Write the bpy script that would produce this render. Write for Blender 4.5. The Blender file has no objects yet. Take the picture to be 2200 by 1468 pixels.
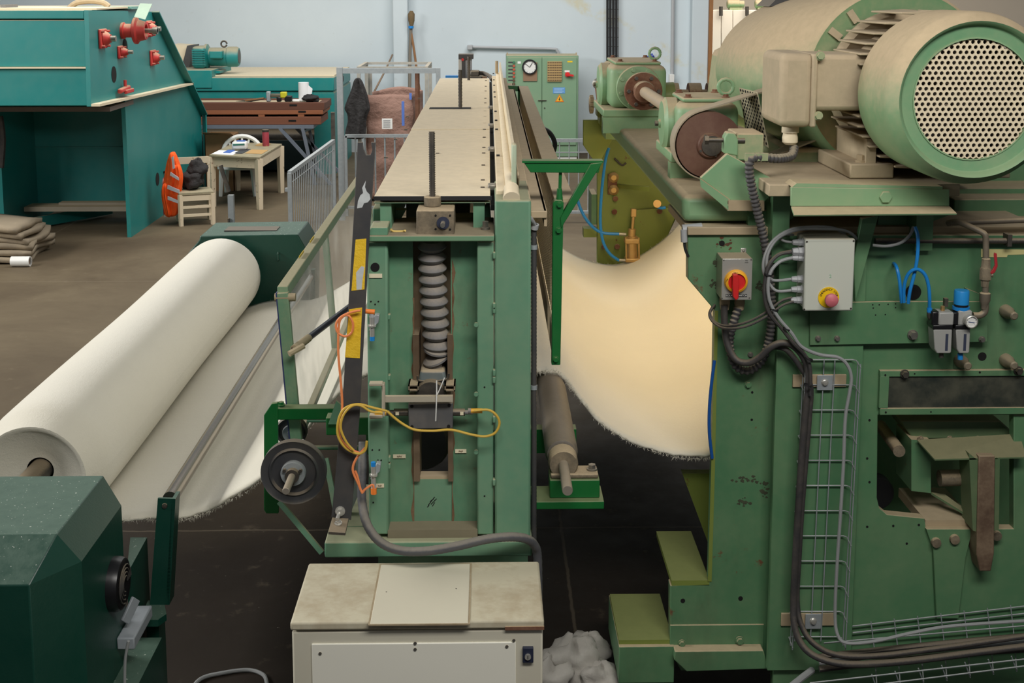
import bpy, bmesh, math, random
from mathutils import Vector, Matrix
random.seed(7)
scene = bpy.context.scene
C = scene.collection

# ------------------------------------------------------------------ camera
FPX, CH, PITCH = 2680.0, 3.1, math.radians(7.8)
PY0 = -20 + FPX * math.tan(PITCH)
YAW = math.atan(50 / FPX * math.cos(PITCH))
cam_d = bpy.data.cameras.new('camera')
cam = bpy.data.objects.new('camera', cam_d)
C.objects.link(cam)
cam.location = (0, 0, CH)
cam.rotation_euler = (math.pi / 2 - PITCH, 0, -YAW)
cam_d.sensor_width = 36.0
cam_d.lens = FPX / 2200 * 36
cam_d.shift_y = (PY0 - 734) / 2200
cam_d.clip_start = 0.05
scene.camera = cam

# ------------------------------------------------------------------ light
world = bpy.data.worlds.new('world')
scene.world = world
world.use_nodes = True
world.node_tree.nodes['Background'].inputs[0].default_value = (0.94, 0.96, 1.0, 1)
world.node_tree.nodes['Background'].inputs[1].default_value = 0.10


def area(name, loc, aim, sx, sy, power, col):
    d = bpy.data.lights.new(name, 'AREA')
    d.shape = 'RECTANGLE'
    d.size, d.size_y, d.energy, d.color = sx, sy, power, col
    o = bpy.data.objects.new(name, d)
    C.objects.link(o)
    o.location = loc
    o.rotation_euler = (Vector(aim) - Vector(loc)).to_track_quat('-Z', 'Y').to_euler()
    return o


area('daylight_window_row', (-9.5, 7.4, 5.4), (0, 7.8, 0.6), 9, 1.5, 900, (1.0, 0.98, 0.94))
area('roof_light_far', (-0.5, 15.5, 8.0), (-1.0, 19.0, 0), 11, 5, 1050, (1.0, 0.985, 0.95))
area('added_light_near', (1.0, 1.3, 4.9), (0.9, 5.0, 2.3), 3.2, 0.8, 150, (1.0, 0.97, 0.92))  # unseen light added close above the machines so they brighten towards the top
area('daylight_next_hall', (7.0, 28.0, 5.5), (7.0, 31.0, 1.0), 6, 4, 420, (1.0, 0.93, 0.82))

vs = scene.view_settings
vs.view_transform = 'Standard'
vs.look = 'None'
vs.exposure = 0.12
vs.gamma = 1.0
vs.use_curve_mapping = False

# ------------------------------------------------------------------ pixel rays -> places
_R = Vector((math.cos(YAW), -math.sin(YAW), 0))
_F = Vector((math.sin(YAW) * math.cos(PITCH), math.cos(YAW) * math.cos(PITCH), -math.sin(PITCH)))
_U = _R.cross(_F)
CAM = Vector((0, 0, CH))


def ray(px, py):
    return _F + _R * ((px - 1100) / FPX) + _U * ((PY0 - py) / FPX)


def p(px, py, Y):
    d = ray(px, py)
    return CAM + d * (Y / d.y)


def pX(px, py, X):
    d = ray(px, py)
    return CAM + d * (X / d.x)


def pZ(px, py, z):
    d = ray(px, py)
    return CAM + d * ((z - CH) / d.z)


def V(*a):
    return Vector(a)


# ------------------------------------------------------------------ mesh builder
class MB:
    def __init__(s):
        s.v, s.f = [], []

    def add(s, vs, fs):
        n = len(s.v)
        s.v += [tuple(v) for v in vs]
        s.f += [tuple(i + n for i in f) for f in fs]
        return s

    def box(s, a, b):
        x0, y0, z0 = (min(a[i], b[i]) for i in range(3))
        x1, y1, z1 = (max(a[i], b[i]) for i in range(3))
        return s.add([(x0, y0, z0), (x1, y0, z0), (x1, y1, z0), (x0, y1, z0), (x0, y0, z1), (x1, y0, z1), (x1, y1, z1), (x0, y1, z1)],
                     [(0, 3, 2, 1), (4, 5, 6, 7), (0, 1, 5, 4), (1, 2, 6, 5), (2, 3, 7, 6), (3, 0, 4, 7)])

    def pbox(s, x0, y0, x1, y1, Y0, Y1):
        a, b = p(x0, y0, Y0), p(x1, y1, Y0)
        return s.box(a, (b.x, Y1, b.z))

    def prism(s, pts, d):
        n = len(pts)
        d = Vector(d)
        pts = [Vector(q) for q in pts]
        return s.add(pts + [q + d for q in pts], [tuple(range(n)), tuple(range(2 * n - 1, n - 1, -1))] + [(i, i + n, (i + 1) % n + n, (i + 1) % n) for i in range(n)])

    def plate(s, poly, Y, t):
        return s.prism([p(x, y, Y) for x, y in poly], (0, t, 0))

    def plateX(s, poly, X, t):
        return s.prism([pX(x, y, X) for x, y in poly], (t, 0, 0))

    def lathe(s, prof, o, axis=(0, 1, 0), n=24, sx=1, sz=1, cap=True):
        o, ax = Vector(o), Vector(axis).normalized()
        t = Vector((0, 0, 1)) if abs(ax.z) < .9 else Vector((1, 0, 0))
        u = t.cross(ax).normalized()
        w = ax.cross(u)
        vs, fs = [], []
        for r, h in prof:
            for k in range(n):
                a = 2 * math.pi * k / n
                vs.append(o + ax * h + u * (math.cos(a) * r * sx) + w * (math.sin(a) * r * sz))
        for i in range(len(prof) - 1):
            for k in range(n):
                k2 = (k + 1) % n
                fs.append((i * n + k, i * n + k2, (i + 1) * n + k2, (i + 1) * n + k))
        m = len(prof) - 1
        if cap and prof[0][0] > 1e-6:
            fs.append(tuple(range(n - 1, -1, -1)))
        if cap and prof[m][0] > 1e-6:
            fs.append(tuple(m * n + k for k in range(n)))
        return s.add(vs, fs)

    def cyl(s, a, b, r, r2=None, n=16):
        a, b = Vector(a), Vector(b)
        return s.lathe([(r, 0), (r if r2 is None else r2, (b - a).length)], a, b - a, n)

    def hexbolt(s, c, axis, r, h):
        ax = Vector(axis).normalized()
        s.cyl(c, Vector(c) + ax * h * .3, r * 1.35, n=14)
        return s.cyl(Vector(c) + ax * h * .3, Vector(c) + ax * h, r, n=6)

    def tube(s, pts, r, n=8, smooth=0, rfun=None):
        pts = [Vector(q) for q in pts]
        if smooth:
            pts = catmull(pts, smooth)
        m = len(pts)
        tang = [(pts[min(i + 1, m - 1)] - pts[max(i - 1, 0)]).normalized() for i in range(m)]
        t0 = tang[0]
        u = Vector((0, 0, 1)) if abs(t0.z) < .9 else Vector((1, 0, 0))
        u = (u - t0 * u.dot(t0)).normalized()
        vs, fs = [], []
        for i in range(m):
            t = tang[i]
            u = u - t * u.dot(t)
            u = u.normalized() if u.length > 1e-6 else t.orthogonal().normalized()
            w = t.cross(u)
            rr = rfun(i) * r if rfun else r
            for k in range(n):
                a = 2 * math.pi * k / n
                vs.append(pts[i] + u * (math.cos(a) * rr) + w * (math.sin(a) * rr))
        for i in range(m - 1):
            for k in range(n):
                k2 = (k + 1) % n
                fs.append((i * n + k, i * n + k2, (i + 1) * n + k2, (i + 1) * n + k))
        fs += [tuple(range(n - 1, -1, -1)), tuple((m - 1) * n + k for k in range(n))]
        return s.add(vs, fs)

    def bar(s, a, b, w, h, up=(0, 0, 1)):
        a, b = Vector(a), Vector(b)
        t = (b - a).normalized()
        u = Vector(up)
        u = (u - t * u.dot(t))
        u = u.normalized() if u.length > 1e-5 else t.orthogonal().normalized()
        q = t.cross(u)
        vs = [c + q * (sx * w / 2) + u * (sz * h / 2) for c in (a, b) for sx, sz in ((-1, -1), (1, -1), (1, 1), (-1, 1))]
        return s.add(vs, [(3, 2, 1, 0), (4, 5, 6, 7), (0, 1, 5, 4), (1, 2, 6, 5), (2, 3, 7, 6), (3, 0, 4, 7)])

    def grid(s, fn, nu, nv, thick=0):
        vs = [fn(i / nu, j / nv) for j in range(nv + 1) for i in range(nu + 1)]
        fs = [(j * (nu + 1) + i, j * (nu + 1) + i + 1, (j + 1) * (nu + 1) + i + 1, (j + 1) * (nu + 1) + i) for j in range(nv) for i in range(nu)]
        return s.add(vs, fs)

    def xf(s, M):
        s.v = [tuple(M @ Vector(v)) for v in s.v]
        return s

    def build(s, name, mat, parent=None, bevel=0, sharp=40, solid=0, sub=0, recalc=True, seg=2):
        me = bpy.data.meshes.new(name)
        xs = [v[0] for v in s.v]; ys = [v[1] for v in s.v]; zs = [v[2] for v in s.v]
        base = Vector(((min(xs) + max(xs)) / 2, (min(ys) + max(ys)) / 2, min(zs)))
        me.from_pydata([(v[0] - base.x, v[1] - base.y, v[2] - base.z) for v in s.v], [], s.f)
        if recalc:
            bm = bmesh.new(); bm.from_mesh(me)
            bmesh.ops.recalc_face_normals(bm, faces=bm.faces)
            bm.to_mesh(me); bm.free()
        me.materials.append(mat)
        me.polygons.foreach_set('use_smooth', [True] * len(me.polygons))
        me.set_sharp_from_angle(angle=math.radians(sharp))
        o = bpy.data.objects.new(name, me)
        C.objects.link(o)
        o.location = base
        if parent is not None:
            put(o, parent)
        if solid:
            m = o.modifiers.new('thickness', 'SOLIDIFY'); m.thickness = solid; m.offset = 0
        if sub:
            m = o.modifiers.new('smooth', 'SUBSURF'); m.levels = sub; m.render_levels = sub
        if bevel:
            m = o.modifiers.new('bevel', 'BEVEL'); m.width = bevel; m.segments = seg; m.limit_method = 'ANGLE'; m.angle_limit = math.radians(40)
        return o


_wl = {}


def wloc(o):
    q = o.location.copy()
    while o.parent:
        o = o.parent
        q += o.location
    return q


def put(o, parent):
    """parent o (placed in world coordinates, no rotation on the parents) under parent"""
    o.location = o.location - wloc(parent)
    o.parent = parent


def catmull(pts, k):
    out = []
    n = len(pts)
    for i in range(n - 1):
        a, b, c, d = pts[max(i - 1, 0)], pts[i], pts[i + 1], pts[min(i + 2, n - 1)]
        for j in range(k):
            t = j / k
            out.append(.5 * ((2 * b) + (c - a) * t + (2 * a - 5 * b + 4 * c - d) * t * t + (3 * b - a - 3 * c + d) * t ** 3))
    out.append(pts[-1].copy())
    return out


def tag(o, label=None, cat=None, group=None, kind=None):
    if label: o['label'] = label
    if cat: o['category'] = cat
    if group: o['group'] = group
    if kind: o['kind'] = kind
    return o


def thing(name, loc, label, cat, group=None):
    o = bpy.data.objects.new(name, None)
    C.objects.link(o)
    o.location = loc
    o.empty_display_size = .1
    return tag(o, label, cat, group, 'thing')


def struct(name, mb, mat, **k):
    return tag(mb.build(name, mat, **k), kind='structure')


def copy_tree(o, parent=None):
    c = o.copy()
    C.objects.link(c)
    c.parent = parent
    for ch in [x for x in bpy.data.objects if x.parent == o]:
        copy_tree(ch, c)
    return c


def text(body, loc, size, mat, parent, rot=(math.pi / 2, 0, 0), align='CENTER', ext=.0006):
    cu = bpy.data.curves.new('lettering', 'FONT')
    cu.body, cu.size, cu.align_x, cu.align_y, cu.extrude = body, size, align, 'CENTER', ext
    cu.resolution_u = 2
    cu.materials.append(mat)
    tmp = bpy.data.objects.new('lettering_curve', cu)
    me = bpy.data.meshes.new_from_object(tmp)
    bpy.data.objects.remove(tmp)
    o = bpy.data.objects.new('lettering', me)
    C.objects.link(o)
    o.location = loc
    o.rotation_euler = rot
    if parent is not None:
        put(o, parent)
    return o


# ------------------------------------------------------------------ materials
def lin(c):
    return tuple(((x / 255) / 12.92 if x / 255 <= .04045 else ((x / 255 + .055) / 1.055) ** 2.4) for x in c)


class NT:
    def __init__(s, name):
        s.m = bpy.data.materials.new(name)
        s.m.use_nodes = True
        s.t = s.m.node_tree
        s.b = s.t.nodes['Principled BSDF']
        s.g = s.t.nodes.new('ShaderNodeNewGeometry')

    def n(s, typ, **k):
        x = s.t.nodes.new(typ)
        for a, b in k.items():
            setattr(x, a, b)
        return x

    def put(s, sock, v):
        if isinstance(v, bpy.types.NodeSocket):
            s.t.links.new(v, sock)
        elif isinstance(v, tuple) and len(v) == 3 and sock.type == 'RGBA':
            sock.default_value = (*v, 1)
        else:
            sock.default_value = v

    def math(s, op, a, b=0.0, c=0.0, clamp=False):
        x = s.n('ShaderNodeMath', operation=op, use_clamp=clamp)
        s.put(x.inputs[0], a); s.put(x.inputs[1], b); s.put(x.inputs[2], c)
        return x.outputs[0]

    def noise(s, scale, detail=3, rough=.55, vec=None, stretch=None, dist=0):
        x = s.n('ShaderNodeTexNoise')
        x.inputs['Scale'].default_value = scale
        x.inputs['Detail'].default_value = detail
        x.inputs['Roughness'].default_value = rough
        x.inputs['Distortion'].default_value = dist
        v = vec or s.g.outputs['Position']
        if stretch:
            mp = s.n('ShaderNodeMapping')
            mp.inputs['Scale'].default_value = stretch
            s.t.links.new(v, mp.inputs[0]); v = mp.outputs[0]
        s.t.links.new(v, x.inputs['Vector'])
        return x.outputs['Fac']

    def smooth(s, v, a, b):
        x = s.n('ShaderNodeMapRange', interpolation_type='SMOOTHSTEP')
        s.put(x.inputs['Value'], v)
        x.inputs['From Min'].default_value, x.inputs['From Max'].default_value = a, b
        return x.outputs[0]

    def mix(s, f, a, b):
        x = s.n('ShaderNodeMix', data_type='RGBA')
        s.put(x.inputs[0], f); s.put(x.inputs[6], a); s.put(x.inputs[7], b)
        return x.outputs[2]

    def xyz(s, v=None):
        x = s.n('ShaderNodeSeparateXYZ')
        s.t.links.new(v or s.g.outputs['Position'], x.inputs[0])
        return x.outputs

    def base(s, v): s.put(s.b.inputs['Base Color'], v)
    def rough(s, v): s.put(s.b.inputs['Roughness'], v)
    def metal(s, v): s.put(s.b.inputs['Metallic'], v)

    def bump(s, h, strength=.3, dist=.01):
        x = s.n('ShaderNodeBump')
        x.inputs['Strength'].default_value = strength
        x.inputs['Distance'].default_value = dist
        s.put(x.inputs['Height'], h)
        s.t.links.new(x.outputs[0], s.b.inputs['Normal'])


DUST = lin((188, 168, 136))
MATS = {}


def paint(name, rgb, dust=.8, rust=0.0, rough=.45, metal=0.0, film=.12, vary=.14, scale=2.5, dcol=None, grime=.0, bump=0.0, upr=(.15, .75), speck=0):
    """painted or bare surface with dust lying on what faces up, a thin dust film, chips of rust and grime"""
    if name in MATS:
        return MATS[name]
    t = NT(name)
    col = lin(rgb)
    n1 = t.noise(scale, 4, .6)
    n2 = t.noise(scale * 9, 3, .6)
    c = t.mix(n1, tuple(x * (1 - vary) for x in col), tuple(min(1, x * (1 + vary)) for x in col))
    if rust:
        r = t.smooth(t.noise(scale * 2.3, 6, .7), .68 - rust * .14, .74 - rust * .1)
        c = t.mix(r, c, t.mix(n2, lin((72, 44, 28)), lin((124, 76, 48))))
    if grime:
        gq = t.smooth(t.noise(scale * .9, 5, .65, stretch=(1, 1, .35)), .48, .72)
        c = t.mix(t.math('MULTIPLY', gq, grime), c, lin((52, 44, 34)))
    if dust or film:
        nz = t.xyz(t.g.outputs['Normal'])[2]
        up = t.smooth(t.math('ADD', nz, t.math('MULTIPLY', t.math('SUBTRACT', n2, .5), .35)), *upr)
        d = t.math('MULTIPLY', up, dust)
        fl = t.math('MULTIPLY', t.smooth(t.math('ADD', n1, t.math('MULTIPLY', n2, .3)), .35, .95), film)
        d = t.math('MAXIMUM', d, fl)
        dc = lin(dcol) if dcol else DUST
        dd = t.mix(n2, tuple(x * .82 for x in dc), tuple(min(1, x * 1.12) for x in dc))
        c = t.mix(d, c, dd)
        t.rough(t.math('ADD', rough, t.math('MULTIPLY', d, .9 - rough)))
        if metal:
            t.metal(t.math('MULTIPLY', t.math('SUBTRACT', 1.0, d), metal))
    else:
        t.rough(rough); t.metal(metal)
    if speck:
        sp = t.math('MULTIPLY', t.smooth(t.noise(95, 2, .5), .69, .74), up)
        c = t.mix(t.math('MULTIPLY', sp, speck), c, lin((226, 230, 220)))
    t.base(c)
    if bump:
        t.bump(t.noise(scale * 40, 3), bump, .004)
    MATS[name] = t.m
    return t.m


def plain(name, rgb, rough=.5, metal=0.0, vary=.08, scale=8, emit=0):
    if name in MATS:
        return MATS[name]
    t = NT(name)
    c = lin(rgb)
    t.base(t.mix(t.noise(scale, 3), tuple(x * (1 - vary) for x in c), tuple(min(1, x * (1 + vary)) for x in c)))
    t.rough(rough); t.metal(metal)
    if emit:
        t.put(t.b.inputs['Emission Color'], c); t.b.inputs['Emission Strength'].default_value = emit
    MATS[name] = t.m
    return t.m


loom_green = paint('loom_green_paint', (90, 142, 114), dust=.6, film=.16, rust=.0, vary=.12, grime=.12)
loom_rusty = paint('loom_green_rusty', (84, 134, 104), dust=.5, film=.14, rust=.5, grime=.5, scale=4.5)
bright_green = paint('bright_green_paint', (8, 100, 44), dust=.35, film=.03, rough=.4)
mach_green = paint('machine_green_paint', (80, 128, 90), dust=.9, film=.12, rust=.12, grime=.42, vary=.14)
mach_worn = paint('machine_green_worn', (80, 128, 90), dust=.9, film=.12, rust=.42, grime=.5, vary=.14, scale=3.2)
mach_pale = paint('machine_pale_green', (122, 164, 122), dust=.95, film=.22, rust=.05, vary=.1)
motor_green = paint('motor_green_paint', (106, 152, 108), dust=.99, film=.28, rust=.0, scale=3, vary=.1, upr=(-.45, .5))
motor_dust = paint('motor_thick_dust', (150, 148, 116), dust=.99, film=.9, rust=.0, scale=2, vary=.1, upr=(-.9, .3), bump=.15, dcol=(184, 166, 138))
dark_green = paint('dark_green_paint', (10, 62, 50), dust=.5, film=.04, rough=.35, dcol=(112, 134, 118), bump=.12, upr=(.55, 1.05), speck=.9)
lime_green = paint('lime_green_paint', (122, 136, 62), dcol=(134, 138, 92), dust=.6, film=.06, rust=.22, vary=.12, grime=.15)
teal = paint('teal_paint', (0, 128, 126), dust=.75, film=.08, rough=.4, vary=.12, scale=.9)
cab_green = paint('cabinet_green', (120, 154, 124), dust=.8, film=.08, vary=.06, scale=1)
dusty_cream = paint('dusty_cream_sheet', (220, 206, 176), dust=.85, film=.3, vary=.05, dcol=(228, 212, 182), rough=.7)
dusty_brown = paint('dusty_brown_ledge', (168, 150, 120), dust=.9, film=.4, vary=.08, dcol=(190, 172, 142), rough=.8)
cast_dusty = paint('cast_iron_dusty', (92, 84, 70), dust=.85, film=.35, vary=.2, scale=12, rough=.8, bump=.3)
steel = paint('bare_steel', (150, 148, 142), dust=.35, film=.1, metal=.85, rough=.35, scale=20)
dark_steel = paint('dark_steel', (74, 72, 70), dust=.5, film=.12, metal=.6, rough=.45, scale=14)
galv = paint('galvanised_steel', (160, 168, 172), dust=.15, film=.08, metal=.35, rough=.5, scale=30, vary=.2)
rusty = paint('rusty_iron', (106, 62, 44), dust=.8, film=.2, vary=.3, scale=9, rough=.85)
brown_face = paint('brown_pulley_face', (92, 56, 44), dust=.2, film=.12, vary=.15, scale=5, rough=.5)
black_paint = paint('black_paint', (54, 56, 60), dust=.3, film=.08, rough=.5)
rubber = paint('grey_rubber', (112, 112, 114), dust=.35, film=.12, rough=.65, scale=14)
black_rub = plain('black_rubber', (28, 28, 30), .6)
black_gloss = plain('black_plastic', (24, 24, 27), .35)
hollow = plain('dark_hollow', (12, 11, 10), .9)
white_pl = plain('white_plastic', (226, 226, 222), .4, vary=.03)
cream_box = paint('cream_enclosure', (206, 202, 184), dust=.45, film=.14, rust=.06, vary=.05, dcol=(168, 152, 124), rough=.5)
white_panel = plain('white_panel', (236, 234, 220), .45, vary=.03, scale=3)
grey_pl = plain('grey_plastic', (168, 170, 172), .5)
grey_cable = plain('grey_cable', (150, 152, 152), .5)
dark_cable = paint('dark_cable', (50, 50, 53), dust=.28, film=.08, rough=.6, scale=12)
blue_pl = plain('blue_plastic', (30, 130, 205), .4)
red_pl = plain('red_plastic', (206, 40, 40), .4)
pink_pl = plain('faded_red_plastic', (205, 110, 118), .5)
yellow_pl = plain('yellow_plastic', (240, 196, 20), .45)
orange_pl = plain('orange_plastic', (240, 130, 50), .5)
yellow_cable = plain('yellow_cable', (206, 170, 66), .5, vary=.2)
orange_cable = plain('orange_cable', (232, 138, 84), .5, vary=.15)
red_paint = paint('red_paint', (206, 44, 48), dust=.7, film=.12, rough=.45)
stainless = plain('stainless_steel', (196, 194, 186), .32, metal=.55, vary=.06)
brass = paint('brass', (196, 160, 104), dust=.4, film=.1, metal=.75, rough=.38, scale=20)
label_white = plain('white_label', (226, 216, 186), .6)
ink = plain('black_ink', (22, 22, 24), .7)
# ================================================================== the setting
def floor_mat():
    t = NT('concrete_floor')
    X, Y, Z = t.xyz()
    n = t.noise(.55, 6, .62, dist=.4)
    n2 = t.noise(6, 5, .65)
    n3 = t.noise(38, 3, .6)
    c = t.mix(t.smooth(n, .25, .75), lin((78, 66, 50)), lin((104, 92, 72)))
    oil_and_shade = t.smooth(t.math('ADD', t.math('ADD', Y, t.math('MULTIPLY', t.math('MAXIMUM', t.math('SUBTRACT', -2.4, X), 0.0), 2.2)), t.math('MULTIPLY', n, 3.0)), 12.5, 7.5)  # oil stain around the machines, with the shade between them painted in too
    c = t.mix(t.math('MULTIPLY', oil_and_shade, .93), c, lin((29, 21, 15)))
    c = t.mix(t.math('MULTIPLY', t.smooth(n2, .58, .75), .22), c, lin((128, 116, 96)))
    c = t.mix(t.math('MULTIPLY', t.smooth(n3, .72, .78), .5), c, lin((190, 184, 170)))
    for ax, v in ((Y, 6.9), (Y, 13.2), (Y, 19.5), (X, .415), (X, -5.6)):
        d = t.math('ABSOLUTE', t.math('SUBTRACT', ax, t.math('ADD', v, t.math('MULTIPLY', t.math('SUBTRACT', n2, .5), .03))))
        c = t.mix(t.math('MULTIPLY', t.smooth(d, .012, .004), .35), c, lin((128, 116, 98)))
    t.base(c)
    t.rough(t.math('ADD', .55, t.math('MULTIPLY', n2, .35)))
    t.put(t.b.inputs['Specular IOR Level'], .3)
    t.bump(n2, .12, .01)
    return t.m


def wall_mat():
    t = NT('painted_wall')
    X, Y, Z = t.xyz()
    n = t.noise(.8, 5, .6)
    n2 = t.noise(5, 5, .65)
    c = t.mix(n, lin((190, 202, 208)), lin((208, 218, 222)))
    c = t.mix(t.math('MULTIPLY', t.smooth(n2, .62, .72), .25), c, lin((172, 172, 164)))
    a, b = p(1236, 2, 24), p(1480, 140, 24)
    k = (b.z - a.z) / (b.x - a.x)
    d = t.math('ABSOLUTE', t.math('SUBTRACT', Z, t.math('ADD', a.z - k * a.x, t.math('MULTIPLY', X, k))))
    st = t.math('MULTIPLY', t.smooth(t.math('ADD', d, t.math('MULTIPLY', n2, -.22)), .10, -.05), t.smooth(X, a.x - .4, a.x))
    pt = t.smooth(t.noise(1.6, 5, .7), .42, .62)
    c = t.mix(t.math('MULTIPLY', t.math('MULTIPLY', st, pt), .6), c, lin((200, 188, 140)))
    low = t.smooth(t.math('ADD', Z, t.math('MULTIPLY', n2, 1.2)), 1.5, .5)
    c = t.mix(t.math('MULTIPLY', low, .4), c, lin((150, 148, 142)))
    t.base(c); t.rough(.75)
    t.bump(n2, .15, .01)
    return t.m


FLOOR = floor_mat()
WALL = wall_mat()
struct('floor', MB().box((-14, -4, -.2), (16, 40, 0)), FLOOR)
WXR = p(1516, 100, 24).x
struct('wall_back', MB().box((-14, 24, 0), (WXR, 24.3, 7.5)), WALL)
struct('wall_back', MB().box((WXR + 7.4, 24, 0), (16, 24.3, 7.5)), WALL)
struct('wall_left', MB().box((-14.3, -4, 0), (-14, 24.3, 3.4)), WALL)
struct('wall_next_hall', MB().box((2, 36, 0), (16, 36.3, 7.5)), plain('pale_wall', (226, 214, 196), .8, vary=.04, scale=1))
a, b = p(844, 100, 23.72), p(877, 100, 23.72)
struct('trim_1', MB().box((a.x, 23.72, 0), (b.x, 24, 7.5)), WALL, bevel=.02)
a = p(1486, 100, 23.7)
struct('trim_2', MB().box((a.x, 23.7, 0), (WXR, 24, 7.5)), WALL, bevel=.02)
struct('trim_3', MB().box((WXR, 23.66, 0), (WXR + .07, 24.35, 7.5)), plain('brown_door_frame', (150, 104, 62), .6, vary=.2))


def wall_pipe(name, pts, r, mat, label, cat, Y=23.93):
    return tag(MB().tube([p(x, y, Y) for x, y in pts], r, 8, smooth=0).build(name, mat), label, cat)


trunk = thing('wall_conduit', p(1100, 103, 23.9), 'pale grey conduit pipe running along the wall above the green cabinet', 'conduit')
MB().tube([p(x, y, 23.93) for x, y in ((1012, 101), (1100, 103), (1185, 105), (1196, 108), (1200, 116), (1200, 122))], .028, 8, smooth=3).build('pipe', grey_pl, trunk)
MB().pbox(1004, 97, 1015, 107, 23.86, 24.0).build('junction_box', grey_pl, trunk, bevel=.01)
rise = thing('cable_riser', p(1315, 170, 23.9), 'black cables climbing the wall on a wire ladder right of the green cabinet', 'cable riser')
for i, x in enumerate((1305, 1311, 1317.5, 1324)):
    MB().tube([p(x, -60, 23.85), p(x, 172, 23.85), p(x, 330, 23.85)], .022, 7).build('cable', black_rub, rise)
for x in (1303, 1316, 1328):
    MB().tube([p(x, -60, 23.93), p(x, 330, 23.93)], .006, 5).build('ladder_wire', dark_steel, rise)
for k in range(18):
    y = -40 + k * 20
    MB().tube([p(1303, y, 23.92), p(1329, y, 23.92)], .006, 5).build('rung', dark_steel, rise)
gp = thing('wall_pipe', p(1446, 190, 23.9), 'thin grey pipe with a switch box at its foot on the blue wall', 'pipe')
MB().tube([p(1447, -60, 23.93), p(1444, 175, 23.93)], .035, 8).build('pipe', grey_pl, gp)
MB().pbox(1439, 160, 1449, 178, 23.82, 24.0).build('switch_box', white_pl, gp, bevel=.01)
bw = thing('blue_clamp', p(1392, 130, 23.9), 'blue hand clamp hanging on the wall behind the gearboxes', 'clamp')
MB().tube([p(1404, 119, 23.9), p(1394, 125, 23.9), p(1384, 131, 23.9)], .05, 8).build('handle', plain('deep_blue', (40, 62, 150), .5), bw)
MB().tube([p(1392, 127, 23.88), p(1391, 138, 23.88), p(1386, 147, 23.88), p(1383, 150, 23.88)], .03, 8).build('jaw', MATS['deep_blue'], bw)
MB().tube([p(1384, 132, 23.88), p(1381, 146, 23.88)], .022, 8).build('screw', steel, bw)
for x, y, s in ((706, 92, 13), (684, 84, 6), (690, 118, 5)):
    pass

# next hall: white lockers, green motors on top
lk = thing('white_cupboards', p(1600, 300, 30), 'row of tall white cupboards seen through the doorway in the next hall', 'cupboards')
whm = paint('white_cupboard', (232, 224, 210), dust=.3, film=.15, vary=.06, scale=1)
x0s = [1526, 1550, 1575, 1604, 1640]
for i in range(4):
    MB().plate([(x0s[i], 22), (x0s[i + 1] - 1.2, 21), (x0s[i + 1] - 1.2, 124), (x0s[i], 122)], 30, .5).build('door', whm, lk, bevel=.01)
for x in (1549, 1605):
    MB().tube([p(x, 14, 29.9), p(x, 34, 29.9)], .045, 6).build('hinge', dark_steel, lk)
MB().tube([p(1565, 84, 29.9), p(1572, 88, 29.9)], .03, 6).build('handle', dark_steel, lk)
tb = thing('grey_workbench', p(1545, 200, 29.5), 'blue grey steel bench below the white cupboards in the next hall', 'bench')
bm_ = plain('blue_grey_paint', (120, 140, 142), .6)
MB().pbox(1525, 124, 1640, 136, 29.4, 30.4).build('top', bm_, tb)
for x in (1526, 1560, 1600):
    a = p(x, 136, 29.45); MB().box((a.x, 29.4, 0), (a.x + .22, 29.9, a.z)).build('leg', bm_, tb)
for i, (x0, x1, lab) in enumerate(((1562, 1598, 'small green motor lying on the left end of the white cupboards'), (1622, 1662, 'small green motor on the cupboards close to the belt cover'))):
    m = thing('green_motor', p((x0 + x1) / 2, 20, 30.2), lab, 'motor', 'motors on the cupboards')
    c0, c1 = p(x0, 9, 30.25), p(x1, 9, 30.25)
    MB().lathe([(.0, 0), (.08, 0), (.1, .02), (.1, (c1.x - c0.x) * .72), (.085, (c1.x - c0.x) * .74), (.085, c1.x - c0.x), (0, c1.x - c0.x)], c0, (1, 0, 0), 14).build('housing', motor_green, m)
    MB().box((c0.x + .05, 30.15, c0.z - .14), (c1.x - .05, 30.35, c0.z - .08)).build('foot', motor_green, m)
sc = thing('dark_scrap_post', p(1518, 180, 25.2), 'dark rusty strip hanging beside the brown door frame', 'strip')
MB().box((WXR + .09, 25.0, 0), (WXR + .24, 25.1, 2.6)).build('strip', rusty, sc)
MB().box((WXR + .09, 24.98, 1.3), (WXR + .2, 25.0, 1.8)).build('patch', white_pl, sc)

# ================================================================== teal machine at the far left
TX = -4.54
tm = thing('teal_machine', (-5.3, 16.5, 0), 'large teal textile machine with red bearings and a sloping side plate', 'machine')


def tY(px, py):
    return pX(px, py, TX)


up = [tY(190, 22), tY(326, 25), tY(402, 182), tY(196, 229)]
MB().prism(up, (-.05, 0, 0)).build('side_plate', teal, tm)
lo = [tY(268, 212), tY(402, 182), tY(432, 246)]
lo += [V(TX, lo[2].y, 0), V(TX, pZ(275, 510, 0).y, 0)]
MB().prism(lo, (-.05, 0, 0)).build('side_plate', teal, tm)
rim = [up[1], up[2], lo[2], lo[3]]
for i in range(3):
    MB().bar(rim[i] + V(.05, 0, 0), rim[i + 1] + V(.05, 0, 0), .10, .02).build('edge_flange', teal, tm)
MB().bar(up[3] + V(.05, 0, .015), up[2] + V(.05, 0, .015), .10, .03).build('ledge', dusty_cream, tm)
YF = up[0].y
ztop, zb = up[0].z, up[3].z
z1, z2 = p(100, 42, YF).z, p(100, 145, YF).z
MB().box((-9, YF, z1 + .006), (TX - .05, YF + .5, ztop)).build('front_panel', teal, tm, bevel=.01)
MB().box((-9, YF + .01, z2 + .006), (TX - .05, YF + .5, z1 - .006)).build('front_panel', teal, tm, bevel=.01)
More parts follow.
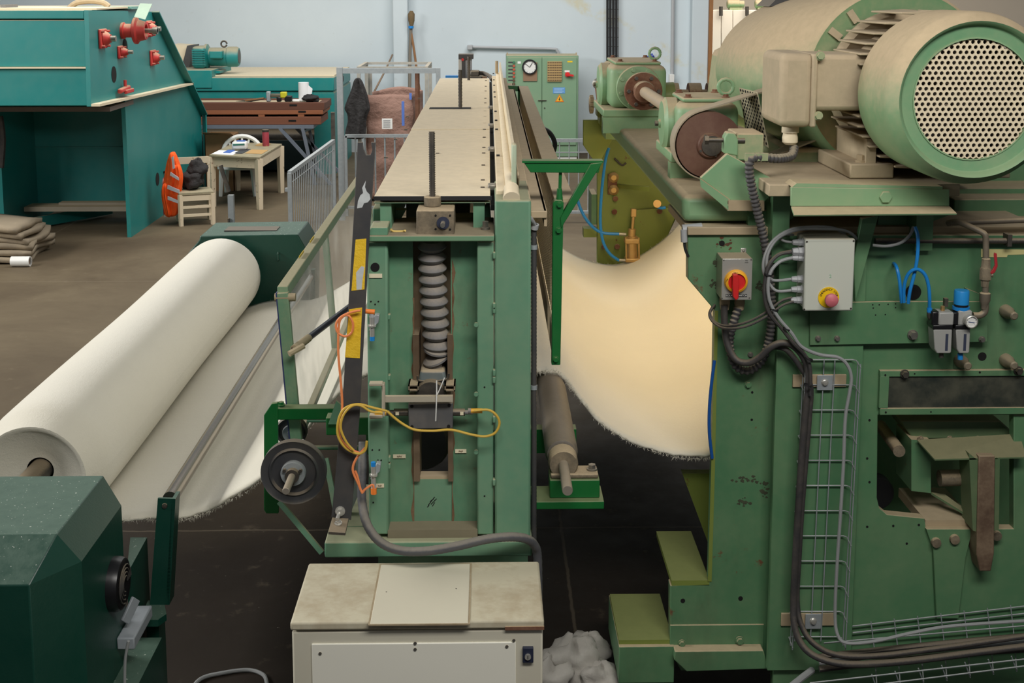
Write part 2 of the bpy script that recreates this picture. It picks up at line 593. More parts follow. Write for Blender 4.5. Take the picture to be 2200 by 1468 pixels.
MB().box((-9, YF + .02, zb), (TX - .05, YF + .5, z2 - .006)).build('front_panel', teal, tm, bevel=.01)
MB().box((-9, YF - .03, z2 - .012), (TX - .04, YF + .1, z2 + .006)).build('ledge', dusty_cream, tm)
MB().box((-9, YF + .5, zb + .1), (TX - .05, up[1].y, ztop - .02)).build('housing', teal, tm)
MB().box((-9, YF + .3, ztop), (TX, up[1].y, ztop + .02)).build('top_sheet', dusty_cream, tm)
a = p(236, 230, YF + .6)
MB().box((-9, YF + .6, a.z - .055), (a.x, YF + 1.6, a.z)).build('cross_beam', paint('grey_beam', (120, 106, 100), dust=.4), tm)
YB = 16.9
zt, zbt = zb, .18
xl = p(12, 400, 15.8).x
MB().box((xl, YB, zbt), (TX - .05, YB + .08, zt)).build('recess_panel', teal, tm)
MB().box((xl, YB - .025, .98), (TX - .3, YB, 1.0)).build('seam_strip', teal, tm)
MB().box((xl - .1, 15.7, 0), (xl, 19.6, zt)).build('side_frame', teal, tm)
MB().prism([V(xl + .02, 15.9, .16), V(xl + .02, 15.9, .02), V(xl + .9, 17.2, .02), V(xl + .9, 17.2, .16)], (0, .05, 0)).build('skirt_plate', teal, tm)
a, b = p(58, 452, 16.3), p(272, 442, 16.3)
MB().box((a.x, 16.2, a.z), (TX - .06, 16.5, a.z + .06)).build('base_bar', paint('grey_slat', (140, 132, 116)), tm)
MB().box((a.x + .4, 16.35, a.z + .06), (TX - .06, 16.5, a.z + .09)).build('wooden_slat', paint('grey_slat', (140, 132, 116)), tm)
for x, y, r in ((268.5, 101, .10), (244.5, 160, .10), (338, 385, .09)):
    c = tY(x, y)
    MB().cyl(c - V(.01, 0, 0), c + V(.004, 0, 0), r, n=20).build('opening', hollow, tm)


def bearing(x, y, s, shaft=.06):
    c = tY(x, y)
    fl = MB().box(c + V(0, -s * 1.15, -s), c + V(.035, s * 1.15, s)).build('bearing_flange', red_paint, tm, bevel=.015)
    MB().lathe([(s * .8, .04), (s * .62, .08), (s * .45, .10), (s * .45, .11)], c, (1, 0, 0), 18).build('bearing_hub', red_paint, fl)
    MB().cyl(c + V(.09, 0, 0), c + V(.11 + shaft, 0, 0), s * .3, n=12).build('shaft_end', steel, fl)
    for dy, dz in ((-1, -1), (-1, 1), (1, -1), (1, 1)):
        q = c + V(.03, dy * s * .9, dz * s * .75)
        MB().cyl(q, q + V(.04, 0, 0), s * .14, n=6).build('bolt', red_paint, fl)


bearing(218, 83, .115)
bearing(256, 112, .08)
bearing(318, 62, .11)
bearing(326, 124, .105)
c = tY(262, 66)
hs = MB().lathe([(.10, 0), (.105, .03), (.085, .04), (.085, .16), (.11, .18)], c, (1, 0, 0), 20).build('drive_housing', red_paint, tm)
MB().lathe([(.15, .15), (.165, .16), (.165, .19), (.135, .21), (.11, .30), (.08, .30), (.08, .24), (.0, .24)], c, (1, 0, 0), 24).build('drive_flange', red_paint, hs)
MB().cyl(c + V(.2, 0, 0), c + V(.44, 0, 0), .028, n=12).build('drive_shaft', steel, hs)
MB().cyl(c + V(.38, 0, 0), c + V(.44, 0, 0), .045, n=12).build('shaft_collar', steel, hs)
c = tY(258, 190)
cl = MB().bar(c + V(.05, -.20, -.02), c + V(.05, .20, .0), .06, .06).build('red_latch', red_paint, tm, bevel=.02)
MB().cyl(c + V(.05, .05, 0), c + V(.05, .05, .1), .02, n=8).build('latch_pin', red_paint, cl)
MB().bar(c + V(.08, -.05, -.04), c + V(.08, .26, -.04), .04, .05).build('latch_arm', red_paint, cl, bevel=.01)
q = tY(290, 22)
MB().prism([p(300, 9, 15.6), p(326, 10, 15.6), p(312, 42, 15.3), p(288, 36, 15.3)], (0, .03, .01)).build('bracket_plate', paint('pale_teal', (120, 172, 160), dust=.4), tm)
MB().tube([p(x, y, 15.8) for x, y in ((148, 18), (165, 6), (195, 2), (222, 6), (234, 14))], .035, 8, smooth=4).build('hose', dusty_brown, tm)
MB().box(p(0, 14, 15.5), p(22, 22, 15.5) + V(0, .3, 0)).build('cover_plate', dusty_cream, tm)
MB().box(p(120, 14, 15.9), p(283, 20, 15.9) + V(0, .5, 0)).build('cover_plate', paint('pale_teal'  , (120, 172, 160)), tm)
MB().pbox(0, 10, 12, 24, 15.0, 15.4).build('hose_clamp', rubber, tm)
MB().tube([p(0, 250, 15.6), p(6, 300, 15.6), p(2, 360, 15.6)], .04, 8, smooth=3).build('hose', dark_cable, tm)

# second teal unit along the back wall
YT = 21.1
t2 = thing('teal_roller_unit', (-4, 22, 0), 'long low teal machine with a dusty top standing along the back wall', 'machine')
xr = p(720, 300, YT).x
zt2 = p(600, 166, YT).z
xm = p(455, 150, YT).x
MB().box((-7.2, YT, p(600, 196, YT).z), (xr, YT + 2.5, zt2)).build('casing', teal, t2, bevel=.015)
MB().box((-7.2, YT + .03, p(600, 218, YT).z), (xr - .02, YT + 2.5, p(600, 196, YT).z - .01)).build('casing', teal, t2)
MB().box((-7.2, YT + .9, .1), (xr - .2, YT + 2.4, p(600, 218, YT).z)).build('core', hollow, t2)
MB().box((-7.2, YT + .25, zt2), (xr - .02, YT + 2.5, zt2 + .02)).build('dust_cover', dusty_cream, t2)
zm = p(420, 150, YT).z
MB().box((-7.2, YT - .02, p(420, 190, YT).z), (xm, YT + 1.6, zm)).build('motor_pedestal', teal, t2, bevel=.015)
MB().box((xr - .35, YT, 0), (xr, YT + 2.5, p(720, 200, YT).z)).build('end_plate', teal, t2)
for i, (y, r) in enumerate(((292, .16), (312, .2), (335, .22))):
    c = p(560, y, YT + .6)
    MB().cyl(V(-7, YT + .55, c.z), V(xr - .3, YT + .55, c.z), r * .8, n=16).build('roller', dark_steel, t2)
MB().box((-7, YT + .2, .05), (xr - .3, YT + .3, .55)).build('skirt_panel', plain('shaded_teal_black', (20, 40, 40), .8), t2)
c = p(xr and 742, 178, YT + 1)
MB().cyl(V(xr + .001, YT + 1.3, c.z + .05), V(xr + .01, YT + 1.3, c.z + .05), .05, n=12).build('opening', hollow, t2)
MB().plate([(366, 96), (402, 98), (390, 146), (378, 147)], YT + .8, .6).build('belt_guard', dusty_cream, t2)
MB().plate([(402, 98), (414, 97), (406, 149), (391, 147)], YT + .7, .5).build('guard_gap', black_paint, t2)
mo = thing('geared_motor', p(455, 150, YT + .5), 'teal geared motor with dusty top on the pedestal of the long teal machine', 'motor')
MB().pbox(411, 100, 441, 147, YT + .3, YT + .8).build('gear_case', teal, mo, bevel=.05)
c = p(447, 122, YT + .55)
MB().lathe([(.20, 0), (.22, .01), (.22, .05), (.15, .08), (.15, .1)], c - V(.05, 0, 0), (1, 0, 0), 20).build('flange', teal, mo)
c2 = p(514, 122, YT + .55)
L = c2.x - c.x
MB().lathe([(.14, 0), (.16, .05), (.16, L - .2), (.175, L - .19), (.175, L - .04), (.15, L), (.0, L)], c, (1, 0, 0), 22).build('motor_body', teal, mo)
MB().lathe([(.0, .005), (.12, .005), (.12, 0)], c + V(L, 0, 0), (1, 0, 0), 18).build('fan_grille', dark_steel, mo)
MB().box(c + V(.08, -.28, -.02), c + V(.3, -.1, .12)).build('terminal_box', teal, mo, bevel=.02)
MB().tube([c + V(.28 + .05 * math.cos(a * .5), 0, .22 + .05 * math.sin(a * .5)) for a in range(13)], .015, 6).build('lifting_eye', dark_steel, mo)
MB().box(c + V(-.3, -.25, -.27), c + V(.25, .25, -.23)).build('base_flange', teal, mo)
for i in range(9):
    z = c.z - .13 + i * .03
    MB().box((p(412, 120, YT + .28).x, YT + .285, z), (p(440, 120, YT + .28).x, YT + .31, z + .015)).build('rib', teal, mo)
# ================================================================== needle loom in the middle
LY = 4.25
lm = thing('needle_loom', (0, 7.2, 0), 'green needle loom with long dusty top plates and a front jack column', 'machine')
zt = p(900, 518, LY).z            # underside of the top cross plate
PZ = pZ(900, 424, 2.38).z
# --- column
z0 = p(800, 1165, LY).z
col = MB().plate([(787, 518), (833, 518), (835, 1150), (793, 1150)], LY, .30).build('side_channel', loom_green, lm, bevel=.008)
c = p(806, 574, LY)
MB().cyl(c - V(0, .003, 0), c + V(0, .004, 0), .0155, n=20).build('hole', hollow, col)
MB().plate([(833, 518), (887, 518), (889, 1140), (850, 1140), (838, 1128)], LY + .075, .02).build('web_plate', loom_rusty, lm)
MB().plate([(968, 518), (1025, 518), (1025, 1125), (1012, 1140), (972, 1140)], LY + .075, .02).build('web_plate', loom_rusty, lm)
MB().plate([(889, 1030), (972, 1030), (972, 1140), (889, 1140)], LY + .078, .02).build('web_plate', loom_green, lm)
MB().plate([(887, 720), (900, 720), (902, 1035), (889, 1035)], LY + .06, .12).build('guide_rail', paint('guide_brown', (84, 66, 50), dust=.4, film=.2, rust=.3), lm)
MB().plate([(961, 720), (972, 720), (974, 1035), (963, 1035)], LY + .06, .12).build('guide_rail', MATS['guide_brown'], lm)
MB().plate([(885, 519), (970, 519), (970, 800), (885, 800)], LY + .165, .02).build('recess_back', paint('brown_recess', (140, 118, 92), dust=.3, film=.3), lm)
MB().pbox(893, 1024, 968, 1034, LY + .08, LY + .13).build('opening_sill', dusty_brown, lm)
MB().plate([(1025, 519), (1061, 519), (1060, 1150), (1025, 1150)], LY, .32).build('side_channel', loom_green, lm, bevel=.006)
rc = MB().plate([(1063, 430), (1141, 430), (1140, 1185), (1063, 1185)], LY - .01, .45).build('box_column', loom_green, lm, bevel=.008)
for y in (548, 657, 800, 900, 1035, 815, 665):
    q = p(1061.5, y, LY)
    MB().box(q + V(-.005, -.012, -.012), q + V(.005, .01, .012)).build('weld', loom_green, rc, bevel=.003)
for x, y in ((806, 654), (813, 648), (797, 648), (800, 967), (815, 967), (812, 989), (819, 989), (802, 1080), (1041, 832), (1041, 1066)):
    q = p(x, y, LY)
    MB().cyl(q - V(0, .0015, 0), q + V(0, .002, 0), .003, n=8).build('screw_hole', hollow, col if x < 900 else rc)
for x in (834,):
    for y in (680, 810, 985, 1000):
        q = p(x + 2, y, LY + .02); MB().box(q + V(-.006, -.012, -.01), q + V(.006, .01, .01)).build('weld', loom_green, col, bevel=.003)
for y in (697, 846, 970):
    q = p(1023, y, LY); MB().cyl(q, q + V(0, -.01, 0), .008, n=8).build('rivet', loom_green, rc)
MB().pbox(833, 1140, 1026, 1166, LY + .0, LY + .32).build('dusty_sill', paint('dull_sill', (118, 112, 92), dust=.6, film=.3, dcol=(142, 130, 106)), lm)
bs = MB().pbox(697, 1166, 1143, 1196, LY - .03, LY + .5).build('base_beam', loom_green, lm, bevel=.006)
MB().plate([(697, 1180), (722, 1132), (795, 1130), (795, 1192), (697, 1192)], LY + .1, .1).build('base_gusset', loom_green, lm)
MB().box((p(790, 1000, LY).x, LY + .34, 0), (p(1141, 1000, LY).x, LY + .44, p(800, 1175, LY).z)).build('pedestal', loom_green, lm)
# --- top cross plate and jack
MB().pbox(785, 507, 1062, 519, LY - .03, LY + .32).build('cross_plate', paint('dusty_green_plate', (96, 140, 108), dust=.97, film=.2, dcol=(150, 136, 112)), lm, bevel=.004)
for x, y, m_ in ((811, 492, 1), (1043, 497, 1)):
    q = p(x, y, LY + .08); q.z = p(900, 507, LY - .03).z
    MB().hexbolt(q, (0, 0, 1), .012, .03).build('bolt', steel, lm)
MB().plate([(785, 507), (833, 507), (833, 488), (797, 488)], LY - .02, .12).build('end_bracket', loom_green, lm, bevel=.004)
MB().pbox(800, 447, 828, 480, LY + .25, LY + .45).build('spacer_block', loom_green, lm, bevel=.006)
q = p(852, 500, LY + .03); q.z = p(900, 507, LY - .03).z + .003
tag(MB().tube([q + V(-.02, 0, .008), q + V(-.01, .005, .001), q + V(.02, .01, .0), q + V(.03, .0, .004)], .004, 6, smooth=3).build('shaving', plain('yellow_shaving', (214, 186, 110), .7)), 'curled yellow shaving lying on the dusty cross plate', 'shaving')
jk = thing('screw_jack', p(935, 506, LY + .1), 'dusty cast screw jack with a threaded rod standing on the cross plate', 'jack')
JY = LY - .005
MB().pbox(894, 452, 976, 507, JY, JY + .17).build('gear_housing', cast_dusty, jk, bevel=.006)
cz = p(935, 452, JY).z
jc = V(p(929, 430, JY + .085).x, JY + .085, cz)
MB().cyl(jc, jc + V(0, 0, .035), .030, n=20).build('collar', cast_dusty, jk, bevel=.003)
c = p(952, 479, JY)
MB().cyl(c, c + V(0, -.006, 0), .022, n=20).build('shaft_seal', plain('navy_seal', (40, 46, 66), .6), jk)
MB().cyl(c, c + V(0, -.05, 0), .0085, n=12).build('input_shaft', steel, jk)
for dx, dy in ((-16, -16), (15, -16), (-16, 13), (15, 14)):
    q = p(952 + dx, 479 + dy, JY); MB().cyl(q, q + V(0, -.002, 0), .004, n=6).build('screw', hollow, jk)


def threaded(mb, base, r, h, n=14, pitch=.012, lo=0):
    prof = []
    z = 0
    while z < h:
        prof += [(r, z), (r * .82, z + pitch * .5)]
        z += pitch
    prof += [(r * .9, h), (0, h)]
    mb.lathe([(r, 0)] + prof, base, (0, 0, 1), n)
    return mb


hr = p(929, 283, JY + .085).z - cz
threaded(MB(), jc, .0118, hr, pitch=.008).build('threaded_rod', dark_steel, jk, sharp=60)
# --- bellows
cs = []
for i in range(10):
    t = i / 9
    cs.append((928 + 11 * t ** 1.6, 529 + 212 * t))
bl = MB()
BYc = LY + .10
rings = []
for i, (x, y) in enumerate(cs):
    q = p(x, y, BYc)
    rings.append(q)
for i, q in enumerate(rings):
    tl = .0 if i < 7 else (i - 6) * .05
    ax = V(tl * .3, -.12, 1).normalized()
    dz = .034
    bl.lathe([(.035, -dz * .56), (.0495, -dz * .14), (.0512, -dz * .04), (.0505, dz * .06), (.0355, dz * .54), (.034, dz * .58)], q, ax, 24)
for k, (x, y, a) in enumerate(((938, 752, .18), (936, 772, -.35))):
    q = p(x, y, BYc)
    bl.lathe([(.034, -.012), (.047, -.004), (.047, .003), (.034, .012)], q, V(a, -.2, 1).normalized(), 24)
for k in range(4):
    bl.lathe([(.029, -.004), (.032, 0), (.029, .004)], p(932, 780 + k * 4, BYc), (0, 0, 1), 20)
bo = tag(bl.build('rubber_bellows', rubber, sharp=32), 'grey ribbed rubber bellows hanging below the screw jack', 'bellows')
# --- bearing unit under the bellows
bu = thing('bearing_unit', p(926, 925, LY), 'dark grey bearing block under the bellows with two sensors in its sides', 'bearing block')
MB().plate([(896, 836), (903, 796), (955, 796), (962, 836)], LY + .05, .12).build('cap_housing', paint('slate_housing', (92, 108, 112), dust=.8, film=.2), bu, bevel=.01)
MB().tube([p(x, y, LY + .04) for x, y in ((897, 808), (900, 818), (930, 820), (960, 815), (964, 803))], .0035, 6, smooth=3).build('wire_clip', dark_steel, bu)
for x0 in (877, 955):
    f = MB()
    a, b = p(x0, 828, LY + .0), p(x0 + 23, 841, LY + .0)
    f.box(a, (b.x, LY + .14, a.z - .004)); f.box((a.x, LY, b.z), (b.x, LY + .14, b.z + .004))
    f.box(a, (a.x + .005, LY + .14, b.z)); f.box((b.x - .005, LY, a.z), (b.x, LY + .14, b.z))
    f.build('slot_frame', cast_dusty, bu)
c = p(925, 852, LY + .02)
MB().lathe([(.030, 0), (.052, 0), (.056, .02), (.056, .12), (.03, .12)], c, (0, 1, 0), 28).build('bearing_ring', dark_steel, bu)
MB().plate([(879, 843), (972, 843), (972, 872), (879, 872)], LY + .05, .10).build('bearing_seat', cast_dusty, bu, bevel=.004)
pl = MB().plate([(877, 868), (973, 866), (973, 921), (878, 923)], LY - .005, .06).build('face_plate', paint('slate_plate', (74, 78, 84), dust=.5, film=.15), bu, bevel=.004)
for x, y in ((885, 873), (965, 871), (885, 917), (964, 916)):
    q = p(x, y, LY - .005); MB().cyl(q, q + V(0, -.003, 0), .006, n=8).build('screw', hollow, pl)
ba = MB().pbox(824, 853, 973, 864, LY - .04, LY - .02).build('cross_bar', paint('pale_bar', (170, 164, 148), dust=.5, film=.3), bu)
h = MB()
for q in ([(795, 827), (818, 825), (824, 831), (824, 889), (818, 896), (795, 897)],):
    h.tube([p(x, y, LY - .05) for x, y in q], .0065, 8)
for yy in (827, 896):
    h.pbox(793, yy - 3, 822, yy + 3, LY - .065, LY - .035)
h.pbox(821, 826, 827, 896, LY - .065, LY - .035)
h.build('handle', MATS['pale_bar'], bu, bevel=.003)
for sgn, x0, x1 in ((-1, 877, 826), (1, 973, 1016)):
    a, b = p(x0, 886, LY + .02), p(x1, 886, LY + .02)
    d = (b - a)
    s_ = MB().cyl(a, a + d * .6, .013, n=14).build('proximity_sensor', dark_steel, bu)
    MB().cyl(a + d * .6, b, .008, n=12).build('sensor_plug', rubber, s_)
    q = a + d * .45
    MB().box(q + V(-.006, -.0145, -.006), q + V(.006, -.0125, .006)).build('label', label_white, s_)
for pts in (((938, 818), (938, 850), (936, 905)), ((955, 812), (944, 838), (938, 850))):
    MB().tube([p(x, y, LY - .045) for x, y in pts], .0022, 5, smooth=3).build('zip_tie', white_pl, bu)
# --- labels
for (x, y, w, h_, s_) in ((858, 981, 27, 8, 'NFN'), (990, 970, 24, 8, 'PNP'), (807, 593, 28, 9, '....'), (816, 1044, 18, 8, 'NO')):
    a, b = p(x - w / 2, y + h_ / 2, LY + (.07 if 830 < x < 1020 else -.004)), p(x + w / 2, y - h_ / 2, LY + (.07 if 830 < x < 1020 else -.004))
    o = MB().box(a, b + V(0, .003, 0)).build('paper_label', label_white, lm)
    if s_ != '....':
        text(s_, (a + b) / 2 - V(0, .0015, 0), .0085, plain('faded_ink', (120, 96, 76), .7), o)
# small sensors on the left channel
for k, (x, y, up) in enumerate(((800, 700, -1), (803, 1020, 1))):
    sn = thing('proximity_switch', p(x, y, LY - .05), ('upper' if k == 0 else 'lower') + ' small steel proximity switch with blue tip on the left channel', 'sensor', 'switches on the loom channel')
    q = p(x, y, LY - .03)
    MB().prism([p(x - 8, y + 12, LY - .03), p(x + 13, y - 6, LY - .03), p(x + 15, y - 22, LY - .03), p(x + 6, y - 24, LY - .03)], (0, .03, 0)).build('bracket', galv, sn, bevel=.002)
    MB().cyl(q + V(0, -.01, -.035), q + V(0, -.01, .035), .0085, n=12).build('barrel', stainless, sn)
    MB().cyl(q + V(0, -.01, up * .035), q + V(0, -.01, up * .05), .0085, n=12).build('blue_tip', blue_pl, sn)
    MB().cyl(q + V(0, -.01, 0), q + V(0, -.01, .006), .016, n=6).build('nut', stainless, sn)
    e = q + V(0, -.01, -up * .045)
    MB().cyl(q + V(0, -.01, -up * .033), e, .009, n=12).build('plug_body', grey_pl, sn)
    if k == 0:
        MB().cyl(e + V(.01, 0, .006), e + V(-.045, 0, .012), .0095, r2=.008, n=12).build('plug', orange_pl, sn)
    else:
        MB().cyl(e, e + V(0, 0, -.022), .0105, n=12).build('plug', orange_pl, sn)

# --- long top plates
def tp(px, py):
    return pZ(px, py, PZ)


yn = tp(900, 423).y; yf = 10.35
xl_, xr_ = tp(803, 423).x, tp(1053, 412).x
cuts = [yn, tp(900, 279).y, tp(900, 236).y, yf]
for i in range(3):
    MB().box((xl_, cuts[i] + .004, PZ - .012), (xr_, cuts[i + 1] - .004, PZ + (.004 if i == 1 else 0))).build('top_plate', dusty_cream, lm, bevel=.002)
MB().box((xl_, yn - .008, PZ - .012), (xr_ + .005, yn + .003, PZ + .002)).build('rubber_edge', black_rub, lm)
a = p(803, 428, yn); b = p(1053, 455, yn)
MB().box((xl_, yn + .002, b.z + .03), (xr_, yn + .05, PZ - .02)).build('front_beam', loom_green, lm, bevel=.004)
MB().box((xl_ + .02, yn + .02, PZ - .16), (xl_ + .06, yf, PZ - .02)).build('side_beam', loom_green, lm)
MB().box((xr_ - .06, yn + .02, PZ - .16), (xr_ - .02, yf, PZ - .02)).build('side_beam', loom_green, lm)
MB().box((xl_ + .08, yn + .5, 1.62), (xr_ - .08, yf, PZ - .1)).build('needle_beam', dark_steel, lm)
MB().prism([p(848, 452, yn + .2), p(872, 452, yn + .2), p(852, 488, yn + .2), p(840, 488, yn + .2)], (0, .05, 0)).build('brace', loom_green, lm)
MB().cyl(V(xl_ + .18, LY + .5, 2.2), V(xr_ - .05, LY + .5, 2.2), .05, n=16).build('cross_shaft', rusty, lm)
MB().prism([p(1000, 486, LY + .4), p(1052, 432, LY + .4), p(1056, 486, LY + .4)], (0, .03, 0)).build('gusset', loom_green, lm)
# the felt side rails right of the plates
MB().box((xr_ + .001, yn, PZ - .05), (xr_ + .02, yf, PZ - .03)).build('gap_strip', hollow, lm)
for y in (168, 174, 186, 196, 212, 222, 240, 252, 266, 279, 296, 318, 330, 356, 388, 404):
    q = tp(1050, y)
    MB().box(V(xr_ - .035, q.y, PZ), V(xr_ - .02, q.y + .012, PZ + .004)).build('plate_clip', dark_steel, lm)
for y in (232, 271, 322, 402):
    q = tp(1056, y)
    MB().box(V(xr_ - .008, q.y - .03, PZ - .01), V(xr_ + .022, q.y + .03, PZ + .012)).build('hinge', steel, lm, bevel=.004)
for y, x in ((212, 900), (251, 875), (279, 872), (240, 928), (339, 829), (330, 940), (300, 850)):
    q = tp(x, y); MB().box(q + V(-.008, -.008, -.001), q + V(.008, .008, .003)).build('plate_screw', dark_steel, lm)
xa = xr_ + .022
MB().box((xa, yn + .02, PZ - .06), (xa + .035, yf, PZ + .02)).build('angle_rail', dusty_cream, lm, bevel=.004)
for y in (164, 178, 190, 205, 216, 248, 268, 288, 346):
    q = tp(1066, y); MB().box(V(xa + .006, q.y, PZ + .02), V(xa + .02, q.y + .02, PZ + .026)).build('rail_bolt', black_rub, lm)
MB().box((xa, yn + .02, p(1065, 430, yn).z - .02), (xa + .05, yn + .14, PZ - .01)).build('rail_block', loom_green, lm)
# ledges: stepped cover right of the column
xe = p(1141, 430, LY).x
x1_, x2_ = xa + .06, xe
zl = p(1100, 430, LY).z
MB().box((x1_, LY + .02, zl - .14), (x2_, yf, zl)).build('ledge', dusty_brown, lm, bevel=.004)
st = MB().box((x1_ + .02, LY + .25, zl), (x2_ - .035, yf, zl + .05)).build('ledge', dusty_brown, lm, bevel=.004)
x3_ = p(1175, 460, LY + .05).x
MB().box((x2_, LY + .03, zl - .07), (x3_, yf, zl - .045)).build('ledge', dusty_brown, lm, bevel=.003)
MB().box((x3_ - .01, LY + .04, zl - .10), (x3_, yf, zl - .045)).build('ledge_lip', dusty_brown, lm)
for (x0, x1, y0, y1, Yq) in ((1099, 1110, 309, 425, LY + .12), (1076, 1082, 177, 214, 9.0)):
    a, b = p(x0, y1, Yq), p(x1, y0, Yq)
    MB().box((a.x, Yq, a.z), (b.x, Yq + .05, b.z)).build('upright_fin', paint('pale_fin', (168, 186, 162), dust=.7, film=.4), lm, bevel=.008)
MB().box((x1_ + .0, LY + .35, zl + .04), (x1_ + .012, yf, zl + .13)).build('back_fin', dusty_cream, lm)
cq = [V(xa + .052, y, PZ + .028) for y in (yn - .04, 5, 6, 7, 8, 9, yf)]
MB().tube(cq, .021, 10, smooth=3).build('dusty_conduit', dusty_cream, lm)
MB().lathe([(.027, -.03), (.027, .03), (.03, .03), (.03, .05), (.02, .05)], cq[0] + V(0, -.01, -.006), (0, -1, -.35), 14).build('conduit_gland', dusty_cream, lm)
# other rods
for (x, y0, y1, r, lab) in ((989, 150, 233, .0118, 'middle threaded rod rising through a slot in the dusty top plates'), (1007, 122, 172, .0118, 'farthest threaded rod at the rear end of the dusty top plates')):
    b = tp(x, y1)
    h_ = p(x, y0, b.y).z - PZ
    rd = thing('jack_rod', b, lab, 'rod', 'rods above the loom')
    threaded(MB(), b - V(0, 0, .02), .0135, h_ + .02, n=10, pitch=.02).build('threaded_rod', dark_steel, rd, sharp=60)
    if y1 > 200:
        MB().box(b + V(-.19, -.05, .0005), b + V(.065, .05, .003)).build('slot', hollow, rd)
MB().cyl(p(1067, 158, 10.2), p(1067, 131, 10.2), .012, n=8).build('end_post', dusty_brown, lm)

# --- guard with expanded metal on the right
gd = thing('expanded_metal_guard', (.25, 7, 1.78), 'long expanded metal guard in a bright green frame beside the loom', 'guard')
GY = LY + .12
gx = p(1199, 600, GY).x
MB().plate([(1188, 436), (1192, 430), (1207, 430), (1211, 436), (1204, 785), (1185, 785)], GY, .04).build('front_post', bright_green, gd, bevel=.003)
for x, y in ((1202, 440), (1194, 772), (1200, 495)):
    q = p(x, y, GY); MB().hexbolt(q, (0, -1, 0), .009, .012).build('bolt', bright_green, gd)
gt, gb = p(1199, 432, GY).z, p(1194, 785, GY).z
MB().tube([p(1202, 432, GY + .02), p(1204, 370, GY + .02)], .006, 8).build('hanger_rod', bright_green, gd)
MB().cyl(p(1202, 432, GY + .02), p(1202, 405, GY + .02), .013, r2=.009, n=10).build('hanger_nut', bright_green, gd)
MB().plate([(1125, 349), (1292, 348), (1286, 372), (1140, 371)], GY + .0, .035).build('top_arm', bright_green, gd, bevel=.002)
MB().pbox(1122, 346, 1296, 350, GY - .005, GY + .05).build('arm_flange', bright_green, gd)
MB().plate([(1269, 352), (1295, 349), (1212, 480), (1206, 492), (1204, 468)], GY - .006, .03).build('diagonal_brace', bright_green, gd, bevel=.002)
Yfar = 9.75
MB().plate([(1083, 184), (1133, 186), (1128, 196), (1088, 196)], Yfar, .05).build('top_arm', bright_green, gd)
MB().tube([p(1120, 222, Yfar), p(1121, 196, Yfar)], .008, 6).build('hanger_rod', bright_green, gd)
MB().box((gx - .02, Yfar, gb), (gx + .02, Yfar + .04, gt)).build('post', bright_green, gd)
MB().box((gx - .012, GY + .04, gt - .012), (gx + .06, Yfar, gt)).build('top_rail', dusty_brown, gd)
MB().box((gx - .014, GY + .04, gb), (gx - .006, Yfar, gb + .10)).build('bottom_rail', dusty_brown, gd)
# expanded metal: diamond strands
em = MB()
cw, chh = .044, .016
ny, nz = int((Yfar - GY - .04) / cw), int((gt - gb - .11) / chh)
w = .0035
for j in range(nz):
    for i in range(ny):
        yc = GY + .06 + (i + .5 * (j % 2)) * cw
        zc = gb + .10 + j * chh
        L_, B_, R_, T_ = V(gx, yc, zc), V(gx, yc + cw / 2, zc - chh), V(gx, yc + cw, zc), V(gx, yc + cw / 2, zc + chh)
        for a_, b_ in ((L_, T_), (T_, R_)):
            em.add([a_ + V(-.004, 0, -w), a_ + V(.004, 0, w), b_ + V(.004, 0, w), b_ + V(-.004, 0, -w)], [(0, 1, 2, 3)])
em.build('expanded_metal_sheet', paint('mesh_steel', (150, 138, 104), dust=.6, film=.2, metal=.35, rough=.4), gd, recalc=False)

# --- felt
FY0, FY1 = 5.28, 9.2


def felt_mat(name, rgb):
    t = NT(name)
    n = t.noise(140, 4, .7); n2 = t.noise(3, 4, .6); n3 = t.noise(30, 4, .65)
    c = lin(rgb)
    col = t.mix(n2, tuple(x * .95 for x in c), tuple(min(1, x * 1.03) for x in c))
    t.base(col); t.rough(.95)
    t.put(t.b.inputs['Sheen Weight'], .4)
    t.put(t.b.inputs['Sheen Roughness'], .6)
    t.bump(t.math('ADD', n, n3), .35, .006)
    return t.m


FELT = felt_mat('wool_felt', (226, 220, 202))
prof = [(-2.02, .695), (-1.9, .705), (-1.7, .765), (-1.54, .785), (-1.42, .78), (-1.33, .787), (-1.24, .82), (-1.15, .868), (-1.0, .965), (-.89, 1.08), (-.65, 1.36), (-.45, 1.46), (0, 1.47), (.1, 1.465), (.2, 1.447),
        (.27, 1.447), (.32, 1.425), (.376, 1.35), (.494, 1.21), (.653, 1.11), (.81, 1.06), (.95, 1.05), (1.08, 1.09), (1.2, 1.16), (1.33, 1.26), (1.46, 1.40), (1.62, 1.62), (1.75, 1.9), (1.8, 2.1)]
pc = catmull([V(x, 0, z) for x, z in prof], 5)


def felt_fn(u, v):
    i = min(int(u * (len(pc) - 1) + .5), len(pc) - 1)
    q = pc[i]
    y = FY0 + (FY1 - FY0) * v
    wob = .012 * math.sin(q.x * 3 + y * 2.1) * math.sin(y * 1.3 + 1)
    e = 0
    if v == 0: e = .006 * math.sin(q.x * 37) + .005 * math.sin(q.x * 91)
    return V(q.x, y + e, q.z + (wob if abs(q.x) > .5 else 0))


ft = MB().grid(felt_fn, len(pc) - 1, 60).build('felt_web', FELT, solid=.012, recalc=False, sharp=180)
tag(ft, 'wide cream wool felt running from the roll through the loom to the right machine', 'felt')
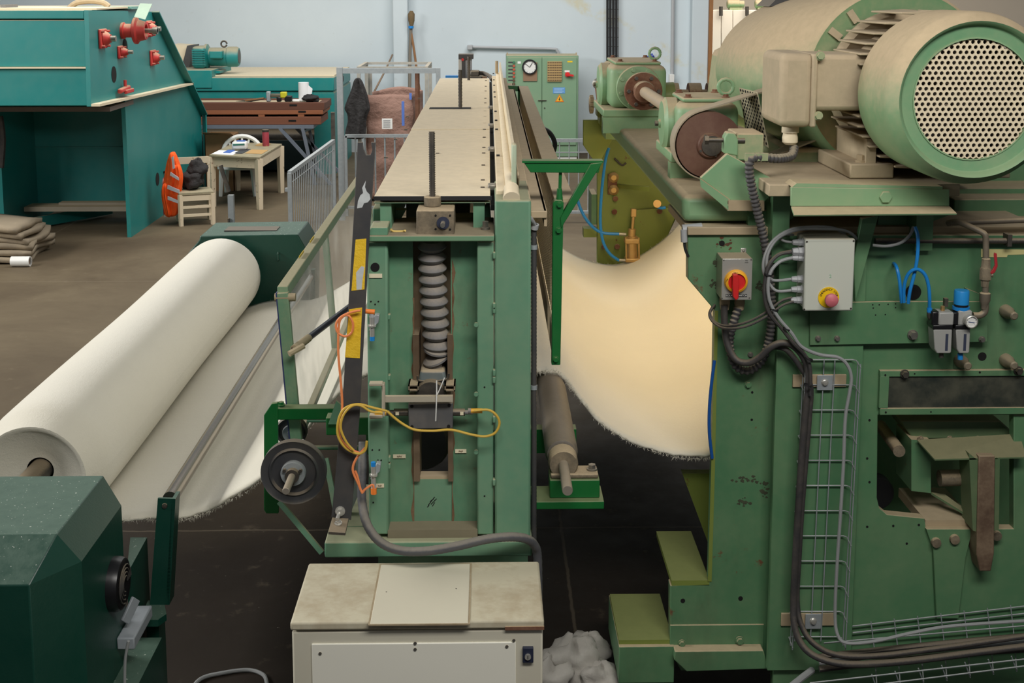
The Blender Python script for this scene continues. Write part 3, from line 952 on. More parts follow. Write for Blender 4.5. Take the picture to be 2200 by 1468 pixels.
# loose fibres along the cut edges of the felt
rnd_ = random.Random(3)
fb_ = MB()
for k in range(5200):
    near = k % 4 != 0
    q = pc[rnd_.randrange(len(pc) - 1)].lerp(pc[rnd_.randrange(len(pc) - 1)], 0) if False else None
    i_ = rnd_.randrange(len(pc) - 1); f_ = rnd_.random()
    q = pc[i_].lerp(pc[i_ + 1], f_)
    y_ = FY0 if near else FY1
    L_ = rnd_.uniform(.006, .022)
    d_ = V(rnd_.gauss(0, .5), (-1 if near else 1) * rnd_.uniform(.3, 1), rnd_.gauss(-.1, .6)).normalized() * L_
    o_ = V(q.x, y_ + rnd_.uniform(-.004, .006), q.z + rnd_.uniform(-.008, .008))
    s_ = V(rnd_.uniform(-1, 1), 0, rnd_.uniform(-1, 1)).normalized() * .0011
    fb_.add([o_ - s_, o_ + s_, o_ + d_], [(0, 1, 2)])
fbo = fb_.build('edge_fibres', FELT, ft, recalc=False)
fbo['kind'] = 'stuff'
# the roll
RX, RZ, RR = -2.0, .985, .285
rl = thing('felt_roll', (RX, (FY0 + FY1) / 2, RZ - RR), 'big white roll of wool felt wound between two dark green bearing stands', 'roll')


def roll_fn(u, v):
    a = u * 2 * math.pi
    y = FY0 - .03 + (FY1 - FY0 + .06) * v
    r = RR * (1 + .012 * math.sin(2.2 * y + 1) + .006 * math.sin(a * 2 + y)) + .02 * math.exp(-((y - FY0) / .10) ** 2) * 0
    r -= .05 * math.exp(-((y - FY0 + .03) / .10) ** 2) + .02 * math.exp(-((y - FY1 - .03) / .04) ** 2)
    return V(RX + r * math.cos(a), y, RZ + r * math.sin(a))


MB().grid(roll_fn, 48, 70).build('felt_layer', FELT, rl, recalc=False, sharp=180)
for k, (y, s) in enumerate(((FY0 - .03, 1), (FY1 + .03, -1))):
    n_ = 40
    mb = MB()
    rs = [.236, .225, .21, .17, .10, .06]
    ds = [0, .0, .02, .035, .09, .10]
    mb.add([V(RX + r * math.cos(2 * math.pi * i / n_), y + s * d, RZ + r * math.sin(2 * math.pi * i / n_)) for r, d in zip(rs, ds) for i in range(n_)],
           [(j * n_ + i, j * n_ + (i + 1) % n_, (j + 1) * n_ + (i + 1) % n_, (j + 1) * n_ + i) for j in range(len(rs) - 1) for i in range(n_)])
    mb.build('rolled_end', FELT, rl, sharp=180)
MB().cyl((RX, FY0 - .38, RZ), (RX, FY1 + .4, RZ), .05, n=20).build('core_shaft', dark_steel, rl)

# --- guide bar and roller
gb_ = thing('guide_bar', p(360, 1200, 5.12), 'polished steel guide bar above the felt held by a dark green post', 'guide bar')
b0, b1 = p(368, 1068, 5.16), None
bx, bz = b0.x, b0.z
MB().cyl((bx, 5.14, bz), (bx, 9.4, bz), .032, n=24).build('steel_bar', plain('polished_steel', (150, 142, 132), .22, metal=.9), gb_)
po = MB().plate([(339, 1071), (377, 1072), (362, 1300), (322, 1300)], 5.08, .012).build('post', dark_green, gb_)
MB().plate([(369, 1072), (377, 1072), (364, 1300), (356, 1300)], 5.08, .08).build('post_flange', dark_green, gb_)
q = p(354, 1087, 5.08); MB().lathe([(.012, 0), (.011, .006), (0, .008)], q, (0, -1, 0), 12).build('bolt', dark_steel, gb_)
pq_ = [p(352, 1290, 5.12), p(358, 1330, 5.0), p(340, 1350, 4.95), p(300, 1348, 4.95), p(318, 1290, 5.12)]
zf_ = p(330, 1300, 5.08).z
MB().prism([V(q.x, q.y, zf_ - .03) for q in pq_], (0, 0, .03)).build('post_foot', dark_green, gb_)
MB().box((p(318, 1300, 5.1).x, 5.06, 0), (p(345, 1300, 5.1).x, 5.16, zf_ - .03)).build('foot_leg', dark_green, gb_)
MB().box((bx - .04, 9.36, 0), (bx + .04, 9.42, bz + .05)).build('post', dark_green, gb_)

ro = thing('felt_roller', p(1200, 1100, 4.6), 'worn grey roller carrying the felt on a green bearing bracket right of the loom', 'roller')
rxx, rz = .27, 1.375
MB().lathe([(0, 0), (.045, 0), (.055, .004), (.058, .02), (.062, .03), (.062, 4.9)], (rxx, 4.48, rz), (0, 1, 0), 24).build('roller_body', paint('worn_roller', (96, 92, 88), dust=.3, film=.2, vary=.3, scale=8, metal=.3), ro)
MB().lathe([(.0, -.34), (.0175, -.34), (.019, -.335), (.019, 0)], (rxx, 4.48, rz), (0, 1, 0), 16).build('roller_shaft', paint('shaft_grey', (140, 134, 124), dust=.4, metal=.4), ro)
bk = MB().lathe([(.03, -.10), (.05, -.10), (.055, -.09), (.055, -.03), (.03, -.03)], (rxx, 4.48, rz), (0, 1, 0), 24).build('bearing_housing', cast_dusty, ro)
bx0, bx1 = p(1181, 1100, 4.36).x, p(1288, 1100, 4.36).x
zb_ = rz - .05
MB().box((bx0, 4.36, zb_ - .07), (bx1, 4.47, zb_ - .0)).build('bracket_block', bright_green, ro, bevel=.004)
MB().box((bx0 + .004, 4.37, zb_), (bx1 - .004, 4.46, zb_ + .018)).build('bearing_foot', cast_dusty, ro, bevel=.006)
for x in (bx0 + .025, bx1 - .025):
    MB().hexbolt((x, 4.41, zb_ + .018), (0, 0, 1), .014, .022).build('bolt', steel, ro)
MB().box((p(1141, 1100, 4.36).x, 4.33, zb_ - .10), (p(1296, 1100, 4.36).x, 4.48, zb_ - .07)).build('support_arm', bright_green, ro, bevel=.003)

# pencil scrawl and rust runs beside the guide rails
for a_, b_ in (((920, 1086), (934, 1068)), ((926, 1084), (938, 1072)), ((924, 1078), (932, 1072)), ((929, 1088), (934, 1080)), ((918, 1090), (922, 1086))):
    MB().bar(p(*a_, LY + .0775), p(*b_, LY + .0775), .001, .003, up=(1, 0, 0)).build('scrawl_stroke', ink, lm)
rr_ = random.Random(8)
for x, y0_, y1_ in ((888, 640, 1120), (973, 560, 1135)):
    pts_ = [(x + rr_.uniform(-4, 1) * (1 if x < 900 else -1) * (1.6 if k % 2 else .6), y0_ + (y1_ - y0_) * k / 22) for k in range(23)]
    MB().plate(pts_ + [(x + (2 if x < 900 else -2), y1_), (x + (2 if x < 900 else -2), y0_)], LY + .0742, .0006).build('rust_run', paint('rust_run', (104, 76, 52), dust=0, film=.2, vary=.3, scale=14), lm)
# ================================================================== machine on the right
RY = 5.1
rm = thing('finishing_machine', p(1900, 1500, RY + .6), 'tall green machine on the right with a thick front frame and drive beam', 'machine')
# front frame left column with its stepped foot
MB().plate([(1478, 497), (1678, 497), (1674, 1430), (1463, 1442), (1440, 1400), (1440, 1258), (1523, 1255), (1530, 1000), (1536, 668), (1478, 600)], RY, .06).build('frame_plate', mach_worn, rm, bevel=.004)
MB().plate([(1528, 1010), (1536, 668), (1543, 668), (1536, 1010), (1529, 1250), (1521, 1250)], RY - .004, .004).build('plate_edge', lime_green, rm)
MB().pbox(1443, 1248, 1524, 1258, RY, RY + .5).build('foot_top', lime_green, rm)
MB().box(p(1440, 1344, RY - .006), p(1640, 1400, RY - .006) + V(0, .01, 0)).build('foot_doubler', mach_green, rm, bevel=.003)
MB().plate([(1450, 1400), (1640, 1398), (1652, 1438), (1475, 1444), (1448, 1418)], RY - .06, .08).build('foot_flange', mach_green, rm, bevel=.004)
MB().pbox(1330, 1390, 1448, 1468, RY - .02, RY + .45).build('floor_beam', mach_green, rm, bevel=.004)
MB().pbox(1330, 1376, 1445, 1392, RY - .0, RY + .42).build('floor_beam_cap', lime_green, rm)
# main front plate right of the column, split round the opening
Y2 = RY - .06
mp = MB()
mp.plate([(1674, 505), (2230, 505), (2230, 892), (1886, 892), (1884, 1070), (1889, 1092), (1906, 1106), (1986, 1114), (1990, 1137), (2178, 1137), (2178, 892), (2230, 892), (2230, 1480), (1660, 1480)], Y2, .05)
mp.build('front_plate', mach_green, rm, bevel=.003)
MB().pbox(1676, 520, 1828, 1440, Y2 - .03, Y2).build('mounting_panel', mach_green, rm, bevel=.003)
MB().pbox(1478, 489, 2240, 503, RY - .02, RY + .55).build('top_ledge', dusty_brown, rm, bevel=.003)
MB().box(p(2050, 428, RY + .35), p(2260, 470, RY + .35) + V(0, .35, 0)).build('cross_beam', mach_green, rm, bevel=.006)
MB().box(p(1860, 470, RY + .30), p(2260, 482, RY + .30) + V(0, .4, 0)).build('beam_web', mach_green, rm)
MB().pbox(1608, 452, 1668, 490, RY + .02, RY + .3).build('beam_end_box', mach_green, rm, bevel=.005)
MB().pbox(1676, 400, 1690, 500, RY + .05, RY + .35).build('riser_plate', mach_green, rm)
MB().pbox(1690, 440, 1860, 500, RY + .3, RY + .36).build('inner_web', mach_green, rm)
# enclosing sides so the inside is dark
xL = p(1545, 900, RY).x
MB().box((p(1860, 900, RY).x, RY + .75, 0), (3.4, RY + .8, 2.3)).build('inner_wall', mach_green, rm)
MB().box((3.2, RY, 0), (3.3, 9.4, 2.3)).build('outer_side', mach_green, rm)
MB().box((1.95, RY + .1, 0), (3.3, 9.3, .3)).build('bed', mach_green, rm)
MB().box((1.9, RY + .5, 2.12), (3.3, 9.3, 2.2)).build('top_deck', mach_green, rm)
MB().plate([(1466, 1018), (1530, 1018), (1530, 1190)], RY + .35, .05).build('inner_brace', lime_green, rm)
for x, y, r, m_ in ((1551, 523, .012, hollow), (1612, 762, .009, steel), (1607, 826, .012, mach_green), (1616, 843, .005, hollow), (1615, 902, .005, hollow), (1591, 1286, .010, hollow), (1467, 1291, .010, hollow), (1589, 1376, .014, mach_green), (1465, 1382, .012, mach_green)):
    q = p(x, y, RY if y < 1340 else RY - .01)
    if m_ is hollow:
        MB().cyl(q - V(0, .002, 0), q + V(0, .003, 0), r, n=14).build('hole', hollow, rm)
    else:
        MB().hexbolt(q, (0, -1, 0), r, r * 1.2).build('bolt', m_, rm)
for x, y in ((1868, 903), (1863, 985), (1868, 1036), (1814, 1040), (1840, 1045), (1863, 1132), (1919, 1130), (1974, 1128), (1835, 1142), (1810, 1134), (1948, 1168)):
    q = p(x, y, Y2); MB().cyl(q - V(0, .002, 0), q + V(0, .003, 0), .005, n=10).build('hole', hollow, rm)
# scuffed patch of bare filler, window, pins
MB().plate([(2108, 535), (2230, 537), (2230, 546), (2165, 548), (2163, 553), (2108, 553)], Y2 - .002, .003).build('filler_patch', plain('cream_filler', (196, 188, 130), .7), rm)
wf = MB()
for a in ((1891, 797, 2240, 808), (1891, 878, 2240, 890), (1891, 808.5, 1908, 877.5)):
    wf.pbox(a[0], a[1], a[2], a[3], Y2 - .022, Y2)
wo = wf.build('window_frame', mach_green, rm, bevel=.002)
gl = NT('dusty_glass')
gl.base(gl.mix(gl.smooth(gl.noise(9, 5, .6), .3, .75), lin((44, 50, 46)), lin((84, 84, 72)))); gl.rough(.35)
MB().pbox(1906, 806, 2240, 880, Y2 - .012, Y2 - .006).build('window_pane', gl.m, wo)
for x, y in ((1943, 803), (2187, 796)):
    q = p(x, y, Y2 - .022); MB().hexbolt(q, (0, -1, 0), .014, .022).build('bolt', dark_steel, wo)
for x, y, s in ((1902, 806, .004), (1965, 803, .003), (2105, 800, .004), (1903, 886, .004), (2000, 885, .003)):
    q = p(x, y, Y2 - .023); MB().cyl(q, q + V(0, -.002, 0), s, n=8).build('screw', hollow, wo)
for x, y in ((2160, 668), (2062, 774), (2160, 773)):
    q = p(x, y, Y2)
    MB().lathe([(.028, 0), (.026, .035), (.018, .05), (.017, .085), (.012, .09), (0, .09)], q, V(.02, -1, 0), 16).build('pin', paint('pin_grey', (118, 112, 96), dust=.5, film=.3, metal=.3), rm)
for x, y, r in ((1962, 628, .033), (2110, 766, .018), (2093, 714, .011)):
    q = p(x, y, Y2); MB().cyl(q - V(0, .002, 0), q + V(0, .003, 0), r, n=22).build('hole', hollow, rm)
MB().plate([(2152, 1030), (2172, 1030), (2172, 1220), (2152, 1220)], Y2 - .004, .005).build('weld_line', mach_green, rm) if False else None
bp = MB().plate([(1740, 652), (1900, 648), (2122, 648), (2122, 735), (1990, 738), (1740, 742)], Y2 - .045, .012).build('bracket_plate', mach_green, rm, bevel=.002)
for x, y, r in ((1757, 727, .009), (1798, 727, .009), (2109, 729, .010), (1960, 719, .016)):
    q = p(x, y, Y2 - .045); MB().hexbolt(q, (0, -1, 0), r, r * 1.6).build('bolt', steel, bp)
for x, y in ((1875, 655), (1889, 655), (1908, 654), (1924, 653), (1876, 662), (1924, 661), (1881, 677), (1902, 676)):
    q = p(x, y, Y2 - .045); MB().cyl(q - V(0, .001, 0), q + V(0, .002, 0), .003, n=8).build('hole', hollow, bp)
MB().plate([(2079, 622), (2105, 632), (2105, 652), (2079, 652)], Y2 - .04, .05).build('pipe_bracket', mach_green, rm)
# leaning gusset below the motor
MB().plate([(1852, 470), (1888, 462), (1838, 650), (1834, 560)], Y2 - .08, .03).build('diagonal_gusset', mach_green, rm, bevel=.003)
MB().plate([(1888, 462), (2040, 462), (1940, 500), (1885, 500)], RY + .02, .03).build('side_gusset', mach_green, rm)

# pipes along the front
MB().tube([p(1880, 518, Y2 - .03), p(2240, 518, Y2 - .03)], .013, 10).build('conduit_pipe', dark_steel, rm)
for x in (2170,):
    MB().box(p(x - 4, 505, Y2 - .05), p(x + 4, 530, Y2 - .05) + V(0, .05, 0)).build('pipe_clip', dark_steel, rm)

# --- inside of the opening: dusty bracket and rail
ib = MB().plate([(1935, 905), (2150, 905), (2172, 925), (2178, 940), (1962, 945)], RY + .05, .25).build('feed_box', paint('dusty_inner_green', (84, 112, 78), dust=.8, film=.3, dcol=(140, 132, 100)), rm, bevel=.006)
MB().prism([p(1970, 948, RY - .02), p(2190, 935, RY - .02), p(2205, 985, RY - .14), p(2008, 990, RY - .14)], (0, 0, .006)).build('deflector_plate', MATS['dusty_inner_green'], rm)
for x in (1977, 2040, 2100, 2160):
    q = p(x, 943, RY + .0); MB().hexbolt(q, (0, -1, 0), .010, .02).build('bolt', cast_dusty, rm)
MB().plate([(1958, 945), (2000, 948), (2000, 1060), (1958, 1055)], RY + .0, .2).build('feed_side', mach_green, rm)
MB().plate([(2082, 975), (2102, 990), (2103, 1145), (2090, 1140)], RY - .14, .12).build('slide_cheek', MATS['dusty_inner_green'], rm)
MB().plate([(2138, 985), (2148, 985), (2146, 1140), (2136, 1140)], RY - .14, .12).build('slide_cheek', MATS['dusty_inner_green'], rm)
MB().plate([(2103, 980), (2138, 980), (2136, 1190), (2129, 1228), (2105, 1228), (2098, 1190)], RY - .15, .09).build('slide_bar', paint('slide_brown', (96, 76, 62), dust=.6, film=.3, vary=.3, scale=10), rm, bevel=.004)
MB().cyl(p(2018, 1028, RY + .0), p(2075, 1026, RY + .0), .035, n=18).build('cross_pin', cast_dusty, rm)
MB().cyl(p(1892, 915, RY + .35), p(1932, 970, RY - .0), .026, n=16).build('guide_rod', cast_dusty, rm)
MB().prism([p(2000, 1058, RY + .05), p(2030, 1062, RY + .05), p(2088, 1105, RY - .05), p(2084, 1110, RY - .05)], (0, 0, -.01)).build('link_arm', MATS['dusty_inner_green'], rm)
MB().pbox(1988, 1118, 2092, 1137, RY - .05, RY + .3).build('sill', dusty_brown, rm)
MB().plate([(1990, 1137), (2090, 1137), (2075, 1200), (2060, 1330), (2012, 1330), (2005, 1180)], Y2 - .02, .03).build('slide_base', mach_green, rm, bevel=.003)
for x, y in ((2050, 1158), (2010, 1165), (2140, 1150)):
    q = p(x, y, Y2 - .02); MB().lathe([(.022, 0), (.02, .015), (0, .018)], q, (0, -1, 0), 12).build('boss', cast_dusty, rm)
MB().lathe([(.03, 0), (.075, 0), (.08, .01), (.08, .06), (.03, .06)], p(1885, 1062, RY + .3), (0, 1, 0), 24).build('inner_pulley', black_rub, rm)

# --- longitudinal beam with drives
BX0, BX1 = p(1469, 482, RY).x, p(1469, 482, RY).x + .48
bz0, bz1 = p(1469, 482, RY).z, p(1469, 394, RY).z
bz1 = bz0 + .115
MB().box((BX0, RY + .04, bz0), (BX1, 8.9, bz1)).build('drive_beam', mach_pale, rm, bevel=.03, seg=3)
MB().plate([(1253, 258), (1312, 258), (1316, 300), (1290, 345), (1275, 345), (1253, 312)], 8.9, .04).build('end_plate', lime_green, rm, bevel=.004)
MB().box((BX0, 8.6, bz0 - .06), (BX1, 9.0, bz1)).build('beam_end', mach_pale, rm)


def gearbox(name, label, xc, zbase, y0, y1, w, h, cap_r, parent=None):
    g = thing(name, (xc, y0, zbase), label, 'gearbox', 'gearboxes on the drive beam')
    MB().box((xc - w * .62, y0 - .05, zbase), (xc + w * .62, y1 + .05, zbase + .05)).build('foot_plate', mach_pale, g, bevel=.008)
    MB().box((xc - w * .62, y0 - .05, zbase - .10), (xc + w * .62, y0 + .03, zbase)).build('pad', mach_pale, g)
    MB().box((xc - w / 2, y0, zbase + .05), (xc + w / 2, y1, zbase + h)).build('casing', mach_pale, g, bevel=.05, seg=4)
    MB().box((xc - w * .40, y0 + .03, zbase + h), (xc + w * .40, y1 - .03, zbase + h + .02)).build('lid', mach_pale, g, bevel=.008)
    for dx, dy in ((-.3, .06), (.3, .06), (-.3, y1 - y0 - .06), (.3, y1 - y0 - .06)):
        MB().hexbolt((xc + dx * w, y0 + dy, zbase + h + .02), (0, 0, 1), .014, .016).build('lid_bolt', rusty, g)
    cz_ = zbase + .05 + (h - .05) * .48
    ym = (y0 + y1) / 2
    cp = MB().lathe([(0, .06), (.02, .06), (.022, .05), (cap_r * .88, .045), (cap_r, .03), (cap_r * 1.04, .028), (cap_r * 1.04, -.02)], (xc - w / 2 - .0, ym, cz_), (-1, 0, 0), 28).build('side_cap', mach_pale, g)
    MB().cyl((xc - w / 2 - .05, ym, cz_), (xc - w / 2 - .075, ym, cz_), .014, n=6).build('plug', dark_steel, cp)
    e = V(xc + w * .3, y0 + .06, zbase + h + .07)
    MB().tube([e + V(.035 * math.cos(k * .524), 0, .035 * math.sin(k * .524)) for k in range(13)], .009, 8).build('lifting_eye', mach_pale, g)
    MB().cyl(e + V(0, 0, -.06), e + V(0, 0, -.03), .012, n=8).build('eye_stem', mach_pale, g)
    return g, cz_


g1, cz1 = gearbox('bevel_gearbox', 'far dusty green gearbox with a bolted round flange on the drive beam', p(1365, 200, 7.9).x, bz1 + .07, 7.75, 8.35, .36, .32, .135)
xg = p(1365, 200, 7.9).x
fl = MB().lathe([(.0, 0), (.135, 0), (.14, .006), (.14, .022), (.135, .022)], (xg, 7.728, cz1), (0, 1, 0), 30).build('round_flange', mach_pale, g1)
for k in range(8):
    a = k * math.pi / 4 + .3
    MB().cyl((xg + .115 * math.cos(a), 7.728, cz1 + .115 * math.sin(a)), (xg + .115 * math.cos(a), 7.712, cz1 + .115 * math.sin(a)), .013, n=6).build('flange_bolt', mach_pale, fl)
g2, cz2 = gearbox('worm_gearbox', 'near dusty green gearbox behind the large brown belt pulley', p(1508, 300, 5.85).x, bz1 + .07, 5.68, 6.08, .29, .27, .12)
PYb = 5.50
xg2 = p(1525, 312, PYb).x
zg2 = p(1525, 312, PYb).z
cp = thing('shaft_coupling', (xg, 7.1, cz1), 'rusty disc coupling on the drive shaft between the two gearboxes', 'coupling')
for y, r in ((7.62, .075), (7.57, .10), (7.48, .115)):
    MB().lathe([(.03, 0), (r, 0), (r, .035), (.03, .035)], (xg, y, cz1), (0, 1, 0), 26).build('coupling_disc', rusty, cp, bevel=.004)
MB().lathe([(.03, 0), (.06, 0), (.065, .02), (.065, .08)], (xg, 7.40, cz1), (0, 1, 0), 22).build('coupling_hub', rusty, cp)
for k in range(6):
    a = k * math.pi / 3
    MB().cyl((xg + .09 * math.cos(a), 7.48, cz1 + .09 * math.sin(a)), (xg + .09 * math.cos(a), 7.46, cz1 + .09 * math.sin(a)), .012, n=6).build('coupling_bolt', dark_steel, cp)
MB().cyl((xg, 6.05, cz1), (xg, 7.72, cz1), .034, n=18).build('drive_shaft', paint('dusty_shaft', (176, 160, 138), dust=.8, film=.5), cp)
# far brake gear at the beam end
fb = thing('hand_valve_drive', p(1290, 250, 8.75), 'small rusty gear with a toothed handwheel at the far end of the beam', 'valve')
c = p(1266, 224, 8.8)
MB().lathe([(0, 0), (.05, 0), (.055, .01), (.055, .03), (.02, .035)], c, (1, 0, 0), 12).build('handwheel', dusty_brown, fb)
for k in range(12):
    a = k * math.pi / 6
    q = c + V(.015, .055 * math.cos(a), .055 * math.sin(a)); MB().box(q - V(.012, .01, .01), q + V(.012, .01, .01)).build('tooth', dusty_brown, fb)
MB().cyl(c, p(1302, 224, 8.8), .022, n=12).build('spindle', rusty, fb)
MB().pbox(1284, 226, 1312, 254, 8.75, 8.95).build('body', lime_green, fb, bevel=.015)
MB().cyl(p(1292, 214, 8.75), p(1287, 176, 8.75), .035, n=14).build('cylinder', rusty, fb)
MB().lathe([(0, 0), (.035, 0), (.038, .02), (0, .03)], p(1285, 180, 8.72), (-.3, -1, .1), 14).build('gauge', steel, fb)
MB().pbox(1296, 180, 1316, 226, 8.8, 9.0).build('column', mach_pale, fb, bevel=.02)
MB().pbox(1290, 250, 1322, 272, 8.7, 8.95).build('base', lime_green, fb, bevel=.01)
sh = thing('line_shaft', p(1500, 205, 8.3), 'rusty line shaft with flanges crossing behind the gearboxes', 'shaft')
a, b = p(1412, 208, 8.1), p(1448, 206, 8.1)
MB().cyl(a, b, .09, n=18).build('bearing_sleeve', lime_green, sh)
MB().cyl(p(1448, 207, 8.1), p(1580, 207, 8.1), .045, n=16).build('shaft', rusty, sh)
for x in (1440, 1478, 1488, 1518, 1530):
    q = p(x, 206, 8.1); MB().cyl(q, q + V(.05, 0, 0), .085, n=22).build('flange', rusty, sh)

# --- pulley and belt
pu = thing('belt_pulley', (xg2, PYb, zg2), 'large brown flat belt pulley driving the near gearbox', 'pulley')
PR = .148
MB().lathe([(0, .0), (.03, .0), (.03, -.02), (.052, -.02), (.058, -.012), (.058, 0), (PR * .96, .004), (PR, .004), (PR, .14), (0, .14)], (xg2, PYb, zg2), (0, 1, 0), 40).build('pulley_disc', brown_face, pu)
MB().lathe([(.03, 0), (.045, 0), (.045, .02), (.03, .02)], (xg2 + .005, PYb - .03, zg2), (0, 1, 0), 24).build('hub_ring', dark_steel, pu)
MB().cyl((xg2, PYb - .022, zg2), (xg2, PYb - .015, zg2), .028, n=18).build('bore', hollow, pu)
for k in range(4):
    a = k * math.pi / 2 + .5
    MB().cyl((xg2 + .05 * math.cos(a), PYb - .022, zg2 + .05 * math.sin(a)), (xg2 + .05 * math.cos(a), PYb + .002, zg2 + .05 * math.sin(a)), .006, n=8).build('grub_screw', dark_steel, pu)
MX, MZ = p(2100, 215, 4.55).x, p(2100, 215, 4.55).z
# belt round both pulleys
r1, r2 = PR + .006, .12
c1, c2 = V(xg2, 0, zg2), V(MX, 0, MZ)
d = (c2 - c1); dl = d.length; ang = math.atan2(d.z, d.x); off = math.acos((r1 - r2) / dl)
path = []
for k in range(25):
    a = ang + off + (2 * math.pi - 2 * off) * k / 24
    path.append(V(c1.x + r1 * math.cos(a), 0, c1.z + r1 * math.sin(a)))
for k in range(17):
    a = ang - off + 2 * off * k / 16
    path.append(V(c2.x + r2 * math.cos(a), 0, c2.z + r2 * math.sin(a)))
bt = MB()
n = len(path)
vs_, fs_ = [], []
for i, q in enumerate(path):
    t = (path[(i + 1) % n] - path[i - 1]).normalized()
    nn = V(-t.z, 0, t.x) * -.006
    vs_ += [(q.x, PYb + .012, q.z), (q.x, PYb + .13, q.z), (q.x + nn.x, PYb + .13, q.z + nn.z), (q.x + nn.x, PYb + .012, q.z + nn.z)]
for i in range(n):
    j = (i + 1) % n
    for k in range(4):
        fs_.append((i * 4 + k, i * 4 + (k + 1) % 4, j * 4 + (k + 1) % 4, j * 4 + k))
tag(bt.add(vs_, fs_).build('drive_belt', paint('grey_belt', (150, 142, 124), dust=.6, film=.5), sharp=30), 'flat grey drive belt slanting from the brown pulley up into the cover', 'belt')

# --- the motor
mt = thing('electric_motor', (MX, 5.0, MZ - .36), 'huge dusty green electric motor with a round perforated fan cover', 'motor')
MR = .325
rimg = paint('motor_rim_green', (104, 152, 112), dust=.25, film=.2, vary=.1, scale=5)
fc = MB().lathe([(.290, .0), (MR - .03, .012), (MR - .008, .04), (MR, .08), (MR, .40), (MR - .01, .40), (MR - .012, .06)], (MX, 4.55, MZ), (0, 1, 0), 64, cap=False).build('fan_cover', motor_green, mt, sharp=50)
MB().lathe([(.226, .035), (.27, .032), (.276, .026), (.280, .008), (.290, .0)], (MX, 4.55, MZ), (0, 1, 0), 64, cap=False).build('cover_ring', rimg, fc)
MB().lathe([(.224, .05), (.229, .05), (.229, .030), (.224, .030)], (MX, 4.55, MZ), (0, 1, 0), 48, cap=False).build('inner_rim', mach_pale, fc)


def perforated(cx, cy, cz, R, pitch, hr, nseg=10):
    mb = MB()
    rows = int(R / (pitch * .866)) + 1
    for j in range(-rows, rows + 1):
        for i in range(-rows - 2, rows + 3):
            x = (i + (j % 2) * .5) * pitch
            z = j * pitch * .866
            if x * x + z * z > (R - pitch * .45) ** 2:
                continue
            vs2, fs2 = [], []
            for k in range(6):
                a = math.pi / 6 + k * math.pi / 3
                for tt in (0, .5):
                    a2 = math.pi / 6 + (k + 1) * math.pi / 3
                    hx = pitch / math.sqrt(3) * (math.cos(a) * (1 - tt) + math.cos(a2) * tt)
                    hz = pitch / math.sqrt(3) * (math.sin(a) * (1 - tt) + math.sin(a2) * tt)
                    hn = math.hypot(hx, hz)
                    vs2.append((cx + x + hx, cy, cz + z + hz))
                    vs2.append((cx + x + hx / hn * hr, cy, cz + z + hz / hn * hr))
                    vs2.append((cx + x + hx / hn * hr, cy + .008, cz + z + hz / hn * hr))
            m = 12
            for k in range(m):
                k2 = (k + 1) % m
                fs2 += [(k * 3, k2 * 3, k2 * 3 + 1, k * 3 + 1), (k * 3 + 1, k2 * 3 + 1, k2 * 3 + 2, k * 3 + 2)]
            mb.add(vs2, fs2)
    return mb


perforated(MX, 4.59, MZ, .236, .0222, .0076).build('perforated_grille', dusty_cream, fc, recalc=False)
MB().lathe([(0, 0), (.24, 0), (.24, .02)], (MX, 4.70, MZ), (0, 1, 0), 32).build('fan_shadow_plate', dark_steel, mt)
for k in range(7):
    a = k * 2 * math.pi / 7
    MB().bar((MX + .06 * math.cos(a), 4.66, MZ + .06 * math.sin(a)), (MX + .22 * math.cos(a), 4.66, MZ + .22 * math.sin(a)), .06, .008, up=(0, .5, 1)).build('fan_blade', dark_steel, mt)
MB().lathe([(.25, 0), (.25, .42), (.30, .43), (.32, .46), (.32, .50), (.20, .52)], (MX, 4.93, MZ), (0, 1, 0), 48).build('stator_body', motor_dust, mt)
for sgz in (-1, 1):
    for k in range(6):
        z = sgz * (.105 + k * .041)
        env = math.sqrt(max(.345 ** 2 - z * z, 0)) * 1.0
        env = min(env, .31)
        MB().prism([V(MX - env, 4.985, MZ + z - .004), V(MX - env, 4.985, MZ + z + .004), V(MX - .05, 4.985, MZ + z + .009), V(MX - .05, 4.985, MZ + z - .009)], (0, .40, 0)).build('cooling_fin', motor_dust, mt, bevel=.003)
        MB().prism([V(MX + env, 4.985, MZ + z - .004), V(MX + env, 4.985, MZ + z + .004), V(MX + .05, 4.985, MZ + z + .009), V(MX + .05, 4.985, MZ + z - .009)], (0, .40, 0)).build('cooling_fin', motor_dust, mt, bevel=.003)
tz0, tz1 = p(1700, 275, 5.0).z, p(1700, 115, 5.0).z
tx0, tx1 = p(1676, 200, 5.0).x, p(1748, 200, 5.0).x
tbx = MB().box((tx0, 5.0, tz0), (tx1, 5.36, tz1)).build('terminal_box', motor_dust, mt, bevel=.03, seg=4)
MB().box((tx1 - .012, 4.99, tz0 + .002), (tx1 + .012, 5.37, tz1 - .002)).build('lid_seam', motor_dust, tbx, bevel=.008)
MB().box((tx1, 5.02, p(1800, 240, 5.0).z), (MX - .2, 5.34, p(1800, 118, 5.0).z)).build('box_neck', motor_dust, mt, bevel=.02)
for z in (tz0 + .05, tz1 - .01):
    MB().hexbolt((tx1 + .02, 4.995, z), (0, -1, 0), .014, .016).build('lid_bolt', motor_green, tbx)
q = V(p(1704, 285, 5.05).x, 5.1, tz0)
MB().lathe([(.03, 0), (.035, .01), (.035, .03), (.028, .03), (.032, .05), (.032, .07), (.02, .08)], q, (0, 0, -1), 14).build('cable_gland', dusty_cream, tbx)
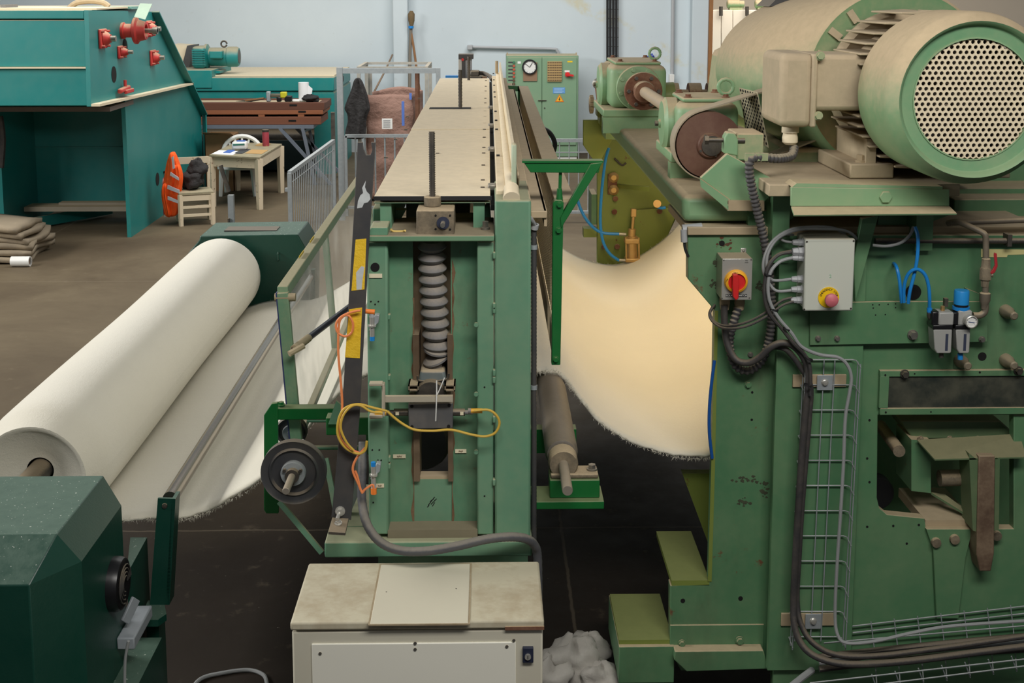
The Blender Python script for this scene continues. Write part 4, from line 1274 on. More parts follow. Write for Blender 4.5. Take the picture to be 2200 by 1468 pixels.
# feet and mounting frame
for x in (MX - .24, MX + .24):
    MB().box((x - .09, 5.0, MZ - .36), (x + .09, 5.5, MZ - .30)).build('foot', motor_dust, mt, bevel=.006)
    MB().box((x - .02, 5.02, MZ - .32), (x + .02, 5.48, MZ - .2)).build('foot_web', motor_dust, mt)
MB().hexbolt((MX - .27, 5.06, MZ - .30), (0, 0, 1), .018, .03).build('bolt', dusty_brown, mt)
mf = thing('motor_mount', (MX, 5.2, MZ - .55), 'green mounting frame with a flared front lip carrying the huge motor', 'mount')
zf = MZ - .36
mf_x0, mf_x1 = p(1642, 380, 4.95).x, p(2046, 380, 4.95).x
MB().box((mf_x0, 4.86, zf - .05), (mf_x1, 5.75, zf - .002)).build('slide_rail', motor_dust, mf, bevel=.004)
MB().plate([(1700, 402), (2040, 406), (2040, 443), (1700, 444)], 4.80, .02).build('front_channel', mach_pale, mf, bevel=.003)
MB().prism([p(1700, 444, 4.80), p(2040, 443, 4.80), p(2056, 459, 4.72), p(1706, 462, 4.72)], (0, .004, -.006)).build('front_lip', mach_pale, mf)
MB().prism([p(1712, 394, 4.80), p(2025, 401, 4.80), p(2025, 406, 4.80), p(1702, 402, 4.80)], (0, .12, 0)).build('channel_top', mach_pale, mf)
q = p(1902, 423, 4.80); MB().cyl(q, q + V(0, -.012, 0), .025, n=6).build('bolt', mach_pale, mf, bevel=.002)
MB().box((mf_x0 + .05, 5.0, zf - .35), (mf_x0 + .12, 5.7, zf - .05)).build('leg_plate', mach_green, mf)
MB().box((mf_x1 - .12, 5.0, zf - .30), (mf_x1 - .05, 5.7, zf - .05)).build('leg_plate', mach_green, mf)
# tensioner bracket in front of the pulley
tn_ = thing('belt_tensioner', p(1560, 420, 5.45), 'angular green tensioner bracket with a long bolt pointing at the brown pulley', 'bracket')
TY = 5.05
MB().plate([(1505, 383), (1563, 330), (1680, 395), (1640, 437), (1568, 430)], TY, .03).build('cheek_plate', mach_pale, tn_, bevel=.003)
MB().prism([p(1505, 383, TY), p(1568, 428, TY), p(1590, 428, TY + .1), p(1590, 385, TY + .25)], (0, .0, -.012)).build('shelf', dusty_brown, tn_)
MB().plate([(1505, 385), (1565, 428), (1565, 452), (1507, 403)], TY - .02, .02).build('front_lip', mach_pale, tn_)
MB().plate([(1563, 431), (1642, 432), (1642, 453), (1563, 453)], TY - .02, .12).build('foot_block', dusty_brown, tn_)
MB().plate([(1555, 330), (1557, 295), (1563, 284), (1578, 285), (1586, 300), (1586, 336)], TY + .02, .06).build('lug', mach_pale, tn_, bevel=.006)
MB().pbox(1583, 287, 1640, 345, TY + .05, TY + .25).build('slide_block', motor_green, tn_, bevel=.006)
MB().cyl(p(1516, 301, TY + .05), p(1563, 301, TY + .05), .010, n=10).build('bolt_shank', dark_steel, tn_)
MB().cyl(p(1513, 301, TY + .05), p(1522, 301, TY + .05), .020, n=6).build('bolt_head', dark_steel, tn_)
MB().cyl(p(1583, 302, TY + .05), p(1600, 302, TY + .05), .012, n=10).build('bolt_end', dark_steel, tn_)
# belt cover drum
bg = thing('belt_cover', (MX, 6.2, MZ - .5), 'big rounded dusty belt cover behind the motor with a perforated window', 'cover')
rings_ = [(5.47, 0, .30, .30), (5.455, 0, .385, .385), (5.45, 0, .40, .40), (5.46, 0, .415, .41), (5.50, -.01, .425, .405), (5.56, -.03, .455, .40), (5.68, -.06, .50, .395), (5.85, -.08, .53, .39), (6.05, -.08, .535, .385), (6.5, -.08, .535, .38), (6.55, -.08, .50, .35), (6.56, -.08, .30, .2)]
dm = MB(); nr = 72
dm.add([V(MX + cx_ + rx * math.cos(2 * math.pi * k / nr), y, MZ + rz_ * math.sin(2 * math.pi * k / nr)) for y, cx_, rx, rz_ in rings_ for k in range(nr)],
       [(j * nr + k, j * nr + (k + 1) % nr, (j + 1) * nr + (k + 1) % nr, (j + 1) * nr + k) for j in range(len(rings_) - 1) for k in range(nr)])
dm.build('drum', motor_green, bg, sharp=50)
MB().lathe([(0, 5.475), (.39, 5.475), (.39, 5.485)], (MX, 0, MZ), (0, 1, 0), 48).build('front_disc', motor_dust, bg)
for k in range(5):
    a = 2.2 + k * .3
    q0, q1 = V(MX + .325 * math.cos(a), 5.46, MZ + .325 * math.sin(a)), V(MX + .385 * math.cos(a), 5.46, MZ + .385 * math.sin(a))
    MB().bar(q0, q1, .03, .03, up=(0, 1, 0)).build('rib', motor_dust, bg)
MB().box((MX - .45, 5.52, MZ - .46), (MX + .4, 6.5, MZ - .30)).build('cover_base', motor_green, bg, bevel=.02)
pq = [p(1588, 188, 5.72), p(1628, 198, 5.50), p(1652, 318, 5.48), p(1604, 292, 5.70)]
MB().prism(pq, (0, .006, 0)).build('window_sheet', paint('sheet_pale', (176, 170, 142), dust=.4, film=.4), bg)
nrm = (pq[1] - pq[0]).cross(pq[3] - pq[0]).normalized()
if nrm.y > 0: nrm = -nrm
hole0 = None
for j in range(14):
    for i in range(7):
        u, v = (i + .5 + .5 * (j % 2)) / 7.6, (j + .7) / 14.6
        q = (pq[0] * (1 - u) + pq[1] * u) * (1 - v) + (pq[3] * (1 - u) + pq[2] * u) * v
        if hole0 is None:
            hole0 = MB().cyl(q + nrm * .0005, q + nrm * .002, .0062, n=8).build('window_hole', hollow, bg); hq = q
        else:
            c_ = hole0.copy(); C.objects.link(c_); c_.location = hole0.location + (q - hq)
hp = thing('guard_hood', p(1570, 250, 7.4), 'pale green dusty hood standing behind the belt cover', 'hood')
MB().plate([(1545, 250), (1562, 112), (1600, 108), (1640, 130), (1640, 290), (1560, 260)], 7.2, .5).build('hood_shell', motor_green, hp, bevel=.04)
bt2 = thing('black_hopper', p(1700, 5, 6.4), 'black funnel edge on top of the belt cover', 'funnel')
MB().plate([(1652, 14), (1668, -2), (1760, -14), (1790, -4), (1745, 4)], 6.3, .3).build('rim', black_paint, bt2)

# --- lime green end frame with the pneumatic cylinder
lf = thing('lime_end_frame', p(1370, 900, 9.35), 'lime green end frame of the right machine with rust spots', 'frame')
LYd = 9.35
pts = [(1283, 322), (1300, 300), (1450, 300), (1452, 452)]
arc = [(1452 - 0, 470), (1438, 500), (1412, 536), (1385, 562), (1365, 580), (1365, 700), (1283, 700)]
MB().plate(pts + arc, LYd, .06).build('end_plate', lime_green, lf, bevel=.004)
MB().plate([(1356, 452), (1447, 445), (1450, 470), (1436, 505), (1385, 568), (1360, 580), (1356, 500)], LYd - .03, .03).build('doubler_plate', lime_green, lf, bevel=.004)
MB().plate([(1306, 374), (1326, 374), (1326, 418), (1306, 418)], LYd - .02, .02).build('bolt_pad', rusty, lf, bevel=.003)
for x, y in ((1318, 381), (1318, 408)):
    q = p(x, y, LYd - .02); MB().lathe([(.04, 0), (.04, .012), (.02, .03), (0, .03)], q, (0, -1, 0), 14).build('bolt', brass, lf)
for x, y in ((1322, 427), (1326, 530), (1298, 530), (1417, 454), (1320, 455)):
    q = p(x, y, LYd - .03); MB().lathe([(.022, 0), (.02, .012), (0, .014)], q, (0, -1, 0), 12).build('bolt', rusty, lf)
MB().prism([p(1326, 396, LYd - .02), p(1395, 402, LYd - .3), p(1395, 412, LYd - .3), p(1326, 404, LYd - .02)], (0, .03, 0)).build('arm', lime_green, lf)
MB().tube([p(x, y, LYd - .03) for x, y in ((1320, 340), (1332, 352), (1338, 355), (1345, 350))], .008, 6, smooth=3).build('wire_loop', dark_cable, lf)
MB().pbox(1271, 418, 1282, 483, LYd + .02, LYd + .3).build('edge_beam', mach_green, lf)
MB().pbox(1254, 492, 1282, 510, LYd - .02, LYd + .1).build('stop_block', lime_green, lf)
ac = thing('air_cylinder', p(1358, 560, 9.1), 'brass coloured pneumatic cylinder standing upright on the lime green frame', 'cylinder')
cb, ct = p(1358, 557, 9.15), p(1357, 508, 9.15)
MB().cyl(cb, ct, .042, n=20).build('barrel', brass, ac)
for q, h_ in ((cb, .03), (ct - V(0, 0, .03), .04)):
    MB().box(q + V(-.055, -.055, -h_ / 2), q + V(.055, .055, h_ / 2)).build('end_cap', brass, ac, bevel=.008)
for dx in (-.048, .048):
    MB().cyl(cb + V(dx, -.045, 0), ct + V(dx, -.045, 0), .007, n=8).build('tie_rod', brass, ac)
MB().cyl(ct, p(1358, 492, 9.15), .028, n=14).build('neck', brass, ac)
MB().cyl(ct, p(1361, 462, 9.15), .012, n=10).build('piston_rod', brass, ac)
q = p(1361, 457, 9.15); MB().box(q - V(.02, .02, .03), q + V(.02, .02, .03)).build('clevis', brass, ac, bevel=.005)
for y in (504, 560):
    MB().cyl(p(1345, y, 9.12), p(1330, y - 1, 9.12), .012, n=8).build('air_fitting', steel, ac)
for nm, pts, lab in ((0, ((1330, 503), (1290, 499), (1262, 475), (1244, 440), (1240, 410), (1255, 380), (1275, 340), (1305, 313)), 'blue air hose looping left of the lime green frame to its cylinder'),
                     (1, ((1330, 560), (1310, 545), (1296, 520), (1290, 480), (1292, 420), (1300, 350), (1308, 318)), 'blue air hose hanging down the lime green frame to the cylinder foot'),
                     (2, ((1410, 430), (1412, 443), (1420, 447), (1430, 446)), 'short blue air hose stub near the beam on the lime green frame')):
    tag(MB().tube([p(x, y, 9.12) for x, y in pts], .011, 8, smooth=5).build('air_hose', blue_pl), lab, 'hose', 'hoses on the lime frame')
MB().cyl(p(1412, 438, 9.3), p(1412, 438, 9.1), .03, n=12).build('fitting', brass, lf)
tag(MB().tube([p(x, y, RY - .01) for x, y in ((1535, 775), (1528, 830), (1524, 880), (1524, 930), (1530, 985))], .007, 8, smooth=5).build('blue_hose', plain('dark_blue_hose', (20, 84, 160), .5)), 'dark blue hose along the lime edge of the right machine', 'hose')
# conduit fitting at the corner of the plate
cf = thing('conduit_fitting', p(1468, 510, RY), 'grey round conduit fitting on the top corner of the front plate', 'fitting')
MB().cyl(p(1466, 494, RY + .02), p(1508, 490, RY + .02), .022, n=14).build('cap', grey_pl, cf)
MB().cyl(p(1469, 494, RY), p(1470, 520, RY), .014, n=12).build('elbow', grey_pl, cf)
MB().tube([p(x, y, RY) for x, y in ((1470, 518), (1472, 535), (1479, 552))], .006, 6, smooth=3).build('wire', black_rub, cf)

# warm tube lamp under the drive beam, shining down on the felt
tl = thing('tube_lamp', (1.05, 7.2, 2.0), 'warm tube lamp hidden under the drive beam above the felt', 'lamp')
MB().box((1.0, 5.6, bz0 - .05), (1.1, 8.8, bz0 - .002)).build('housing', white_pl, tl)
MB().cyl((1.05, 5.62, bz0 - .07), (1.05, 8.78, bz0 - .07), .013, n=10).build('tube', plain('lit_tube', (255, 210, 140), .4, emit=6), tl)
lo_ = area('tube_light', (1.05, 7.2, bz0 - .09), (.8, 7.2, 0), 0.1, 3.1, 12.5, (1.0, .77, .48))
lo_.rotation_euler = (0, math.radians(-18), 0)

# rust blooms and scuffs on the front frame
rs_ = random.Random(12)
rmat = NT('rust_bloom'); rmat.base(rmat.mix(rmat.noise(70, 5, .7), lin((58, 52, 38)), lin((112, 66, 44)))); rmat.rough(.9)
smat = NT('dirt_scuff'); smat.base(smat.mix(smat.noise(60, 5, .7), lin((44, 48, 36)), lin((84, 90, 66)))); smat.rough(.9)
for (x, y, rx_, ry_, m_) in ((1556, 524, 20, 12, rmat.m), (1543, 566, 10, 17, smat.m), (1541, 612, 15, 14, smat.m), (1602, 1030, 26, 9, smat.m), (1598, 1078, 16, 8, smat.m), (1640, 1052, 10, 30, smat.m), (1632, 615, 7, 9, smat.m)):
    sm_ = MB()
    for k in range(16):
        q = p(x + rs_.gauss(0, rx_ * .5), y + rs_.gauss(0, ry_ * .5), RY - .0004 - .00005 * k)
        r_ = rs_.uniform(.002, .009)
        sm_.prism([q + V(r_ * rs_.uniform(.6, 1.4) * math.cos(a * .7), 0, r_ * rs_.uniform(.5, 1.2) * math.sin(a * .7)) for a in range(9)], (0, .0006, 0))
    sm_.build('rust_stain', m_, rm)
# ================================================================== cream control box in front of the loom
cx = thing('control_box', p(897, 1468, 3.9), 'cream steel control box with a dented dusty lid in front of the loom', 'control box')
CY0, CY1 = 3.76, 4.17
A = [p(628, 1357, CY0), p(1165, 1345, CY0), p(1158, 1188, CY1), p(678, 1194, CY1)]
zl_ = sum(v.z for v in A) / 4
xb0, xb1 = p(628, 1400, CY0).x, p(1166, 1400, CY0).x
body = MB().box((xb0, CY0, 0), (xb1, CY1, zl_ - .035)).build('cabinet_body', cream_box, cx, bevel=.006)
ld = MB().box((xb0 - .004, CY0 - .008, zl_ - .030), (xb1 + .004, CY1, zl_)).build('lid', paint('cream_lid', (204, 198, 174), dust=.22, film=.75, rust=.14, vary=.1, scale=5, dcol=(150, 132, 104), rough=.55), cx, bevel=.008, seg=3)
a, b = pZ(795, 1342, zl_), pZ(1010, 1213, zl_)
MB().box((a.x - .006, a.y - .004, zl_ - .004), (b.x + .006, b.y + .006, zl_ + .0012)).build('grime_outline', paint('brown_grime', (150, 132, 104), dust=0, film=.3, dcol=(200, 190, 166), scale=14), ld)
MB().box((a.x, a.y, zl_ - .004), (b.x, b.y, zl_ + .0025)).build('lid_panel', paint('clean_cream', (204, 199, 180), dust=.1, film=.10, vary=.05, scale=4), ld, bevel=.002)
for x, y in ((830, 1274), (980, 1267)):
    q = pZ(x, y, zl_); MB().cyl(q, q + V(0, 0, .0032), .0022, n=8).build('lid_hole', hollow, ld)
MB().box((p(1085, 1340, CY0 - .008).x, CY0 - .011, zl_ - .032), (xb1 + .004, CY0 - .006, zl_ - .02)).build('rust_edge', rusty, ld)
a, b = p(670, 1388, CY0), p(1108, 1374, CY0)
dp = MB().box((a.x, CY0 - .006, .3), (b.x, CY0 + .002, (a.z + b.z) / 2)).build('door_panel', white_panel, cx, bevel=.002)
for x, y in ((688, 1404), (892, 1382), (892, 1395), (1089, 1389), (1104, 1376)):
    q = p(x, y, CY0 - .006); MB().cyl(q, q + V(0, -.003, 0), .0055, n=6).build('screw', steel, dp)
lk_ = MB().pbox(1123, 1393, 1146, 1425, CY0 - .012, CY0 + .002).build('lock_plate', plain('dark_blue_plate', (36, 42, 62), .5), cx, bevel=.002)
q = p(1134, 1411, CY0 - .012); MB().cyl(q, q + V(0, -.006, 0), .010, n=16).build('lock_cylinder', stainless, lk_)
MB().box(q + V(-.0012, -.0065, -.006), q + V(.0012, -.0058, .006)).build('key_slot', hollow, lk_)

# thick flexible conduit across the lid, two risers
fx = thing('flexible_conduit', p(950, 1190, 4.2), 'thick dark flexible conduit looping across the foot of the loom column', 'conduit')
pts = [(780, 950, 4.3), (778, 1020, 4.25), (778, 1080, 4.22), (790, 1130, 4.17), (820, 1167, 4.13), (865, 1184, 4.10), (920, 1184, 4.08), (985, 1173, 4.10), (1045, 1159, 4.12), (1095, 1154, 4.14), (1130, 1158, 4.17), (1148, 1172, 4.2), (1155, 1200, 4.22), (1156, 1300, 4.22)]
pp_ = catmull([p(*q) for q in pts], 12)
MB().tube(pp_, .0155, 12, rfun=lambda i: 1.0 + (.05 if i % 2 else 0)).build('hose', paint('dark_conduit', (72, 74, 80), dust=.6, film=.15, rough=.5, scale=6, dcol=(150, 142, 126)), fx, sharp=70)
rs = thing('riser_conduit', p(1147, 1180, 4.3), 'dark corrugated conduit running up beside the right column of the loom', 'conduit')
MB().tube([p(1147, y, 4.31) for y in range(486, 1190, 4)], .0095, 10, rfun=lambda i: 1.0 + (.10 if i % 2 else 0)).build('hose', black_paint, rs, sharp=70)
for y in (531, 832):
    q = p(1147, y, 4.31); MB().cyl(q - V(0, 0, .008), q + V(0, 0, .008), .0125, n=14).build('clip', galv, rs)
MB().lathe([(.008, -.01), (.014, -.01), (.014, .008), (.008, .008)], p(1149, 486, 4.30), (.2, -.3, 1), 16, cap=False).build('end_ring', grey_pl, rs)
gc = tag(MB().tube([p(x, y, Y) for x, y, Y in ((1086, 408, 4.36), (1096, 425, 4.27), (1112, 446, 4.25), (1135, 464, 4.26), (1148, 482, 4.29), (1149, 492, 4.30))], .0075, 9, smooth=6).build('grey_cable', grey_cable), 'pale grey cable from the dusty conduit down into the riser at the column', 'cable')

# orange and yellow sensor cables
def cable(name, pts, r, mat, label, cat='cable', Y=4.15, sm=6, n=8):
    return tag(MB().tube([p(q[0], q[1], q[2] if len(q) > 2 else Y) for q in pts], r, n, smooth=sm).build(name, mat), label, cat)


cable('orange_cable', [(775, 667), (752, 672), (732, 682), (722, 697), (726, 715), (742, 723), (756, 714), (758, 694), (748, 678), (735, 682), (728, 700), (727, 760), (733, 830), (735, 880), (728, 930), (745, 960), (775, 975)], .0042, orange_cable, 'orange sensor cable with a loop hanging in front of the black strut')
cable('orange_cable', [(785, 962), (766, 985), (758, 1010), (770, 1040), (778, 1058), (784, 1052), (800, 1042), (803, 1050)], .0042, orange_cable, 'orange cable end running to the lower proximity switch')
cable('orange_cable', [(763, 1012), (768, 1025), (774, 1050), (779, 1060)], .0042, orange_cable, 'short doubled orange cable beside the lower proximity switch')
cable('yellow_cable', [(1018, 883), (1048, 881), (1066, 892), (1073, 910), (1064, 930), (1042, 938), (1012, 934), (970, 924), (930, 926), (893, 924), (870, 914), (850, 900), (832, 884)], .0045, yellow_cable, 'yellow sensor cable looping round below the dark bearing block', Y=4.18)
cable('yellow_cable', [(832, 884), (800, 876), (770, 869), (742, 877), (728, 900), (726, 935), (742, 962), (768, 975), (784, 968), (788, 948)], .0045, yellow_cable, 'yellow cable coil hanging over the foot of the black strut', Y=4.14)
cable('yellow_cable', [(822, 888), (796, 884), (775, 872), (756, 873), (738, 892), (732, 920), (744, 950), (760, 968)], .0042, yellow_cable, 'inner turn of the yellow cable coil beside the strut', Y=4.13)
for x, y, nm, lab in ((1024, 883, 0, 'orange plug on the right sensor of the bearing block'), (818, 888, 1, 'orange plug on the left sensor of the bearing block')):
    o = thing('cable_plug', p(x, y, 4.18), lab, 'plug')
    d_ = 1 if nm == 0 else -1
    q = p(x, y, 4.2)
    MB().cyl(q - V(.02, 0, 0), q + V(.02, 0, 0), .0085, n=10).build('grip', plain('amber_plastic', (226, 168, 50), .5), o)
    MB().cyl(q - V(d_ * .02, 0, 0), q - V(d_ * .03, 0, 0), .0095, n=10).build('ring', rubber, o)

# black strut with hazard tape
stt = thing('flat_strut', p(730, 1140, 4.12), 'long black flat strut with yellow tape and a forked top beside the loom', 'strut')
SY = 4.17
MB().plate([(768, 306), (779, 306), (781, 322), (787, 333), (796, 333), (800, 322), (797, 306), (807, 306), (793, 520), (772, 900), (754, 1118), (712, 1112), (736, 860), (762, 430)], SY, .012).build('flat_bar', black_paint, stt, bevel=.0015)
tapem = NT('crinkled_tape'); tapem.base(tapem.mix(tapem.noise(30, 4), lin((222, 178, 34)), lin((246, 206, 60)))); tapem.rough(.45); tapem.bump(tapem.noise(60, 5, .7), .7, .004)
MB().plate([(764, 515), (787, 513), (783, 622), (755, 625)], SY - .0015, .0015).build('yellow_tape', tapem.m, stt)
MB().plate([(750, 665), (778, 661), (773, 770), (741, 768)], SY - .0015, .0015).build('yellow_tape', tapem.m, stt)
MB().plate([(786, 388), (784, 402), (788, 412), (794, 418), (796, 428), (790, 435), (782, 437), (778, 446), (767, 448), (769, 432), (774, 420), (780, 415), (778, 404)], SY - .0015, .0015).build('silver_scrap', plain('foil_grey', (196, 200, 200), .4, vary=.2, scale=40), stt)
MB().plate([(765, 586), (776, 572), (783, 574), (779, 600), (777, 622), (766, 623)], SY - .002, .0006).build('silver_scrap', MATS['foil_grey'], stt)
q = p(731, 1098, SY)
MB().hexbolt(q, (0, -1, 0), .013, .018).build('bolt', stainless, stt)
MB().cyl(q, q + V(-.005, -.05, -.01), .007, n=12).build('bolt_end', stainless, stt)
MB().prism([p(714, 1112, SY), p(749, 1114, SY), p(742, 1145, SY - .09), p(705, 1143, SY - .09)], (0, 0, -.010)).build('foot_plate', dark_steel, stt, bevel=.001)
q = p(727, 1125, SY - .04); MB().hexbolt(q, (0, -.3, 1), .010, .012).build('foot_bolt', stainless, stt)

# plexiglass guard on the left
gu = thing('clear_guard_door', p(640, 950, 4.7), 'slanted clear plastic guard in a worn green frame on the left of the loom', 'guard')
GN = 4.72
n0, n1 = p(607, 628, GN), p(637, 948, GN)          # near frame: top and bottom
f0, f1 = n0 + V(0, 3.3, 0), n1 + V(0, 3.3, 0)
worn = paint('worn_green_frame', (104, 150, 118), dust=.75, film=.3, rust=.08, vary=.15, scale=8)
MB().bar(n0, n1, .045, .03, up=(0, 1, 0)).build('frame_upright', worn, gu, bevel=.003)
MB().bar(n0, f0, .04, .045).build('top_bar', worn, gu, bevel=.003)
MB().bar(n1, f1, .03, .03).build('bottom_bar', worn, gu, bevel=.003)
MB().bar(n0 + V(0, 1.25, 0), n1 + V(0, 1.25, 0), .03, .03, up=(0, 1, 0)).build('frame_upright', worn, gu)
MB().bar(f0, f1, .03, .03, up=(0, 1, 0)).build('frame_upright', worn, gu)
MB().bar(n0 + V(-.022, 0, 0), n1 + V(-.024, 0, 0), .005, .03, up=(0, 1, 0)).build('edge_strip', plain('blue_edge', (60, 66, 110), .4), gu)
MB().cyl(n0 + V(-.03, .0, -.02), n0 + V(.05, .0, -.02), .016, n=10).build('hinge_joint', dusty_brown, gu)
for t_ in (.28, .46):
    MB().bar(n0 + V(-.01, t_ * 1.8, .03), n0 + V(-.01, t_ * 1.8 + .12, .03), .004, .008).build('yellow_mark', plain('yellow_mark', (196, 170, 60), .7), gu)
gt_ = NT('clear_plastic')
gt_.base(lin((232, 232, 226))); gt_.rough(.18)
gt_.put(gt_.b.inputs['Transmission Weight'], 0.0)
gt_.put(gt_.b.inputs['Alpha'], gt_.math('ADD', .17, gt_.math('MULTIPLY', gt_.smooth(gt_.noise(4, 5, .6), .4, .8), .22)))
MB().prism([n0 + V(.012, .02, 0), f0 + V(.012, 0, 0), f1 + V(.012, 0, 0), n1 + V(.012, .02, 0)], (.004, 0, 0)).build('clear_panel', gt_.m, gu)
a, b = p(632, 750, 4.68), p(770, 645, 5.4)
sp_ = MB().cyl(a, b, .013, n=14).build('gas_spring', plain('dark_blue_tube', (44, 46, 62), .4), gu)
MB().cyl(a, a + (b - a) * .2, .016, n=12).build('spring_sleeve', dusty_brown, sp_)
q = p(634, 752, 4.66); MB().cyl(q + V(-.02, -.02, -.01), q + V(.03, .02, .01), .012, n=8).build('spring_eye', dusty_brown, sp_)
tag(MB().tube([p(x, y, 4.66) for x, y in ((622, 949), (632, 955), (645, 950), (651, 945), (656, 952), (659, 960))], .003, 6, smooth=3).build('cable_tie', white_pl), 'white cable tie at the foot of the clear guard frame', 'cable tie')

# pulley wheels and bright green brackets
wh = thing('flat_belt_pulley', p(630, 1090, 4.4), 'large black belt wheel with a grey hub and shaft on the left of the loom', 'wheel')
c = p(630, 1017, 4.42)
WR = 73 * 4.42 / 2680
MB().lathe([(.03, .012), (WR * .66, .012), (WR * .72, .0), (WR * .78, .006), (WR * .95, .004), (WR, .0), (WR * .98, .012), (WR * .9, .022), (WR, .034), (WR * .97, .045), (.03, .045)], c, (0, 1, 0), 56).build('wheel_disc', black_paint, wh)
hb = MB().lathe([(.02, -.012), (.044, -.012), (.046, -.008), (.046, .014), (.02, .014)], c, (0, 1, 0), 32).build('hub_flange', galv, wh)
for k in range(3):
    a_ = .5 + k * 2 * math.pi / 3
    q = c + V(.034 * math.cos(a_), -.012, .034 * math.sin(a_)); MB().cyl(q, q + V(0, -.012, 0), .007, n=6).build('hub_bolt', dark_steel, hb)
MB().cyl(c + V(0, -.035, 0), c + V(0, -.01, 0), .026, n=20).build('hub_boss', dark_steel, wh)
MB().cyl(c + V(0, -.17, 0), c + V(0, .15, 0), .0135, n=16).build('wheel_shaft', paint('shaft_grey', (140, 134, 124)), wh, bevel=.002)
w2 = thing('belt_pulley', p(628, 960, 4.75), 'smaller black belt wheel behind the large one', 'wheel')
c = p(625, 930, 4.75)
MB().lathe([(.02, 0), (.035, .0), (.05, .006), (.058, 0), (.062, .01), (.055, .02), (.062, .03), (.02, .04)], c, (0, 1, 0), 36).build('wheel_disc', black_paint, w2)
MB().lathe([(0, -.02), (.012, -.02), (.012, -.012), (.032, -.012), (.034, 0)], c, (0, 1, 0), 24).build('hub', galv, w2)
bk2 = thing('green_wheel_bracket', p(590, 1100, 4.6), 'bright green bracket carrying the belt wheels beside the loom', 'bracket')
BYk = 4.62
MB().plate([(583, 868), (596, 866), (598, 1104), (572, 1104), (567, 1096), (567, 893)], BYk, .02).build('side_plate', bright_green, bk2, bevel=.002)
MB().pbox(585, 878, 745, 902, BYk + .02, BYk + .07).build('arm', bright_green, bk2, bevel=.003)
MB().pbox(700, 898, 795, 935, BYk - .1, BYk - .04).build('arm', bright_green, bk2, bevel=.003)
MB().plate([(705, 912), (722, 862), (742, 878), (742, 912)], BYk - .12, .015).build('gusset', loom_green, bk2)
q = p(604, 871, BYk + .045); MB().hexbolt(q, (0, 0, 1), .012, .014).build('bolt', bright_green, bk2)
MB().cyl(p(660, 903, BYk + .03), p(740, 903, BYk + .03), .009, n=10).build('tie_rod', loom_green, bk2)
MB().cyl(p(660, 962, BYk + .1), p(790, 962, BYk + .1), .009, n=10).build('tie_rod', loom_green, bk2)
MB().bar(p(600, 1078, BYk - .02), p(692, 1188, BYk - .1), .02, .012, up=(0, 1, 0)).build('diagonal_stay', loom_green, bk2)
MB().bar(p(700, 985, BYk - .02), p(722, 1100, BYk - .1), .02, .012, up=(0, 1, 0)).build('diagonal_stay', loom_green, bk2)
MB().plate([(742, 985), (775, 985), (780, 1040), (750, 1110), (742, 1110)], LY + .2, .03).build('backing_plate', galv, bk2)
MB().box((-.5, LY + .6, 1.24), (.35, LY + .66, 1.34)).build('cross_beam', bright_green, lm)
MB().lathe([(.10, 0), (.115, .0), (.12, .03), (.1, .03)], p(900, 950, LY + .5), (.3, 1, 0), 24).build('inner_wheel', black_rub, lm)

# ================================================================== dark green roll stands
ns = thing('roll_stand', (-1.9, 4.6, 0), 'dark green chamfered bearing stand under the near end of the felt roll', 'stand')
ztp, lo_z = 1.17, 1.06
tA, tB_, tC = pZ(-60, 1150, ztp), pZ(122, 1148, ztp), pZ(222, 1022, ztp)
lD, lE, lF = pZ(62, 1258, lo_z), pZ(170, 1207, lo_z), pZ(266, 1086, lo_z)
x_in0 = -2.9
yb_, yf_ = tC.y, tB_.y
xs_ = (lE.x + lF.x) / 2
vs_ = [V(x_in0, tB_.y, ztp), V(tB_.x, tB_.y, ztp), V(tC.x, tC.y, ztp), V(x_in0, tC.y, ztp),
       V(x_in0, lD.y, lo_z), V(lD.x, lD.y, lo_z), V(xs_, lE.y, lo_z), V(xs_, lF.y, lo_z), V(x_in0, lF.y, lo_z)]
vs_ += [V(v.x, v.y, 0) for v in vs_[4:]]
fs_ = [(0, 1, 2, 3), (0, 4, 5, 1), (1, 5, 6), (1, 6, 7, 2), (2, 7, 8, 3), (3, 8, 4, 0)] + [(4 + i, 9 + i, 9 + (i + 1) % 5, 4 + (i + 1) % 5) for i in range(5)] + [(9, 10, 11, 12, 13)]
hd = MB().add(vs_, fs_).build('stand_hood', dark_green, ns, bevel=.004, sharp=20)
c = pX(243, 1255, xs_)
fn = MB().lathe([(.0, .03), (.05, .035), (.085, .045), (.098, .04), (.105, .02), (.105, -.02)], c, (1, 0, 0), 32).build('motor_fan_cap', black_gloss, ns)
for r_ in (.03, .045, .06, .075):
    MB().tube([c + V(.048, r_ * math.cos(k * .35), r_ * math.sin(k * .35)) for k in range(14)], .003, 5).build('grille_ring', black_paint, fn)
sb_ = MB().box(pX(250, 1372, xs_), pX(292, 1325, xs_) + V(.07, 0, 0)).build('socket_box', plain('grey_socket', (150, 156, 162), .5), ns, bevel=.006)
q = pX(262, 1330, xs_)
MB().bar(q + V(.02, -.03, .0), q + V(.05, .03, .07), .012, .05).build('socket_lid', MATS['grey_socket'], sb_, bevel=.003)
MB().cyl(pX(276, 1378, xs_ + .03), pX(276, 1362, xs_ + .03), .018, n=14).build('plug', plain('pale_plug', (190, 184, 170), .5), sb_)
